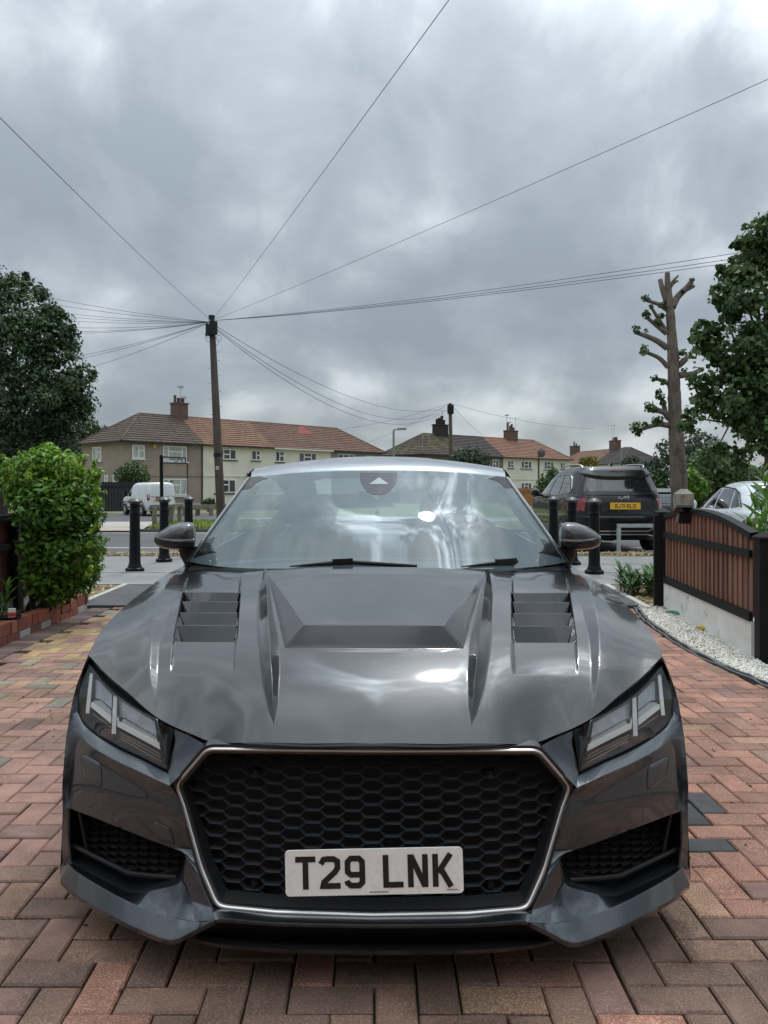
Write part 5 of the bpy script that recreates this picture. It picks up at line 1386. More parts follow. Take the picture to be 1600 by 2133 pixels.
# garden edges far across the street
fm_ = mat('boards_black', (.014, .016, .02), .7, var=.3, vs=3)
def board_fence(name, a, b, h, n, m, label, z0, post_m=None, gap=.006):
    a, b = Vector(a), Vector(b); t = thing(name, label, 'fence', (a.x, a.y, z0))
    d = (b - a)/n; nrm = Vector((-d.y, d.x, 0)).normalized()
    me = None
    for i in range(n):
        c = a + d*(i + .5) + nrm*(.006 if i % 2 else -.006); mb = MB()
        mb.box((c.x, c.y, z0 + h/2), (d.length - gap, .022, h), rz=math.atan2(d.y, d.x)); mb.build('board', m, t)
    k = max(2, int((b - a).length/1.9) + 1)
    for i in range(k):
        c = a + (b - a)*i/(k-1) + nrm*.07; mb = MB(); mb.box((c.x, c.y, z0 + h/2 + .04), (.10, .10, h + .08)); mb.build('post', post_m or m, t)
    mb = MB(); c = (a + b)/2 - nrm*.04; mb.box((c.x, c.y, z0 + h*.85), ((b-a).length, .05, .08), rz=math.atan2(d.y, d.x)); mb.build('rail', m, t)
    return t
board_fence('board_fence', (-16.4, 46.5, 0), (-12.2, 47.6, 0), 1.75, 26, fm_, 'tall black boarded fence behind the white van', -.17)
o_b = mat('boards_orange', (.34, .15, .06), .8, var=.2, vs=3)
board_fence('board_fence', (10.6, 66.0, 0), (14.6, 67.0, 0), 1.5, 20, o_b, 'orange wooden fence in front of the cream houses left of the black car', -.33, post_m=concrete_pale)
g_b = mat('boards_grey', (.12, .10, .085), .9, var=.25, vs=3)
board_fence('board_fence', (24, 72, 0), (30, 73, 0), 1.6, 30, g_b, 'weathered fence beyond the pollarded tree trunk', -.33)
mb = MB(); mb.box((-3.6, 58.2, .22), (14, .25, 1.05), rz=R(43)); mb.top('front_wall', mat('wall_dark', (.05, .05, .05), .9, var=.3, vs=2), 'low dark garden wall before the cream houses', 'wall')
mb = MB(); mb.box((-14.2, 55.3, -.1), (7.0, .25, .5), rz=R(6)); mb.top('front_wall', concrete, 'low pale garden wall in front of the brown pebbledash house', 'wall')
# ================================================================== OTHER VEHICLES
def ring_car(levels, e=5.0, sub=4):
    lv = []
    for (a, b) in zip(levels, levels[1:]):
        for k in range(sub): t = k/sub; lv.append([x + (y-x)*t for x, y in zip(a, b)])
    lv.append(list(levels[-1]))
    A = np.array(lv)
    # soften the steps between levels
    B = A.copy()
    for _ in range(2): B[1:-1, 1:] = .25*B[:-2, 1:] + .5*B[1:-1, 1:] + .25*B[2:, 1:]
    zs = B[:, 0]
    def at(z): return [float(np.interp(z, zs, B[:, k])) for k in (1, 2, 3)]
    def ring(w, yr, yf, n=72):
        out = []; yc, L = (yr+yf)/2, (yf-yr)/2
        for k in range(n):
            a = 2*math.pi*k/n; c, s_ = math.cos(a), math.sin(a)
            out.append((w*math.copysign(abs(c)**(2/e), c), yc + L*math.copysign(abs(s_)**(2/e), s_)))
        return out
    mb = MB(); rows = [[(x, y, z) for x, y in ring(w, yr, yf)] for z, w, yr, yf in B.tolist()]
    mb.grid(rows, close=True); mb.poly(rows[0][::-1]); mb.poly(rows[-1])
    def rear(x, z, off=0.004):
        w, yr, yf = at(z); L = (yf-yr)/2; return Vector((x, (yr+yf)/2 - L*(max(0, 1 - min(.999, abs(x)/w)**e))**(1/e) - off, z))
    def side(y, z, s, off=0.004):
        w, yr, yf = at(z); yc, L = (yr+yf)/2, (yf-yr)/2
        return Vector((s*(w*(max(0, 1 - min(.999, abs(y-yc)/L)**e))**(1/e) + off), y, z))
    return mb, rear, side
def patch(fn, quad, n=10, m=6):
    """bilinear patch on a car surface; quad = 4 corners (a, z) anticlockwise"""
    rows = []
    for j in range(m):
        t = j/(m-1); r = []
        for i in range(n):
            s = i/(n-1)
            a = (1-t)*((1-s)*quad[0][0] + s*quad[1][0]) + t*((1-s)*quad[3][0] + s*quad[2][0])
            z = (1-t)*((1-s)*quad[0][1] + s*quad[1][1]) + t*((1-s)*quad[3][1] + s*quad[2][1])
            r.append(fn(a, z))
        rows.append(r)
    return MB().grid(rows)
def wheels(parent, pos, r, w, rim_m):
    for x, y in pos:
        s = 1 if x > 0 else -1
        t = MB().lathe([(r*.62, -w/2), (r*.95, -w/2), (r, -w/2 + .02), (r, w/2 - .02), (r*.95, w/2), (r*.62, w/2)], (x, y, r), 28, axis='x').build('wheel', rubber, parent, smooth=True, sharp=35)
        m = MB(); m.lathe([(r*.63, s*w*.48), (r*.55, s*w*.3), (.05, s*w*.42), (0, s*w*.42)], (x, y, r), 28, axis='x')
        for k in range(7):
            a = 2*math.pi*k/7; m.bar((x + s*w*.44, y + .05*math.cos(a), r + .05*math.sin(a)), (x + s*w*.48, y + r*.6*math.cos(a), r + r*.6*math.sin(a)), .05, .02)
        m.build('rim', rim_m, t, smooth=True, sharp=35)
def gloss(name, c, metal=.3):
    m, n, l, b = nt(name); b.inputs['Base Color'].default_value = (*c, 1); b.inputs['Metallic'].default_value = metal
    b.inputs['Roughness'].default_value = .35; b.inputs['Coat Weight'].default_value = .7; b.inputs['Coat IOR'].default_value = 1.4; b.inputs['Specular IOR Level'].default_value = .3; b.inputs['Coat Roughness'].default_value = .04
    d = noise_node(n, l, 3, 5, .6); l.new(ramp_node(n, l, d, [(.3, tuple(x*.85 for x in c)), (.7, tuple(min(1, x*1.12) for x in c))]), b.inputs['Base Color']); return m
dark_glass = mat('car_glass', (.014, .017, .02), .05, var=0, spec=.8, coat=.6)
tail_red = mat('tail_lamp_red', (.24, .008, .012), .2, var=.3, vs=30, coat=1)
plate_yel = mat('plate_yellow', (.80, .46, .03), .5, var=.06, vs=10)
plate_blk = bpy.data.materials['plate_black']

# --- black seven seat car seen from behind
SX, SY = 4.90, 15.6
suv = thing('parked_car', 'black tall family car seen from behind with yellow plate parked beyond the bollards', 'car', (SX, SY, -.06), 0, local=True); suv.scale = (1.03,)*3
suv_paint = gloss('paint_black', (.006, .0065, .008), 0)
lv = [(.26,.86,.16,4.6),(.40,.925,.06,4.74),(.58,.945,.0,4.8),(.80,.95,.0,4.8),(1.00,.945,.02,4.7),(1.08,.93,.05,4.3),(1.14,.90,.09,3.75),(1.30,.845,.20,3.35),(1.48,.78,.33,2.95),(1.60,.73,.40,2.5),(1.67,.66,.48,2.1),(1.70,.52,.62,1.8)]
mb, rear, side = ring_car(lv, 5.5); body = mb.build('body', suv_paint, suv, smooth=True, sharp=50)
patch(lambda a, z: rear(a, z, .006), [(-.80, 1.20), (.80, 1.20), (.66, 1.50), (-.66, 1.50)], 16, 8).build('rear_window', dark_glass, suv, smooth=True)
mb = MB(); sp0 = [rear(-.66 + 1.32*k/14, 1.64, -.05) for k in range(15)]; sp1 = [rear(-.69 + 1.38*k/14, 1.62 - .0*k, .09) for k in range(15)]
sp2 = [rear(-.68 + 1.36*k/14, 1.565 - .07*(1 - abs(-1 + 2*k/14)**3), .085) for k in range(15)]; sp3 = [rear(-.64 + 1.28*k/14, 1.50 - .06*(1 - abs(-1 + 2*k/14)**3), .02) for k in range(15)]
mb.grid([sp0, sp1, sp2, sp3]).build('spoiler', black_gloss, suv, smooth=True, sharp=40)
mb = MB(); mb.box(rear(0, 1.60, .10), (.34, .01, .018)); mb.build('brake_lamp', tail_red, suv)
for s in (-1, 1):
    f = lambda a, z, s=s: side(a, z, s, .006)
    patch(f, [(1.35, 1.14), (.62, 1.19), (.90, 1.50), (1.36, 1.53)]).build('side_window', dark_glass, suv, smooth=True)
    patch(f, [(2.30, 1.13), (1.42, 1.14), (1.43, 1.53), (2.05, 1.50)]).build('side_window', dark_glass, suv, smooth=True)
    patch(f, [(3.20, 1.14), (2.37, 1.13), (2.12, 1.50), (2.55, 1.46)]).build('side_window', dark_glass, suv, smooth=True)
    mb = MB(); mb.tube(cr([side(y, z, s, .010) for y, z in ((2.4, 1.125), (1.4, 1.13), (.66, 1.175), (.58, 1.21), (.66, 1.34), (.86, 1.51), (1.3, 1.545), (2.0, 1.525))], 40), .010, 6); mb.build('window_trim', chrome, suv, smooth=True)
    mb = MB(); mb.tube(cr([(s*.60, .62, 1.665), (s*.625, .72, 1.72), (s*.63, 1.3, 1.745), (s*.62, 1.9, 1.74), (s*.60, 2.3, 1.70)], 20), .018, 8); mb.build('roof_rail', satin_silver, suv, smooth=True)
    for xa, xb in ((.80, .865), (.885, .942)):
        rows = []
        for k in range(8):
            z = .80 + .27*k/7; rows.append([rear(s*xa, z, .012), rear(s*(xa+xb)/2, z, .022), rear(s*(xb - .01*(k/7)), z, .012)])
        MB().grid(rows).build('tail_lamp', tail_red, suv, smooth=True)
    patch(lambda a, z, s=s: side(a, z, s, .008), [(.10, .82), (.48, .90), (.52, 1.05), (.10, 1.07)]).build('tail_lamp', tail_red, suv, smooth=True)
    mb = MB(); mb.lathe([(0, -.10), (.07, -.09), (.10, -.02), (.09, .05), (0, .06)], (s*1.08, 3.0, 1.16), 14, axis='y'); mb.box((s*.98, 3.0, 1.10), (.16, .05, .05)); mb.build('door_mirror', suv_paint, suv, smooth=True, sharp=50)
    for y in (1.55, 2.55): MB().tube([side(y, .99, s, .03), side(y + .2, .985, s, .03)], .014, 6).build('door_handle', suv_paint, suv, smooth=True)
    mb = MB(); mb.tube([side(y, z, s, .012) for y, z in ((.3, .30), (.6, .42), (.8, .60))] , .01, 6); mb.build('cladding_line', black_plastic, suv)
wheels(suv, [(-.84, .95), (.84, .95), (-.84, 3.8), (.84, 3.8)], .36, .24, satin_silver)
patch(lambda a, z: rear(a, z, .014), [(-.84, .36), (.84, .36), (.90, .60), (-.90, .60)], 14, 5).build('lower_bumper', black_plastic, suv, smooth=True)
mb = MB(); mb.grid([[rear(x, 1.125, .012) for x in np.linspace(-.84, .84, 16)], [rear(x, 1.16, .020) for x in np.linspace(-.84, .84, 16)], [rear(x, 1.185, .012) for x in np.linspace(-.82, .82, 16)]]).build('tailgate_ridge', suv_paint, suv, smooth=True)
mb = MB(); mb.grid([[rear(x, .62, .008) for x in np.linspace(-.86, .86, 16)], [rear(x, .70, .05) for x in np.linspace(-.88, .88, 16)], [rear(x, .735, .03) for x in np.linspace(-.88, .88, 16)], [rear(x, .74, .004) for x in np.linspace(-.86, .86, 16)]]).build('bumper_step', suv_paint, suv, smooth=True, sharp=30)
for zz, kk in ((.44, 1), (.375, -1)):
    mb = MB(); P = [(-.9, zz), (.48, zz), (.60, zz + .055*kk if kk > 0 else zz - .03), (.86, zz + .055*kk if kk > 0 else zz - .03)]
    Pm = [rear(-.86, P[0][1], .03)] + [rear(x, z, .03) for x, z in [(-.60, zz + .055*kk if kk > 0 else zz - .03), (-.48, zz), (0, zz), (.48, zz), (.60, P[2][1])]] + [rear(.86, P[3][1], .03)]
    for a, b in zip(Pm, Pm[1:]): mb.bar(a, b, .016, .022)
    mb.build('chrome_strip', satin_silver, suv)
mb = MB(); zc = 1.0; pl = rrect(.58, .128, .012)
ctr = rear(.03, .925, .05); mb.prism([ctr + Vector((a, .01, b)) for a, b in pl], (0, -.012, 0)); pl_o = mb.build('number_plate', plate_yel, suv)
M4 = Matrix.Translation(ctr + Vector((0, -.004, 0)))
letters('BJ71 RLO', .00098, M4, pl_o, -.040, gap=.010, space=.024, w=11)
mb = MB(); bc = rear(.0, 1.075, .03); M5 = Matrix.Translation(bc + Vector((.02, 0, -.02)))
for L_ in ([(-.115,0),(-.100,.055)], [(-.108,.012),(-.062,.055)], [(-.090,.034),(-.062,.003),(-.035,.003),(.012,.052),(.028,.052),(.022,.0)], [(.022,.003),(.074,.055),(.090,.055),(.083,.0)]):
    stroke(mb, [(a, b) for a, b in L_], .013, M5, .002)
mb.build('maker_badge', chrome, suv)
mb = MB(); q = rear(.70, .80, .02); mb.box(q, (.12, .006, .02)); mb.build('model_badge', chrome, suv)
mb = MB(); mb.prism([(-.02, .95, 1.695), (.02, .95, 1.695), (.012, .80, 1.695), (-.012, .80, 1.695)], (0, -.03, .0)); mb.grid([[(-.035, .75, 1.69), (0, .80, 1.80), (.035, .75, 1.69)], [(-.02, 1.0, 1.70), (0, .95, 1.74), (.02, 1.0, 1.70)]]); mb.build('roof_fin', suv_paint, suv)

# --- white panel van
van = thing('panel_van', 'small white panel van with a yellow rear plate parked by the black boarded fence', 'van', (-10.75, 40.2, gz(40.2) - .085), R(36), local=True)
van.scale = (.93, .93, .93)
van_p = gloss('paint_white', (.74, .75, .74), 0)
lv = [(.30,.82,.06,4.2),(.45,.87,.0,4.33),(.80,.885,.0,4.33),(.98,.88,.0,4.15),(1.06,.87,.01,3.65),(1.3,.84,.03,3.25),(1.6,.79,.07,2.85),(1.75,.75,.10,2.6),(1.82,.66,.16,2.4),(1.85,.5,.3,2.1)]
mb, rear, side = ring_car(lv, 7); mb.build('body', van_p, van, smooth=True, sharp=50)
for s in (-1, 1):
    f = lambda a, z, s=s: side(a, z, s, .008)
    patch(f, [(3.30, 1.08), (2.55, 1.06), (2.50, 1.60), (2.85, 1.55)]).build('door_window', dark_glass, van, smooth=True)
    for q in ([(2.42, 1.06), (1.35, 1.06), (1.35, 1.66), (2.38, 1.66)], [(1.25, 1.06), (.22, 1.06), (.25, 1.66), (1.25, 1.66)]):
        patch(f, q).build('side_panel', mat('van_panel', (.62, .66, .68), .4, var=.05, coat=.5) if 'van_panel' not in bpy.data.materials else bpy.data.materials['van_panel'], van, smooth=True)
    patch(f, [(4.15, .40), (.15, .40), (.15, .50), (4.15, .50)], 16, 3).build('rubbing_strip', mat('van_grey', (.16, .17, .18), .6, var=.1) if 'van_grey' not in bpy.data.materials else bpy.data.materials['van_grey'], van, smooth=True)
    for y in (.85, 3.55): MB().tube([side(y + .44*math.cos(R(a)), .34 + .44*math.sin(R(a)), s, .0) for a in range(0, 181, 20)], .045, 6).build('arch_trim', bpy.data.materials['van_grey'], van, smooth=True)
    rows = []
    for k in range(6):
        z = .86 + .36*k/5; rows.append([rear(s*.70, z, .01), rear(s*.79, z, .02), rear(s*.85, z, .008)])
    MB().grid(rows).build('tail_lamp', tail_red, van, smooth=True)
    mb = MB(); mb.box((s*1.0, 3.15, 1.22), (.22, .12, .28)); mb.build('door_mirror', black_plastic, van)
patch(lambda a, z: rear(a, z, .02), [(-.84, .34), (.84, .34), (.86, .60), (-.86, .60)], 12, 4).build('rear_bumper', bpy.data.materials['van_grey'], van, smooth=True)
for a, b in ((-.66, -.02), (.02, .66)):
    patch(lambda x, z: rear(x, z, .006), [(a, 1.08), (b, 1.08), (b*.94, 1.64), (a*.94, 1.64)], 8, 5).build('rear_door_panel', bpy.data.materials['van_panel'], van, smooth=True)
mb = MB(); mb.bar(rear(0, .62, .004), rear(0, 1.75, .004), .012, .012); mb.build('door_gap', black_matt, van)
mb = MB(); mb.box(rear(0, 1.77, .02), (.22, .03, .045)); mb.build('brake_lamp', black_gloss, van)
ctr = rear(-.22, .90, .02); mb = MB(); mb.prism([ctr + Vector((a, .01, b)) for a, b in rrect(.52, .125, .012)], (0, -.02, 0)); pv = mb.build('number_plate', plate_yel, van)
M6 = Matrix.Translation(ctr + Vector((0, -.012, 0))); letters('YK67 6XX', .0009, M6, pv, -.036, gap=.009, space=.02)
mb = MB(); mb.box(rear(-.22, 1.0, .03), (.34, .03, .05)); mb.build('plate_handle', black_plastic, van)
mb = MB()
for i in range(7): mb.box(rear(-.62 + i*.075, 1.075 - .02, .012), (.055, .004, .035))
for i in range(3): mb.box(rear(.18 + i*.07, 1.055, .012), (.05, .004, .035))
mb.box(rear(.62, 1.055, .012), (.10, .004, .035)); stuff(mb.build('badge_lettering', mat('badge_grey', (.12, .13, .14), .5, var=0), van))
wheels(van, [(-.78, .85), (.78, .85), (-.78, 3.55), (.78, 3.55)], .33, .22, steel)

# --- hatchbacks on the right
HL = [(.22,.80,.12,3.82),(.40,.855,.03,3.95),(.66,.875,.0,3.97),(.84,.87,.02,3.9),(.90,.86,.05,3.4),(.95,.84,.10,3.0),(1.12,.775,.22,2.55),(1.26,.71,.36,2.15),(1.335,.63,.5,1.85),(1.375,.48,.7,1.55)]
def hatch(name, label, loc, rz, m, sc=1.0):
    h = thing(name, label, 'car', loc, rz, local=True); h.scale = (sc,)*3
    mb, rear, side = ring_car(HL, 4.5); mb.build('body', m, h, smooth=True, sharp=50)
    patch(lambda a, z: rear(a, z, .006), [(-.68, .97), (.68, .97), (.55, 1.25), (-.55, 1.25)], 14, 6).build('rear_window', dark_glass, h, smooth=True)
    mb = MB(); mb.grid([[rear(x, 1.32, -.03) for x in np.linspace(-.58, .58, 12)], [rear(x, 1.31, .10) for x in np.linspace(-.58, .58, 12)], [rear(x, 1.27, .07) for x in np.linspace(-.56, .56, 12)]]).build('spoiler', black_gloss, h, smooth=True, sharp=40)
    for s in (-1, 1):
        f = lambda a, z, s=s: side(a, z, s, .006)
        patch(f, [(.72, .985), (.46, 1.01), (.68, 1.22), (.82, 1.24)]).build('side_window', dark_glass, h, smooth=True)
        patch(f, [(1.55, .955), (.78, .98), (.88, 1.245), (1.52, 1.27)]).build('side_window', dark_glass, h, smooth=True)
        patch(f, [(2.72, .95), (1.64, .955), (1.60, 1.27), (2.02, 1.235)]).build('side_window', dark_glass, h, smooth=True)
        mb = MB(); mb.tube([side(y, z, s, .008) for y, z in ((2.75, .94), (2.4, 1.10), (2.03, 1.25), (1.55, 1.29), (.85, 1.26), (.62, 1.20), (.42, 1.01))], .012, 6); mb.build('window_seal', black_plastic, h, smooth=True)
        for y in (.98, 1.95): MB().tube([side(y, .84, s, .025), side(y + .18, .835, s, .025)], .016, 6).build('door_handle', m, h, smooth=True)
        for y in (.80, 1.58, 2.75): MB().tube([side(y, z, s, .0) for z in (.4, .6, .8, .93)], .006, 4).build('door_gap', black_matt, h)
        rows = [[rear(s*.58, z, .01), rear(s*.76, z, .02)] + [side(y, z, s, .01) for y in (.12, .24)] for z in (.66, .74, .82)]
        MB().grid(rows).build('tail_lamp', tail_red, h, smooth=True)
        mb = MB(); mb.lathe([(0, -.08), (.06, -.07), (.09, 0), (.07, .05), (0, .06)], (s*.98, 2.5, 1.0), 12, axis='y'); mb.build('door_mirror', m, h, smooth=True)
    wheels(h, [(-.77, .62), (.77, .62), (-.77, 3.1), (.77, 3.1)], .31, .2, satin_silver)
    return h
hatch('parked_car', 'silver hatchback behind the brown fence on the right', (5.98, 10.9, -.05), R(-10), gloss('paint_silver', (.74, .79, .82), .2), 1.02)
hatch('parked_car', 'red car far off behind the concrete post', (16.7, 44.5, gz(44.5) - .1), R(8), gloss('paint_red', (.42, .10, .10)), 1.0)
hatch('parked_car', 'dark car between the black family car and the pollarded trunk', (8.0, 21.5, -.12), R(0), gloss('paint_dark_blue', (.03, .035, .045)), .98)
# ================================================================== STREET FURNITURE
spots = [(281, 1190, 'leftmost black bollard, nearest the drive on the left beside the green shrub'), (342, 1170, 'middle black bollard of the left three, behind the coupe mirror'), (393, 1160, 'black bollard left of the windscreen, farthest of the left three'),
         (1238, 1195, 'black bollard right of the right door mirror, nearest on that side'), (1192, 1176, 'middle black bollard of the right three, behind the door mirror'), (1153, 1166, 'black bollard closest to the windscreen on the right')]
prof = [(.0, 0), (.135, 0), (.14, .02), (.135, .045), (.105, .06), (.10, .085), (.092, .10), (.084, .13), (.078, .45), (.073, .845), (.072, .86), (.086, .868), (.086, .885), (.072, .893), (.070, .90), (.072, .985), (.078, 1.01), (.098, 1.03), (.112, 1.036), (.114, 1.05), (.10, 1.062), (.072, 1.085), (.04, 1.10), (.0, 1.105)]
capm = mat('bollard_cap_worn', (.05, .05, .052), .35, var=.6, vs=30, metal=.3)
b0 = None
for i, (px, py, lab) in enumerate(spots):
    p = G(px, py)
    if b0 is None:
        b0 = thing('bollard', lab, 'bollard', tuple(p), 0, 'black cast iron bollards across the pavement', local=True)
        MB().lathe(prof[:17], n=24).build('shaft', iron_black, b0, smooth=True, sharp=32)
        MB().lathe(prof[16:], n=24).build('cap', capm, b0, smooth=True, sharp=40)
    else:
        o = b0.copy(); col.objects.link(o); o.location = p; o['label'] = lab
        for ch in b0.children: c = ch.copy(); col.objects.link(c); c.parent = o
# street name plate on its post
t = thing('street_sign', 'slim black post with a white street name plate pointing right beside the van', 'sign', (-5.52, 20.6, gz(20.6)), 0)
mb = MB(); b_ = W(338, 1060, 20.6); tp = W(336, 948, 20.6); mb.tube([Vector((b_.x, 20.6, -.1)), tp], .045, 10); mb.build('post', iron_black, t, smooth=True)
q = [W(339, 951.5, 20.6), W(387, 954, 20.9), W(387, 965, 20.9), W(339, 964, 20.6)]
mb = MB(); mb.prism(q, (0, .03, 0)); pl = mb.build('name_plate', mat('sign_white', (.62, .64, .64), .5, var=.1), t)
mb = MB()
for a, b in ((0, 1), (1, 2), (2, 3), (3, 0)): mb.bar(q[a] + Vector((0, -.01, 0)), q[b] + Vector((0, -.01, 0)), .02, .025)
mb.build('plate_rim', iron_black, pl)
mb = MB()                                            # words too blurred to read, as soft dark marks of their size
def qp(a, b): return q[3].lerp(q[2], a).lerp(q[0].lerp(q[1], a), b) + Vector((0, -.006, 0))
for a0, a1, b0_, b1_ in ((.16, .165, .1, .9), (.30, .36, .55, .76), (.37, .42, .55, .76), (.43, .49, .55, .76), (.50, .54, .55, .76), (.60, .66, .55, .76), (.67, .73, .55, .76), (.74, .80, .55, .76), (.82, .88, .55, .76), (.5, .56, .2, .38), (.58, .66, .2, .38), (.8, .88, .2, .38)):
    mb.poly([qp(a0, b0_), qp(a1, b0_), qp(a1, b1_), qp(a0, b1_)])
mb.build('plate_marks', mat('sign_ink', (.10, .10, .11), .6, var=0), pl)
# low timber rail on the verge
wood_grey = mat('weathered_wood', (.20, .175, .135), .9, var=.3, vs=12, stretch=(1, 1, .2), bump=.4, bs=30)
t = thing('knee_rail', 'low weathered timber rail on posts behind the bollards', 'barrier', tuple(W(345, 1078, 27.0)), 0)
for px, Y in ((322, 26.0), (357, 26.6), (374, 28.4)):
    p = W(px, 1060, Y); mb = MB(); mb.box((p.x, Y, .22), (.13, .13, .75)); mb.build('post', wood_grey, t)
for a, b in (((318, 26.0), (360, 26.6)), ((360, 26.6), (378, 28.6))):
    p, q_ = W(a[0], 1056, a[1]), W(b[0], 1056, b[1]); mb = MB(); mb.bar((p.x, p.y, .64), (q_.x, q_.y, .64), .14, .09); mb.build('rail', wood_grey, t)
t = thing('knee_rail', 'long weathered timber rail running behind the third bollard towards the utility pole', 'barrier', (-8, 40.0, gz(40) - .1), 0)
mb = MB(); mb.bar(W(378, 1057, 40), W(470, 1055, 42), .22, .22); mb.build('rail', wood_grey, t)
for px in (385, 412, 440): p = W(px, 1057, 41); mb = MB(); mb.box((p.x, 41, p.z - .25), (.2, .2, .5)); mb.build('post', wood_grey, t)
# grey hoop in front of the black car
p0, p1 = G(1289, 1150), G(1376, 1150); t = thing('cycle_hoop', 'square pale grey metal hoop standing in front of the black car', 'railing', tuple((p0 + p1)/2), 0)
zt = W(1289, 1095, p0.y).z
mb = MB()
mb.box((p0.x, p0.y, zt/2), (.07, .05, zt - .001)); mb.box((p1.x, p1.y, zt/2), (.07, .05, zt - .001)); mb.box(((p0.x + p1.x)/2, p0.y, zt - .035 + .036), (p1.x - p0.x + .07, .052, .07)); mb.build('frame', steel, t)
# short square concrete post behind the fence
p = W(1424, 1060, 9.6); mb = MB(); w = .08
mb.box((p.x, 9.6, .55), (2*w, .24, 1.26)); z0 = 1.18
mb.grid([[(p.x + a*w, 9.6 + b*.12, z0) for a, b in ((-1,-1),(1,-1),(1,1),(-1,1))], [(p.x + a*w*.3, 9.6 + b*.036, z0 + .06) for a, b in ((-1,-1),(1,-1),(1,1),(-1,1))]], close=True)
mb.poly([(p.x + a*w*.3, 9.6 + b*.036, z0 + .06) for a, b in ((-1,-1),(1,-1),(1,1),(-1,1))])
mb.top('concrete_post', mat('post_lichen', (.27, .25, .20), .95, var=.25, vs=14, bump=.6, bs=60, c2=(.13, .12, .09), s2=20), 'square concrete post with pointed top behind the brown fence', 'post')
# street lamps
lamp_m = mat('lamp_post_grey', (.22, .23, .24), .6, var=.1)
for px, vt, Y, dirx, lab in ((820, 895, 62, 1, 'grey street lamp between the left terrace and the dark roofed house'), (1295, 933, 100, 1, 'distant grey street lamp before the white walled house')):
    tp = W(px, vt, Y); t = thing('street_lamp', lab, 'street lamp', (tp.x, Y, gz(Y) - .1), 0, 'street lamps')
    mb = MB(); mb.tube([(tp.x, Y, gz(Y) - .1), (tp.x, Y, tp.z - .2), tp], [.11, .085, .07], 10); mb.build('post', lamp_m, t, smooth=True)
    mb = MB(); mb.tube([tp, tp + Vector((.35*dirx, 0, .05))], .05, 8); mb.box(tp + Vector((.65*dirx, 0, .05)), (.7, .3, .14)); mb.build('lantern', lamp_m, t)

# ================================================================== POLES AND WIRES
pole_m = mat('pole_wood', (.085, .068, .06), .9, var=.35, vs=5, stretch=(1, 1, .15), bump=.5, bs=25)
PY = 30.0; PT = W(441, 660, PY); PB = W(460, 1062, PY)
t = thing('utility_pole', 'tall leaning wooden telephone pole with black junction boxes at its top', 'utility pole', (PB.x, PY, gz(PY) - .1))
mb = MB(); PG = PB + (PB - PT)*.06
mb.tube([PG, PG.lerp(PT, .5), PG.lerp(PT, .93), PT], [.175, .15, .115, .10], 16); mb.build('shaft', pole_m, t, smooth=True, sharp=50)
for px0, px1, v0, v1, dy in ((431, 445, 677, 701, -.16), (440, 455, 672, 699, -.20)):
    a, b = W(px0, v0, PY), W(px1, v1, PY); mb = MB(); mb.box(((a.x + b.x)/2, PY + dy, (a.z + b.z)/2), (abs(b.x - a.x), .14, abs(a.z - b.z))); mb.build('junction_box', black_plastic, t)
mb = MB(); c0_ = W(441, 664, PY); mb.lathe([(.12, -.05), (.12, .09), (.0, .10)], (c0_.x, PY, PT.z - .04), 12); mb.build('pole_cap', black_plastic, t)
for v in (735, 752, 768, 784, 800, 816, 832, 848, 864):
    q = PG.lerp(PT, (1062 + 24 - v)/(1086 - 660)); mb = MB(); s = 1 if (v//16) % 2 else -1
    mb.tube([q + Vector((s*.10, -.05, 0)), q + Vector((s*.24, -.08, .02))], .012, 6); mb.build('climbing_step', steel, t)
q = W(454, 948, PY); mb = MB(); mb.lathe([(.17, -.07), (.17, .07)], (q.x, PY, q.z), 14); mb.build('metal_band', black_plastic, t)
q = W(456, 975, PY); mb = MB(); mb.box((q.x - .02, PY - .17, q.z), (.12, .015, .14)); mb.build('notice', mat('notice_pale', (.50, .44, .40), .7, var=.3, vs=20), t)
for cx_, cz_, r_ in ((457, 706, .10), (450, 712, .13), (437, 705, .13), (434, 698, .10)):
    q = W(cx_, cz_, PY); mb = MB(); mb.tube([q + Vector((r_*math.cos(R(a)), -.1, r_*1.2*math.sin(R(a)))) for a in range(0, 361, 24)], .008, 5); mb.build('cable_loop', black_matt, t)
PY2 = 70.0; P2 = W(938, 840, PY2); P2B = W(940, 1020, PY2)
t = thing('utility_pole', 'distant wooden telephone pole standing before the mossy dark roof', 'utility pole', (P2B.x, PY2, gz(PY2) - .1))
mb = MB(); mb.tube([(P2B.x, PY2, gz(PY2) - .1), P2], [.20, .15], 12); mb.build('shaft', mat('pole_wood_green', (.10, .09, .07), .9, var=.3, vs=4), t, smooth=True, sharp=50)
for dx in (-.14, .16): mb = MB(); mb.box((P2.x + dx, PY2 - .15, P2.z - .55), (.26, .2, .8)); mb.build('junction_box', black_plastic, t)
wire_m = mat('wire_black', (.03, .032, .035), .6, var=0)
def wire(a, b, sag, r, label, group=None, n=28):
    a, b = Vector(a), Vector(b)
    P = [a.lerp(b, k/n) - Vector((0, 0, sag*4*(k/n)*(1 - k/n))) for k in range(n + 1)]
    mb = MB(); mb.tube(P, r, 5); o = mb.build('telephone_wire', wire_m, None, smooth=True)
    o2 = o; me = o.data; c = a
    me.transform(Matrix.Translation(-c)); o.location = c
    tag(o, label, 'wire', group or 'telephone wires strung from the poles'); return o
A0 = W(441, 668, PY)
def ext(px, v, Y, Yend):                             # carry a wire on in a straight line past where the picture cuts it
    p = W(px, v, Y); k = (Yend - A0.y)/(p.y - A0.y); return A0 + (p - A0)*k
wire(A0, ext(0, 236, 10, 6), .10, .0055, 'wire rising from the tall pole to the left edge of the picture')
wire(A0, ext(922, 0, 8, -2), .10, .0045, 'wire rising steeply from the tall pole to the top edge of the picture')
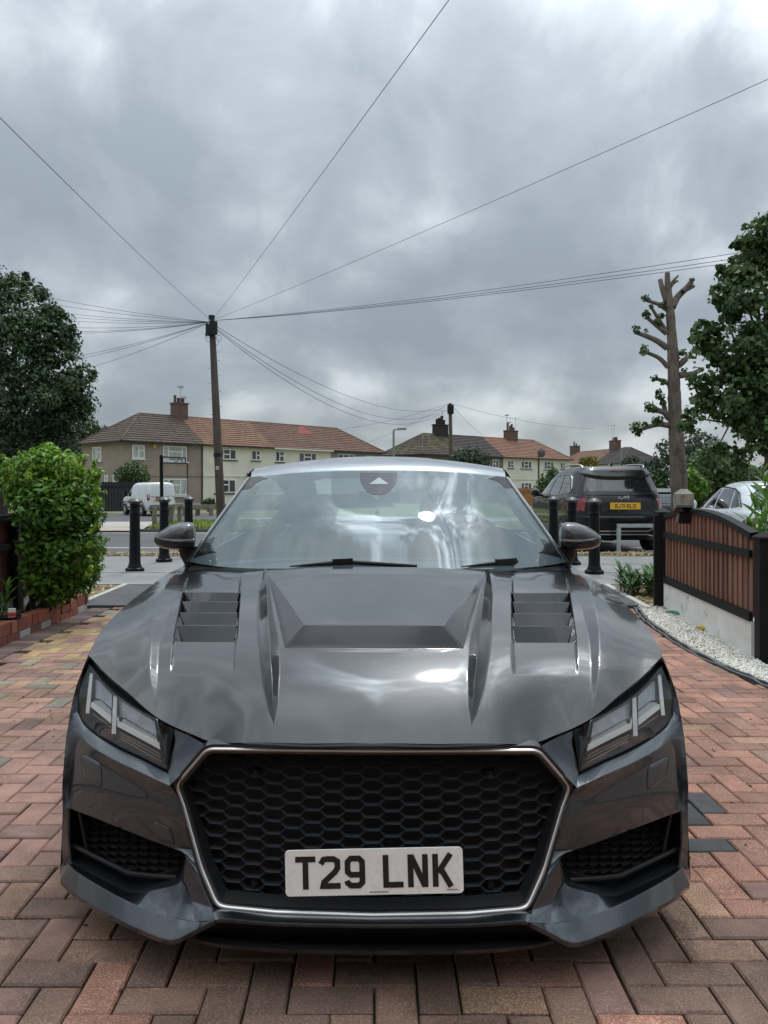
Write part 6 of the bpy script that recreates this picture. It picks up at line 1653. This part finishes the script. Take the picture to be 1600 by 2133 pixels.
wire(A0, ext(1600, 152, 11, 5), .12, .005, 'single wire rising from the tall pole to the right edge of the picture')
for v, lab in ((508, 'upper'), (519, 'middle'), (527, 'lower')): wire(A0, ext(1545, v, 17, 13), .25, .007, lab + ' of three wires from the tall pole to the right hand tree')
for k, (dv, sag, lab) in enumerate(((0, 1.5, 'upper'), (4, 2.1, 'middle'), (7, 2.4, 'lower'))): wire(W(445, 676 + dv, PY), P2 + Vector((-.1, 0, -.3 - .08*k)), sag, .011, lab + ' of three sagging wires between the tall and distant poles')
left = [(92, 615), (92, 628), (112, 647), (115, 655), (120, 664), (152, 680), (154, 688), (152, 692), (172, 737), (178, 742), (198, 760)]
names = ['topmost', 'second from top', 'third from top', 'fourth from top', 'fifth from top', 'sixth from top', 'seventh from top', 'eighth from top', 'ninth from top', 'tenth from top', 'lowest']
for (px, v), nm in zip(left, names): wire(W(438, 671, PY), W(px - (438-px)*.12, v + (v - 671)*.12, 37), .12, .008, nm + ' of eleven wires from the tall pole to the left tree')
wire(P2, W(690, 896, 80), .35, .011, 'upper faint wire from the distant pole towards the left terrace'); wire(P2, W(740, 930, 84), .3, .011, 'lower faint wire from the distant pole towards the left terrace')
wire(P2, W(1004, 905, 88), .2, .012, 'short wire dropping right from the distant pole to the dark roof'); wire(P2, W(1240, 893, 95), .5, .014, 'long faint wire from the distant pole running right above the red roofs')

# ================================================================== FENCES AND PLANTER BESIDE THE DRIVE
plank_ms = [mat('plank_brown_%d' % i, c, .85, var=.35, vs=9, stretch=(1.5, 1.5, .12), bump=.5, bs=30, c2=(.25, .18, .135), s2=6, th=(.55, .75)) for i, c in enumerate(((.20, .092, .056), (.165, .075, .046), (.23, .112, .07)))]
fr = thing('panel_fence', 'brown slatted fence panel with black posts and concrete base right of the drive', 'fence', (2.93, 7.1, 0))
FA, FB = Vector((3.055, 8.30, 0)), Vector((2.815, 5.86, 0)); fd = (FB - FA); fl = fd.length; fu = fd.normalized(); fn = Vector((-fu.y, fu.x, 0))
if fn.x > 0: fn = -fn                                # towards the drive
fang = math.atan2(fu.y, fu.x)
def fp(a, o, z): v = FA + fu*(a*fl) + fn*o; return Vector((v.x, v.y, z))
def topz(a): return .925 + .14*math.sin(math.pi*min(1, max(0, a*.86 + .07)))**1.0 - .055*a
for a, w, h in ((-.045, .11, 1.0), (1.04, .10, .90)):
    p = fp(a, 0, 0) + (Vector((.03, 0, 0)) if a > .5 else Vector()); mb = MB(); mb.box((p.x, p.y, h/2 - .02), (w, w, h), rz=fang)
    P = [p + Vector((x, y, h - .021)) for x, y in ((-w*.62, -w*.62), (w*.62, -w*.62), (w*.62, w*.62), (-w*.62, w*.62))]
    mb.build('post', fence_black, fr); c = MB(); c.grid([P, [q + Vector((0, 0, .02)) for q in P]], close=True); ap = p + Vector((0, 0, h + .045))
    for i in range(4): c.poly([P[i] + Vector((0, 0, .02)), P[(i+1) % 4] + Vector((0, 0, .02)), ap])
    c.poly(P[::-1]); c.build('post_cap', fence_black, fr)
mb = MB(); p = fp(-.03, .07, 0); mb.box((p.x, p.y, .48), (.05, .07, .97), rz=fang); mb.build('post', fence_black, fr)
NP = 22
for i in range(NP):
    a0, a1 = (i - .06)/NP, (i + .99)/NP; o = .002; mb = MB(); tilt = random.uniform(-.002, .002)
    mb.prism([fp(a0, o, .31), fp(a1, o + .013, .31), fp(a1 + tilt, o + .013, topz(a1) - .02), fp(a0 + tilt, o, topz(a0) - .02)], -fn*.014); mb.build('plank', plank_ms[random.randrange(3)], fr)
mb = MB(); rows = []
for k in range(25):
    a = k/24; z = topz(a); rows.append([fp(a, -.03, z - .028), fp(a, .034, z - .028), fp(a, .034, z + .022), fp(a, -.03, z + .03)])
mb.grid(rows, close=True); mb.build('top_rail', fence_black, fr, smooth=True, sharp=40)
for z, h, nm in ((.765, .055, 'mid_rail'), (.30, .068, 'bottom_rail')):
    p = fp(.5, .026, z); mb = MB(); mb.box(p, (fl*.995, .03, h), rz=fang); mb.build(nm, fence_black, fr)
p = fp(.5, .0, .12); mb = MB(); mb.box((p.x, p.y, .128), (fl*.995, .05, .285), rz=fang); mb.build('gravel_board', mat('gravel_board', (.76, .75, .71), .9, var=.12, vs=4, bump=.4, bs=70, c2=(.20, .18, .14), s2=5, th=(.60, .74)), fr)
# twin floodlight clipped under the top rail
p = fp(.36, .05, topz(.36) - .005); t = thing('solar_light', 'small black solar floodlight fixed under the top rail of the brown fence', 'light', tuple(p))
Ml = Matrix.Rotation(fang + R(90), 3, 'Z') @ Matrix.Rotation(R(-18), 3, 'X')
mb = MB(); mb.box(p + Vector((-.03, -.01, .03)), (.14, .16, .022), M=Ml); mb.build('solar_panel', black_gloss, t)
mb = MB(); mb.box(p + Vector((-.02, -.01, -.055)), (.10, .05, .10), M=Matrix.Rotation(fang + R(90), 3, 'Z') @ Matrix.Rotation(R(24), 3, 'X')); mb.box(p + Vector((0, 0, -.01)), (.05, .05, .06), M=Ml); mb.build('lamp_head', black_plastic, t)
mb = MB(); mb.box(p + Vector((-.048, -.012, -.062)), (.08, .006, .075), M=Matrix.Rotation(fang + R(90), 3, 'Z') @ Matrix.Rotation(R(24), 3, 'X')); mb.build('lamp_face', mat('lamp_face', (.35, .34, .28), .3, var=.2, vs=60), t)

# left fence behind the planter
fl_ = thing('panel_fence', 'dark red brown plank fence with black rails on the left behind the shrub', 'fence', (-3.36, 6.5, 0))
lp_ms = [mat('plank_red_%d' % i, c, .8, var=.35, vs=8, stretch=(1.5, 1.5, .12), bump=.4, bs=30) for i, c in enumerate(((.12, .035, .022), (.095, .028, .018), (.14, .045, .03)))]
y = 5.0
while y < 8.3:
    w = .118; mb = MB(); mb.box((-3.37 - .006*random.random(), y + w/2, .60), (.016, w - .006, .72)); mb.build('plank', lp_ms[random.randrange(3)], fl_); y += w
for z, h, d in ((.985, .05, .06), (.72, .06, .035), (.265, .075, .04)): mb = MB(); mb.box((-3.34, 6.65, z), (d, 3.3, h)); mb.build('rail', fence_black, fl_)
for yy in (5.2, 7.35, 8.35): mb = MB(); mb.box((-3.33, yy, .51), (.10, .11, 1.02)); mb.build('post', fence_black, fl_)
mb = MB(); mb.box((-3.35, 6.65, .10), (.05, 3.3, .25)); mb.build('gravel_board', concrete_pale, fl_)
mb = MB(); mb.box((-3.30, 7.33, .96), (.09, .10, .08)); mb.build('fence_lamp', black_plastic, fl_)
# planter
bricks = [mat('planter_brick_%d' % i, c, .9, var=.2, vs=14, bump=.4, bs=60, c2=(.30, .12, .07), s2=25, th=(.6, .8)) for i, c in enumerate(((.27, .085, .05), (.22, .068, .044), (.31, .105, .06), (.19, .065, .05)))]
mortar = mat('mortar', (.34, .32, .29), .95, var=.2, vs=20, bump=.5, bs=60)
pl = thing('planter_wall', 'low red brick border wall round the soil bed on the left', 'planter', (-3.0, 6.6, 0))
mb = MB(); mb.box((-3.018, 6.66, .075), (.082, 3.1, .158)); mb.build('mortar_core', mortar, pl)
y = 5.1; i = 0
while y < 8.15:
    L = (.215, .205, .10, .21, .10, .11)[i % 6]; 
    if y + L > 8.2: L = 8.2 - y
    mb = MB(); x_ = -3.012 + .006*math.sin(i*1.7)
    mb.box((x_, y + L/2, .113), (.10, L - .011, .100), rz=random.uniform(-.02, .02)); mb.build('brick', random.choice(bricks), pl); y += L; i += 1
y = 5.1
while y < 8.0:
    L = .215; mb = MB(); mb.box((-3.006, y + L/2, .026), (.096, L - .012, .055), rz=random.uniform(-.01, .01)); mb.build('brick', random.choice(bricks) if random.random() < .7 else concrete, pl); y += L
mb = MB(); rows = []
for k in range(28):
    yy = 5.0 + k*.118; rows.append([(-3.33, yy, .135 + random.uniform(-.012, .012)), (-3.22, yy, .13 + random.uniform(-.015, .015)), (-3.12, yy, .125 + random.uniform(-.015, .015)), (-3.06, yy, .115)])
struct(mb.grid(rows).build('soil', earth, smooth=True))
mb = MB(); mb.box((-3.22, 8.23, .10), (.42, .06, .32)); mb.top('bed_end_slab', concrete_pale, 'pale upright slab closing the soil bed under the green shrub', 'slab')
# ================================================================== TREES AND PLANTS
def leaf_cloud(blobs, n, size, shape='rhomb', seed=1, shell=.55, up=.35, droop=0.0, tint_jit=.35, w=.55):
    """n leaves spread through blobs (cx,cy,cz,rx,ry,rz); returns verts, quads, tint"""
    r = np.random.default_rng(seed); B = np.array(blobs, float)
    vol = (B[:, 3]*B[:, 4]*B[:, 5])**(2/3); idx = r.choice(len(B), n, p=vol/vol.sum())
    d = r.normal(size=(n, 3)); d /= np.linalg.norm(d, axis=1)[:, None]
    rad = shell + (1.06 - shell)*r.random(n)**.6
    c = B[idx, :3] + d*rad[:, None]*B[idx, 3:]
    nrm = d*.8 + r.normal(size=(n, 3))*.55 + np.array([0, 0, up]); nrm /= np.linalg.norm(nrm, axis=1)[:, None]
    a = np.cross(nrm, r.normal(size=(n, 3))); a /= np.linalg.norm(a, axis=1)[:, None]
    a[:, 2] -= droop; a /= np.linalg.norm(a, axis=1)[:, None]
    b = np.cross(nrm, a); b /= np.linalg.norm(b, axis=1)[:, None]
    s = size*r.uniform(.6, 1.35, n)[:, None]
    base, tip = c - a*s*.5, c + a*s*.5
    f = .12*s*nrm
    l1, r1 = c - a*s*.08 + b*s*w*.5 + f, c - a*s*.08 - b*s*w*.5 + f
    V = np.stack([base, r1, tip, l1], 1).reshape(-1, 3)
    Q = np.arange(n)[:, None]*4 + np.array([[0, 1, 2, 3]])
    clump = r.random(len(B))
    tint = np.clip(.5 + (clump[idx] - .5)*.55 + (r.random(n) - .5)*tint_jit*2, 0, 1)
    return V, Q, tint
def crown_blobs(c, R3, n, seed, rb=(.22, .42), squash=.8, lo=-.8):
    r = np.random.default_rng(seed); out = []
    for _ in range(n):
        d = r.normal(size=3); d /= np.linalg.norm(d); 
        if d[2] < lo: d[2] = -d[2]
        k = r.uniform(.35, .88); s = r.uniform(*rb)
        out.append((c[0] + d[0]*k*R3[0], c[1] + d[1]*k*R3[1], c[2] + d[2]*k*R3[2], s*R3[0], s*R3[1], s*R3[2]*squash))
    return out
bark = mat('bark', (.10, .085, .07), .95, var=.3, vs=8, stretch=(1, 1, .2), bump=.8, bs=30)
def tree(name, label, base, trunk_top, tr, blobs, n, size, m, seed, cat='tree', group=None, limbs=8, shell=.5, w=.6, droop=.2, clump=0, fill=45):
    t = thing(name, label, cat, tuple(base), 0, group)
    if clump:                                        # break every mass into many small leaf clumps
        rr = np.random.default_rng(seed + 50); fine = []
        for c in blobs:
            for _ in range(clump):
                d = rr.normal(size=3); d /= np.linalg.norm(d); k = rr.uniform(.35, 1.0); s_ = rr.uniform(.20, .36)
                fine.append((c[0] + d[0]*c[3]*k, c[1] + d[1]*c[4]*k, c[2] + d[2]*c[5]*k, c[3]*s_, c[4]*s_, c[5]*s_*.8))
    V, Q, T = leaf_cloud(fine if clump else blobs, n, size, seed=seed, shell=shell, w=w, droop=droop)
    if clump:
        V2, Q2, T2 = leaf_cloud(blobs, n*fill//100, size, seed=seed + 7, shell=.45, w=w, droop=droop); Q = np.concatenate([Q, Q2 + len(V)]); V = np.concatenate([V, V2]); T = np.concatenate([T, T2])
    add_mesh('crown', V, Q, m, t, attr=T)
    mb = MB(); b, tt = Vector(base), Vector(trunk_top)
    mb.tube([b, b.lerp(tt, .5) + Vector((.05, 0, 0)), tt], [tr, tr*.8, tr*.45], 10)
    r = random.Random(seed)
    for bl in r.sample(blobs, min(limbs, len(blobs))):
        q = b.lerp(tt, r.uniform(.45, .98)); e = Vector(bl[:3]); mid = q.lerp(e, .5) + Vector((r.uniform(-.1, .1), r.uniform(-.1, .1), .12*(e - q).length))
        mb.tube([q, mid, e], [tr*.35, tr*.22, tr*.08], 6)
    mb.build('trunk', bark, t, smooth=True); return t
leaf_dark = leafmat('leaf_dark', [(0, (.016, .034, .015)), (.5, (.046, .084, .034)), (1, (.11, .165, .07))], .5, .2)
leaf_mid = leafmat('leaf_mid', [(0, (.026, .050, .017)), (.5, (.066, .118, .038)), (1, (.135, .195, .075))], .5, .25)
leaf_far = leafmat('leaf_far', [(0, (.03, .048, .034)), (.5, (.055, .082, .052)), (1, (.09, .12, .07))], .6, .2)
leaf_privet = leafmat('leaf_privet', [(0, (.024, .06, .010)), (.45, (.075, .18, .020)), (.8, (.18, .34, .036)), (1, (.32, .48, .07))], .38, .3)
leaf_gold = leafmat('leaf_gold', [(0, (.10, .09, .02)), (.5, (.22, .19, .04)), (1, (.34, .28, .07))], .6, .25)
# big tree on the left
bl = []
for px, v, Y, rr in ((40, 645, 23.5, 1.05), (-40, 630, 24.5, 1.4), (95, 700, 23, 1.0), (20, 720, 23, 1.3), (-80, 740, 24, 1.6), (125, 790, 23, 1.0), (60, 830, 22.6, 1.25), (150, 830, 23.4, .8), (88, 890, 23, 1.1), (20, 910, 22.8, 1.4), (150, 890, 24, .45), (-90, 880, 24, 1.7), (60, 970, 23, 1.2), (112, 955, 24, .85), (125, 690, 23.4, .5), (45, 590, 23.6, .35), (175, 780, 23.6, .35), (160, 855, 23.2, .5)):
    p = W(px, v, Y); bl.append((p.x, p.y, p.z, rr, rr, rr*.9))
tree('broadleaf_tree', 'big dark green broadleaf tree filling the left edge behind the shrub', (-11.3, 23.8, -.1), (-11.0, 24.6, 5.0), .2, bl, 42000, .125, leaf_dark, 3, shell=.2, clump=11, limbs=14)
p = W(205, 900, 78); tree('conifer_tree', 'small dark tree peeping out between the big left tree and the brown house', (p.x, 78, -.4), (p.x, 78, 6.0), .25, [(p.x - 1.2, 78, 4.4, 2.0, 2.0, 1.6), (p.x, 78, 5.7, 1.4, 1.4, 1.0), (p.x + .6, 78, 6.6, .8, .8, .7), (p.x - .8, 78, 7.3, .8, .8, .8), (p.x - 2.4, 78, 6.2, 1.6, 1.6, 1.6)], 3200, .36, leaf_dark, 8)
# big tree on the right
bl = []
for px, v, Y, rr in ((1600, 500, 15.5, .55), (1572, 495, 15.4, .34), (1610, 470, 15.5, .4), (1590, 530, 15.4, .35), (1585, 560, 15.4, .45), (1540, 600, 15, .52), (1600, 640, 15, .8), (1500, 620, 15.2, .22), (1475, 730, 15, .42), (1540, 720, 14.8, .62), (1610, 760, 14.8, .9), (1460, 690, 15, .22), (1475, 800, 15, .36), (1455, 845, 15, .25), (1530, 820, 14.8, .6), (1600, 870, 15, .75), (1560, 890, 15, .3), (1510, 860, 15.2, .38), (1585, 930, 15.2, .28), (1440, 870, 14.9, .2), (1430, 890, 14.9, .16), (1418, 890, 14.8, .10), (1520, 560, 15.1, .22), (1650, 560, 15.8, 1.0), (1660, 760, 15.2, 1.2), (1500, 935, 15.4, .2), (1480, 960, 16, .25), (1545, 950, 15.6, .25)):
    p = W(px, v, Y); bl.append((p.x, p.y, p.z, rr, rr, rr*.85))
p = W(1515, 960, 15.6); tree('broadleaf_tree', 'large leafy lime tree overhanging the right edge above the silver hatchback', (p.x + .6, 15.6, -.1), (p.x + .9, 15.4, 4.0), .11, bl, 24000, .105, leaf_mid, 5, shell=.2, w=.85, droop=.6, limbs=18, clump=9, fill=22)
# pollarded tree
pb = mat('pollard_bark', (.19, .155, .125), .95, var=.3, vs=9, stretch=(1, 1, .3), bump=1.0, bs=24, c2=(.10, .085, .07), s2=14, th=(.52, .60))
PYR = 18.0
def q(px, v, dy=0): return W(px, v, PYR + dy)
t = thing('pollarded_tree', 'tall bare pollarded tree with sawn off stubs right of the black car', 'tree', (q(1412, 1020).x, PYR, -.12))
mb = MB(); bs_ = Vector((q(1413, 1100).x, PYR, -.12))
tp_ = cr([bs_, q(1416, 1060), q(1414, 1000), q(1409, 912), q(1405, 830), q(1402, 740), q(1396, 650), q(1391, 600)], 60)
rr_ = np.interp(np.linspace(0, 1, 60), [0, .10, .2, .36, .52, .70, .88, 1], [.27, .205, .19, .172, .155, .13, .098, .078])
mb.tube([p + Vector((random.uniform(-.006, .006), random.uniform(-.006, .006), 0)) for p in tp_], [float(r*random.uniform(.94, 1.07)) for r in rr_], 18)
mb.build('trunk', pb, t, smooth=True, sharp=60)
mb = MB(); mb.tube([q(1393, 640), q(1391, 600), q(1390, 568)], [.09, .07, .055], 10); mb.build('limb', pb, t, smooth=True, sharp=50)
for L_, r0, r1 in (([(1394, 640), (1381, 605), (1375, 582)], .08, .05), ([(1395, 600), (1403, 585), (1413, 574)], .05, .02), ([(1398, 595), (1406, 588), (1412, 585)], .035, .025), ([(1400, 640), (1412, 618), (1430, 600), (1441, 586)], .09, .06), ([(1425, 606), (1438, 600), (1447, 595)], .05, .035),
                  ([(1390, 645), (1370, 633), (1344, 625)], .06, .035), ([(1388, 690), (1372, 665), (1357, 640)], .055, .03), ([(1389, 695), (1368, 678), (1346, 660)], .06, .04), ([(1390, 725), (1365, 708), (1322, 691)], .075, .045), ([(1392, 765), (1372, 745), (1338, 731)], .06, .035), ([(1396, 803), (1380, 792), (1364, 789)], .05, .035),
                  ([(1395, 872), (1382, 858), (1352, 853)], .08, .05), ([(1386, 862), (1382, 840), (1375, 825)], .06, .04), ([(1394, 886), (1370, 884), (1328, 897)], .07, .04), ([(1412, 762), (1425, 752), (1433, 742)], .08, .05), ([(1414, 782), (1440, 779), (1465, 768)], .08, .045)):
    mb = MB(); P = cr([q(a, b, random.uniform(-.05, .05)) for a, b in L_], 10); mb.tube(P, [r0 + (r1 - r0)*k/9 for k in range(10)], 9); mb.build('limb', pb, t, smooth=True, sharp=50)
bl = []
for px, v, rr in ((1344, 622, .10), (1380, 636, .09), (1356, 640, .06), (1347, 655, .10), (1370, 672, .10), (1378, 658, .08), (1324, 686, .10), (1346, 690, .05), (1341, 728, .12), (1380, 795, .08), (1364, 788, .08), (1374, 822, .12), (1380, 838, .07), (1356, 848, .15), (1370, 878, .14), (1325, 890, .14), (1330, 900, .10), (1345, 882, .06), (1440, 584, .05), (1422, 606, .04), (1420, 735, .12), (1424, 772, .07)):
    p = q(px, v, -.05); bl.append((p.x, p.y, p.z, rr, rr, rr))
V, Q_, T = leaf_cloud(bl, 900, .085, seed=9, shell=.2, w=.75); add_mesh('regrowth', V, Q_, leaf_mid, t, attr=T)
# distant trees and bushes
def bush(name, label, spots, Y, n, size, m, seed, cat='bush', group=None, stem=True):
    bl = []; 
    for px, v, rr in spots: p = W(px, v, Y); bl.append((p.x, Y + random.uniform(-.3, .3)*rr, p.z, rr, rr, rr*.9))
    xm = sum(b[0] for b in bl)/len(bl); zg = gz(Y) - .1
    return tree(name, label, (xm, Y, zg), (xm, Y, max(zg + .5, sum(b[2] for b in bl)/len(bl))), .06*max(1, Y/30), bl, n, size, m, seed, cat, group, limbs=3)
bush('far_tree', 'hazy blue green tree far behind the pollarded trunk', [(1395, 940, 2.0), (1440, 925, 2.6), (1470, 935, 2.4), (1485, 960, 2.2), (1440, 965, 2.4), (1410, 960, 1.8), (1465, 975, 2.5)], 110, 2600, .62, leaf_far, 21, 'tree')
bush('hedge_tree', 'dark bushy tree behind the silver hatchback left part', [(1450, 985, 1.1), (1480, 975, 1.2), (1510, 985, 1.2), (1450, 1020, 1.2), (1490, 1020, 1.2), (1530, 1005, 1.2)], 40, 3200, .28, leaf_mid, 22, 'tree')
bush('hedge_tree', 'low green hedge behind the silver hatchback roof', [(1550, 1000, 1.0), (1590, 1005, 1.0), (1620, 1000, 1.2), (1570, 1030, 1.1)], 44, 1800, .28, leaf_mid, 23, 'hedge')
bush('garden_bush', 'golden leaved bush above the black car roof', [(1222, 964, .8), (1235, 962, .7), (1228, 975, .9)], 85, 800, .3, leaf_gold, 24)
bush('garden_bush', 'olive bush before the white walled house', [(1310, 965, .8), (1322, 960, .6), (1345, 972, .7)], 88, 700, .3, leaf_far, 25)
bush('garden_bush', 'slim young dark tree left of the pollarded trunk', [(1370, 965, .5), (1372, 985, .8), (1366, 1005, 1.0), (1380, 1000, .8)], 62, 900, .3, leaf_dark, 26)
bush('garden_bush', 'green shrub beside the black car bonnet in front of the cream house', [(1143, 1003, .8), (1150, 985, .45), (1138, 1022, 1.0)], 60, 800, .28, leaf_mid, 27)
bush('garden_bush', 'grey green treetop in front of the brown rendered house', [(965, 955, 1.0), (985, 955, 1.1), (1003, 957, .8), (950, 962, .7), (980, 975, 1.3)], 66, 1300, .32, leaf_far, 28)
bush('garden_bush', 'dark green bush against the brown pebbledash house behind the van', [(262, 990, .75), (280, 985, .9), (296, 992, .6), (275, 973, .35)], 55, 1100, .25, leaf_mid, 29)
bush('garden_bush', 'small bush by the dark wall under the cream house', [(430, 1050, .35), (438, 1046, .3)], 50, 300, .2, leaf_mid, 30)
bush('garden_bush', 'yellow green bush right of the pollarded trunk base', [(1445, 1005, .6), (1450, 1018, .6), (1440, 990, .4)], 36, 700, .2, leaf_privet, 31)

# privet on the left
t = thing('shrub', 'bright green leafy privet bush growing over the brick planter on the left', 'shrub', (-3.08, 7.3, .12))
bl = []
for px, v, Y, rr in ((60, 1000, 7.2, .24), (110, 985, 7.3, .24), (160, 1015, 7.4, .20), (78, 1060, 7.0, .22), (110, 1060, 7.1, .30), (170, 1070, 7.3, .22), (92, 1130, 7.1, .23), (130, 1140, 7.15, .28), (175, 1140, 7.4, .20), (100, 1195, 7.2, .24), (150, 1195, 7.4, .22), (180, 1195, 7.5, .13), (35, 985, 7.2, .14), (95, 960, 7.35, .16), (135, 975, 7.3, .14), (48, 1035, 7.1, .15), (110, 1225, 7.3, .18)):
    p = W(px, v, Y); bl.append((p.x, p.y, p.z, rr, rr, rr))
V, Q_, T = leaf_cloud(bl, 8600, .070, seed=12, shell=.35, up=.6, w=.48, tint_jit=.30)
zt_ = V.reshape(-1, 4, 3)[:, :, 2].mean(1); T = np.clip(T*.62 + .30*np.clip((zt_ - .9)/.5, 0, 1) + .05, 0, 1)   # tint paler upward: young leaves, and daylight on the top put into it
add_mesh('foliage', V, Q_, leaf_privet, t, attr=T)
mb = MB(); r = random.Random(4)
for k in range(16):
    e = Vector(bl[r.randrange(len(bl))][:3]); b = Vector((-3.12 + r.uniform(-.10, .08), 7.35 + r.uniform(-.2, .25), .10)); mb.tube([b, b.lerp(e, .5) + Vector((0, 0, .06)), e], [.012, .008, .004], 5)
tw = []
for a, b_, c in (((170, 1200), (195, 1165), (226, 1122)), ((165, 1215), (190, 1195), (215, 1180)), ((178, 1190), (200, 1170), (212, 1165)), ((85, 975), (95, 950), (98, 932)), ((50, 990), (45, 960), (42, 945)), ((20, 985), (10, 962), (4, 950))):
    P = cr([W(a[0], a[1], 7.35), W(b_[0], b_[1], 7.33), W(c[0], c[1], 7.3)], 12); mb.tube(P, .004, 5)
    for k in range(3, 12): tw.append((P[k].x, P[k].y, P[k].z, .022, .022, .022))
for k in range(90):
    px = r.uniform(12, 205); vt = 965 + abs(px - 95)*.30 + r.uniform(-6, 30) if k < 60 else r.uniform(1000, 1200)
    if k >= 60: px = r.choice((r.uniform(178, 198), r.uniform(150, 190)))
    a = W(px, vt, 7.2 + r.uniform(-.25, .3)); L_ = r.uniform(.06, .15); e = a + Vector((r.uniform(-.05, .05) + (.06 if k >= 60 else 0), r.uniform(-.06, .06), L_ if k < 60 else L_*.5))
    P = [a.lerp(e, q/5) for q in range(6)]; mb.tube(P, .0025, 4)
    for q in range(6): tw.append((P[q].x, P[q].y, P[q].z, .02, .02, .02))
mb.build('stems', mat('stem_green', (.07, .075, .035), .8, var=.2), t, smooth=True)
V, Q_, T = leaf_cloud(tw, 1900, .052, seed=13, shell=.2, up=.5, w=.45); stuff(add_mesh('young_shoots', V, Q_, leaf_privet, t, attr=np.clip(T + .25, 0, 1)))

def long_leaf(L, Wd, bend, fold=.25, n=6):
    rows = []
    for i in range(n + 1):
        s = i/n; w = Wd*math.sin(math.pi*min(1, s*.93 + .07))**.8*.5; y = L*s; z = -bend*L*s*s
        rows.append([(-w, y, z + w*fold), (0, y, z), (w, y, z + w*fold)])
    return rows
def leafy(t, stems, m, name='leaf'):
    """stems: list of (base, tip, count, leaf length, width)"""
    meshes_ = {}
    for base, tip, cnt, L, Wd in stems:
        base, tip = Vector(base), Vector(tip); mb = MB(); P = cr([base, base.lerp(tip, .5) + Vector((random.uniform(-.02, .02), random.uniform(-.02, .02), 0)), tip], 8); mb.tube(P, .005, 5); mb.build('stem', bpy.data.materials['stem_green'], t, smooth=True)
        for k in range(cnt):
            f = .25 + .75*k/max(1, cnt - 1); p = base.lerp(tip, f); az = k*2.4 + random.uniform(-.4, .4); el = R(18 + 52*f + random.uniform(-15, 15))
            key = random.randrange(4)
            if (key, L) not in meshes_:
                o = MB().grid(long_leaf(L*(.8 + .13*key), Wd*(.85 + .1*key), random.uniform(.15, .5))); me = bpy.data.meshes.new(name); me.from_pydata(o.v, [], o.f); me.materials.append(m[key % len(m)]); me.polygons.foreach_set('use_smooth', np.ones(len(me.polygons), dtype=bool)); me.update(); meshes_[(key, L)] = me
            ob = bpy.data.objects.new(name, meshes_[(key, L)]); col.objects.link(ob); ob.parent = t; ob.location = p - origin_of(t); ob.rotation_euler = (el, random.uniform(-.3, .3), az)
lm = []
for i, c in enumerate(((.10, .22, .03), (.16, .30, .045), (.07, .17, .025))):
    m_, n_, l_, b_ = nt('laurel_leaf_%d' % i); b_.inputs['Base Color'].default_value = (*c, 1); b_.inputs['Roughness'].default_value = .3
    tn = n_.new('ShaderNodeBsdfTranslucent'); tn.inputs[0].default_value = (*c, 1); mx = n_.new('ShaderNodeMixShader'); mx.inputs[0].default_value = .35
    l_.new(b_.outputs[0], mx.inputs[1]); l_.new(tn.outputs[0], mx.inputs[2]); l_.new(mx.outputs[0], n_['Material Output'].inputs[0]); lm.append(m_)
t = thing('laurel_shrub', 'glossy long leaved shrub rising behind the fence at the right edge', 'shrub', (3.9, 8.0, 0))
st = []
for px, v, Y in ((1590, 985, 8.0), (1600, 1010, 7.7), (1568, 1035, 8.0), (1585, 1060, 7.6), (1610, 1040, 7.9), (1560, 1085, 7.9), (1600, 1085, 7.4), (1625, 1000, 8.2), (1640, 1060, 7.6), (1545, 1105, 7.9), (1580, 1110, 7.5)):
    tp = W(px, v, Y); st.append(((tp.x + random.uniform(-.1, .15), Y + random.uniform(-.1, .1), max(.15, tp.z - .55)), tuple(tp), 13, .19, .05))
leafy(t, st, lm)
t = thing('young_plant', 'small bright green seedling plant in the soil bed at the left edge', 'plant', (-3.20, 6.80, .13))
leafy(t, [((-3.20, 6.80, .13), tuple(W(18, 1222, 6.8)), 11, .14, .035), ((-3.20, 6.80, .13), tuple(W(4, 1250, 6.75)), 5, .11, .03)], lm)
t = thing('strappy_plant', 'low clump of strap leaved plants on the soil beside the black fence post', 'plant', (3.15, 9.3, 0))
st = []
for k in range(34):
    x, y = 3.14 + random.uniform(-.22, .24), 9.3 + random.uniform(-.25, .25); st.append(((x, y, 0), (x + random.uniform(-.06, .06), y + random.uniform(-.06, .06), random.uniform(.12, .26)), 9, .17, .032))
lm2 = []
for i, c in enumerate(((.05, .12, .025), (.08, .17, .04))): lm2.append(mat('strap_leaf_%d' % i, c, .45, var=.25, vs=20))
leafy(t, st, lm2)
# nursery pot and carton in the bed
t = thing('plant_pot', 'shallow black plant pot sunk in the soil bed at the left edge', 'pot', tuple(W(22, 1282, 6.62) * 1.0))
p = W(22, 1285, 6.6); mb = MB(); mb.lathe([(.05, -.05), (.085, .0), (.09, .0), (.09, .008), (.08, .008), (.07, -.02), (0, -.02)], tuple(p), 18); mb.build('rim', black_plastic, t, smooth=True, sharp=40)
p = W(25, 1277, 6.62); mb = MB(); mb.box((p.x, p.y, p.z), (.055, .04, .075), rz=.3); o = mb.top('plant_label', mat('carton_white', (.66, .64, .62), .6, var=.1), 'small red and white carton standing in the black plant pot', 'carton')
mb = MB(); mb.box((p.x, p.y, p.z - .010), (.058, .043, .034), rz=.3); r_ = mb.build('red_band', mat('carton_red', (.5, .06, .05), .6, var=.1), None); r_.data.transform(Matrix.Translation(-o.location)); r_.parent = o
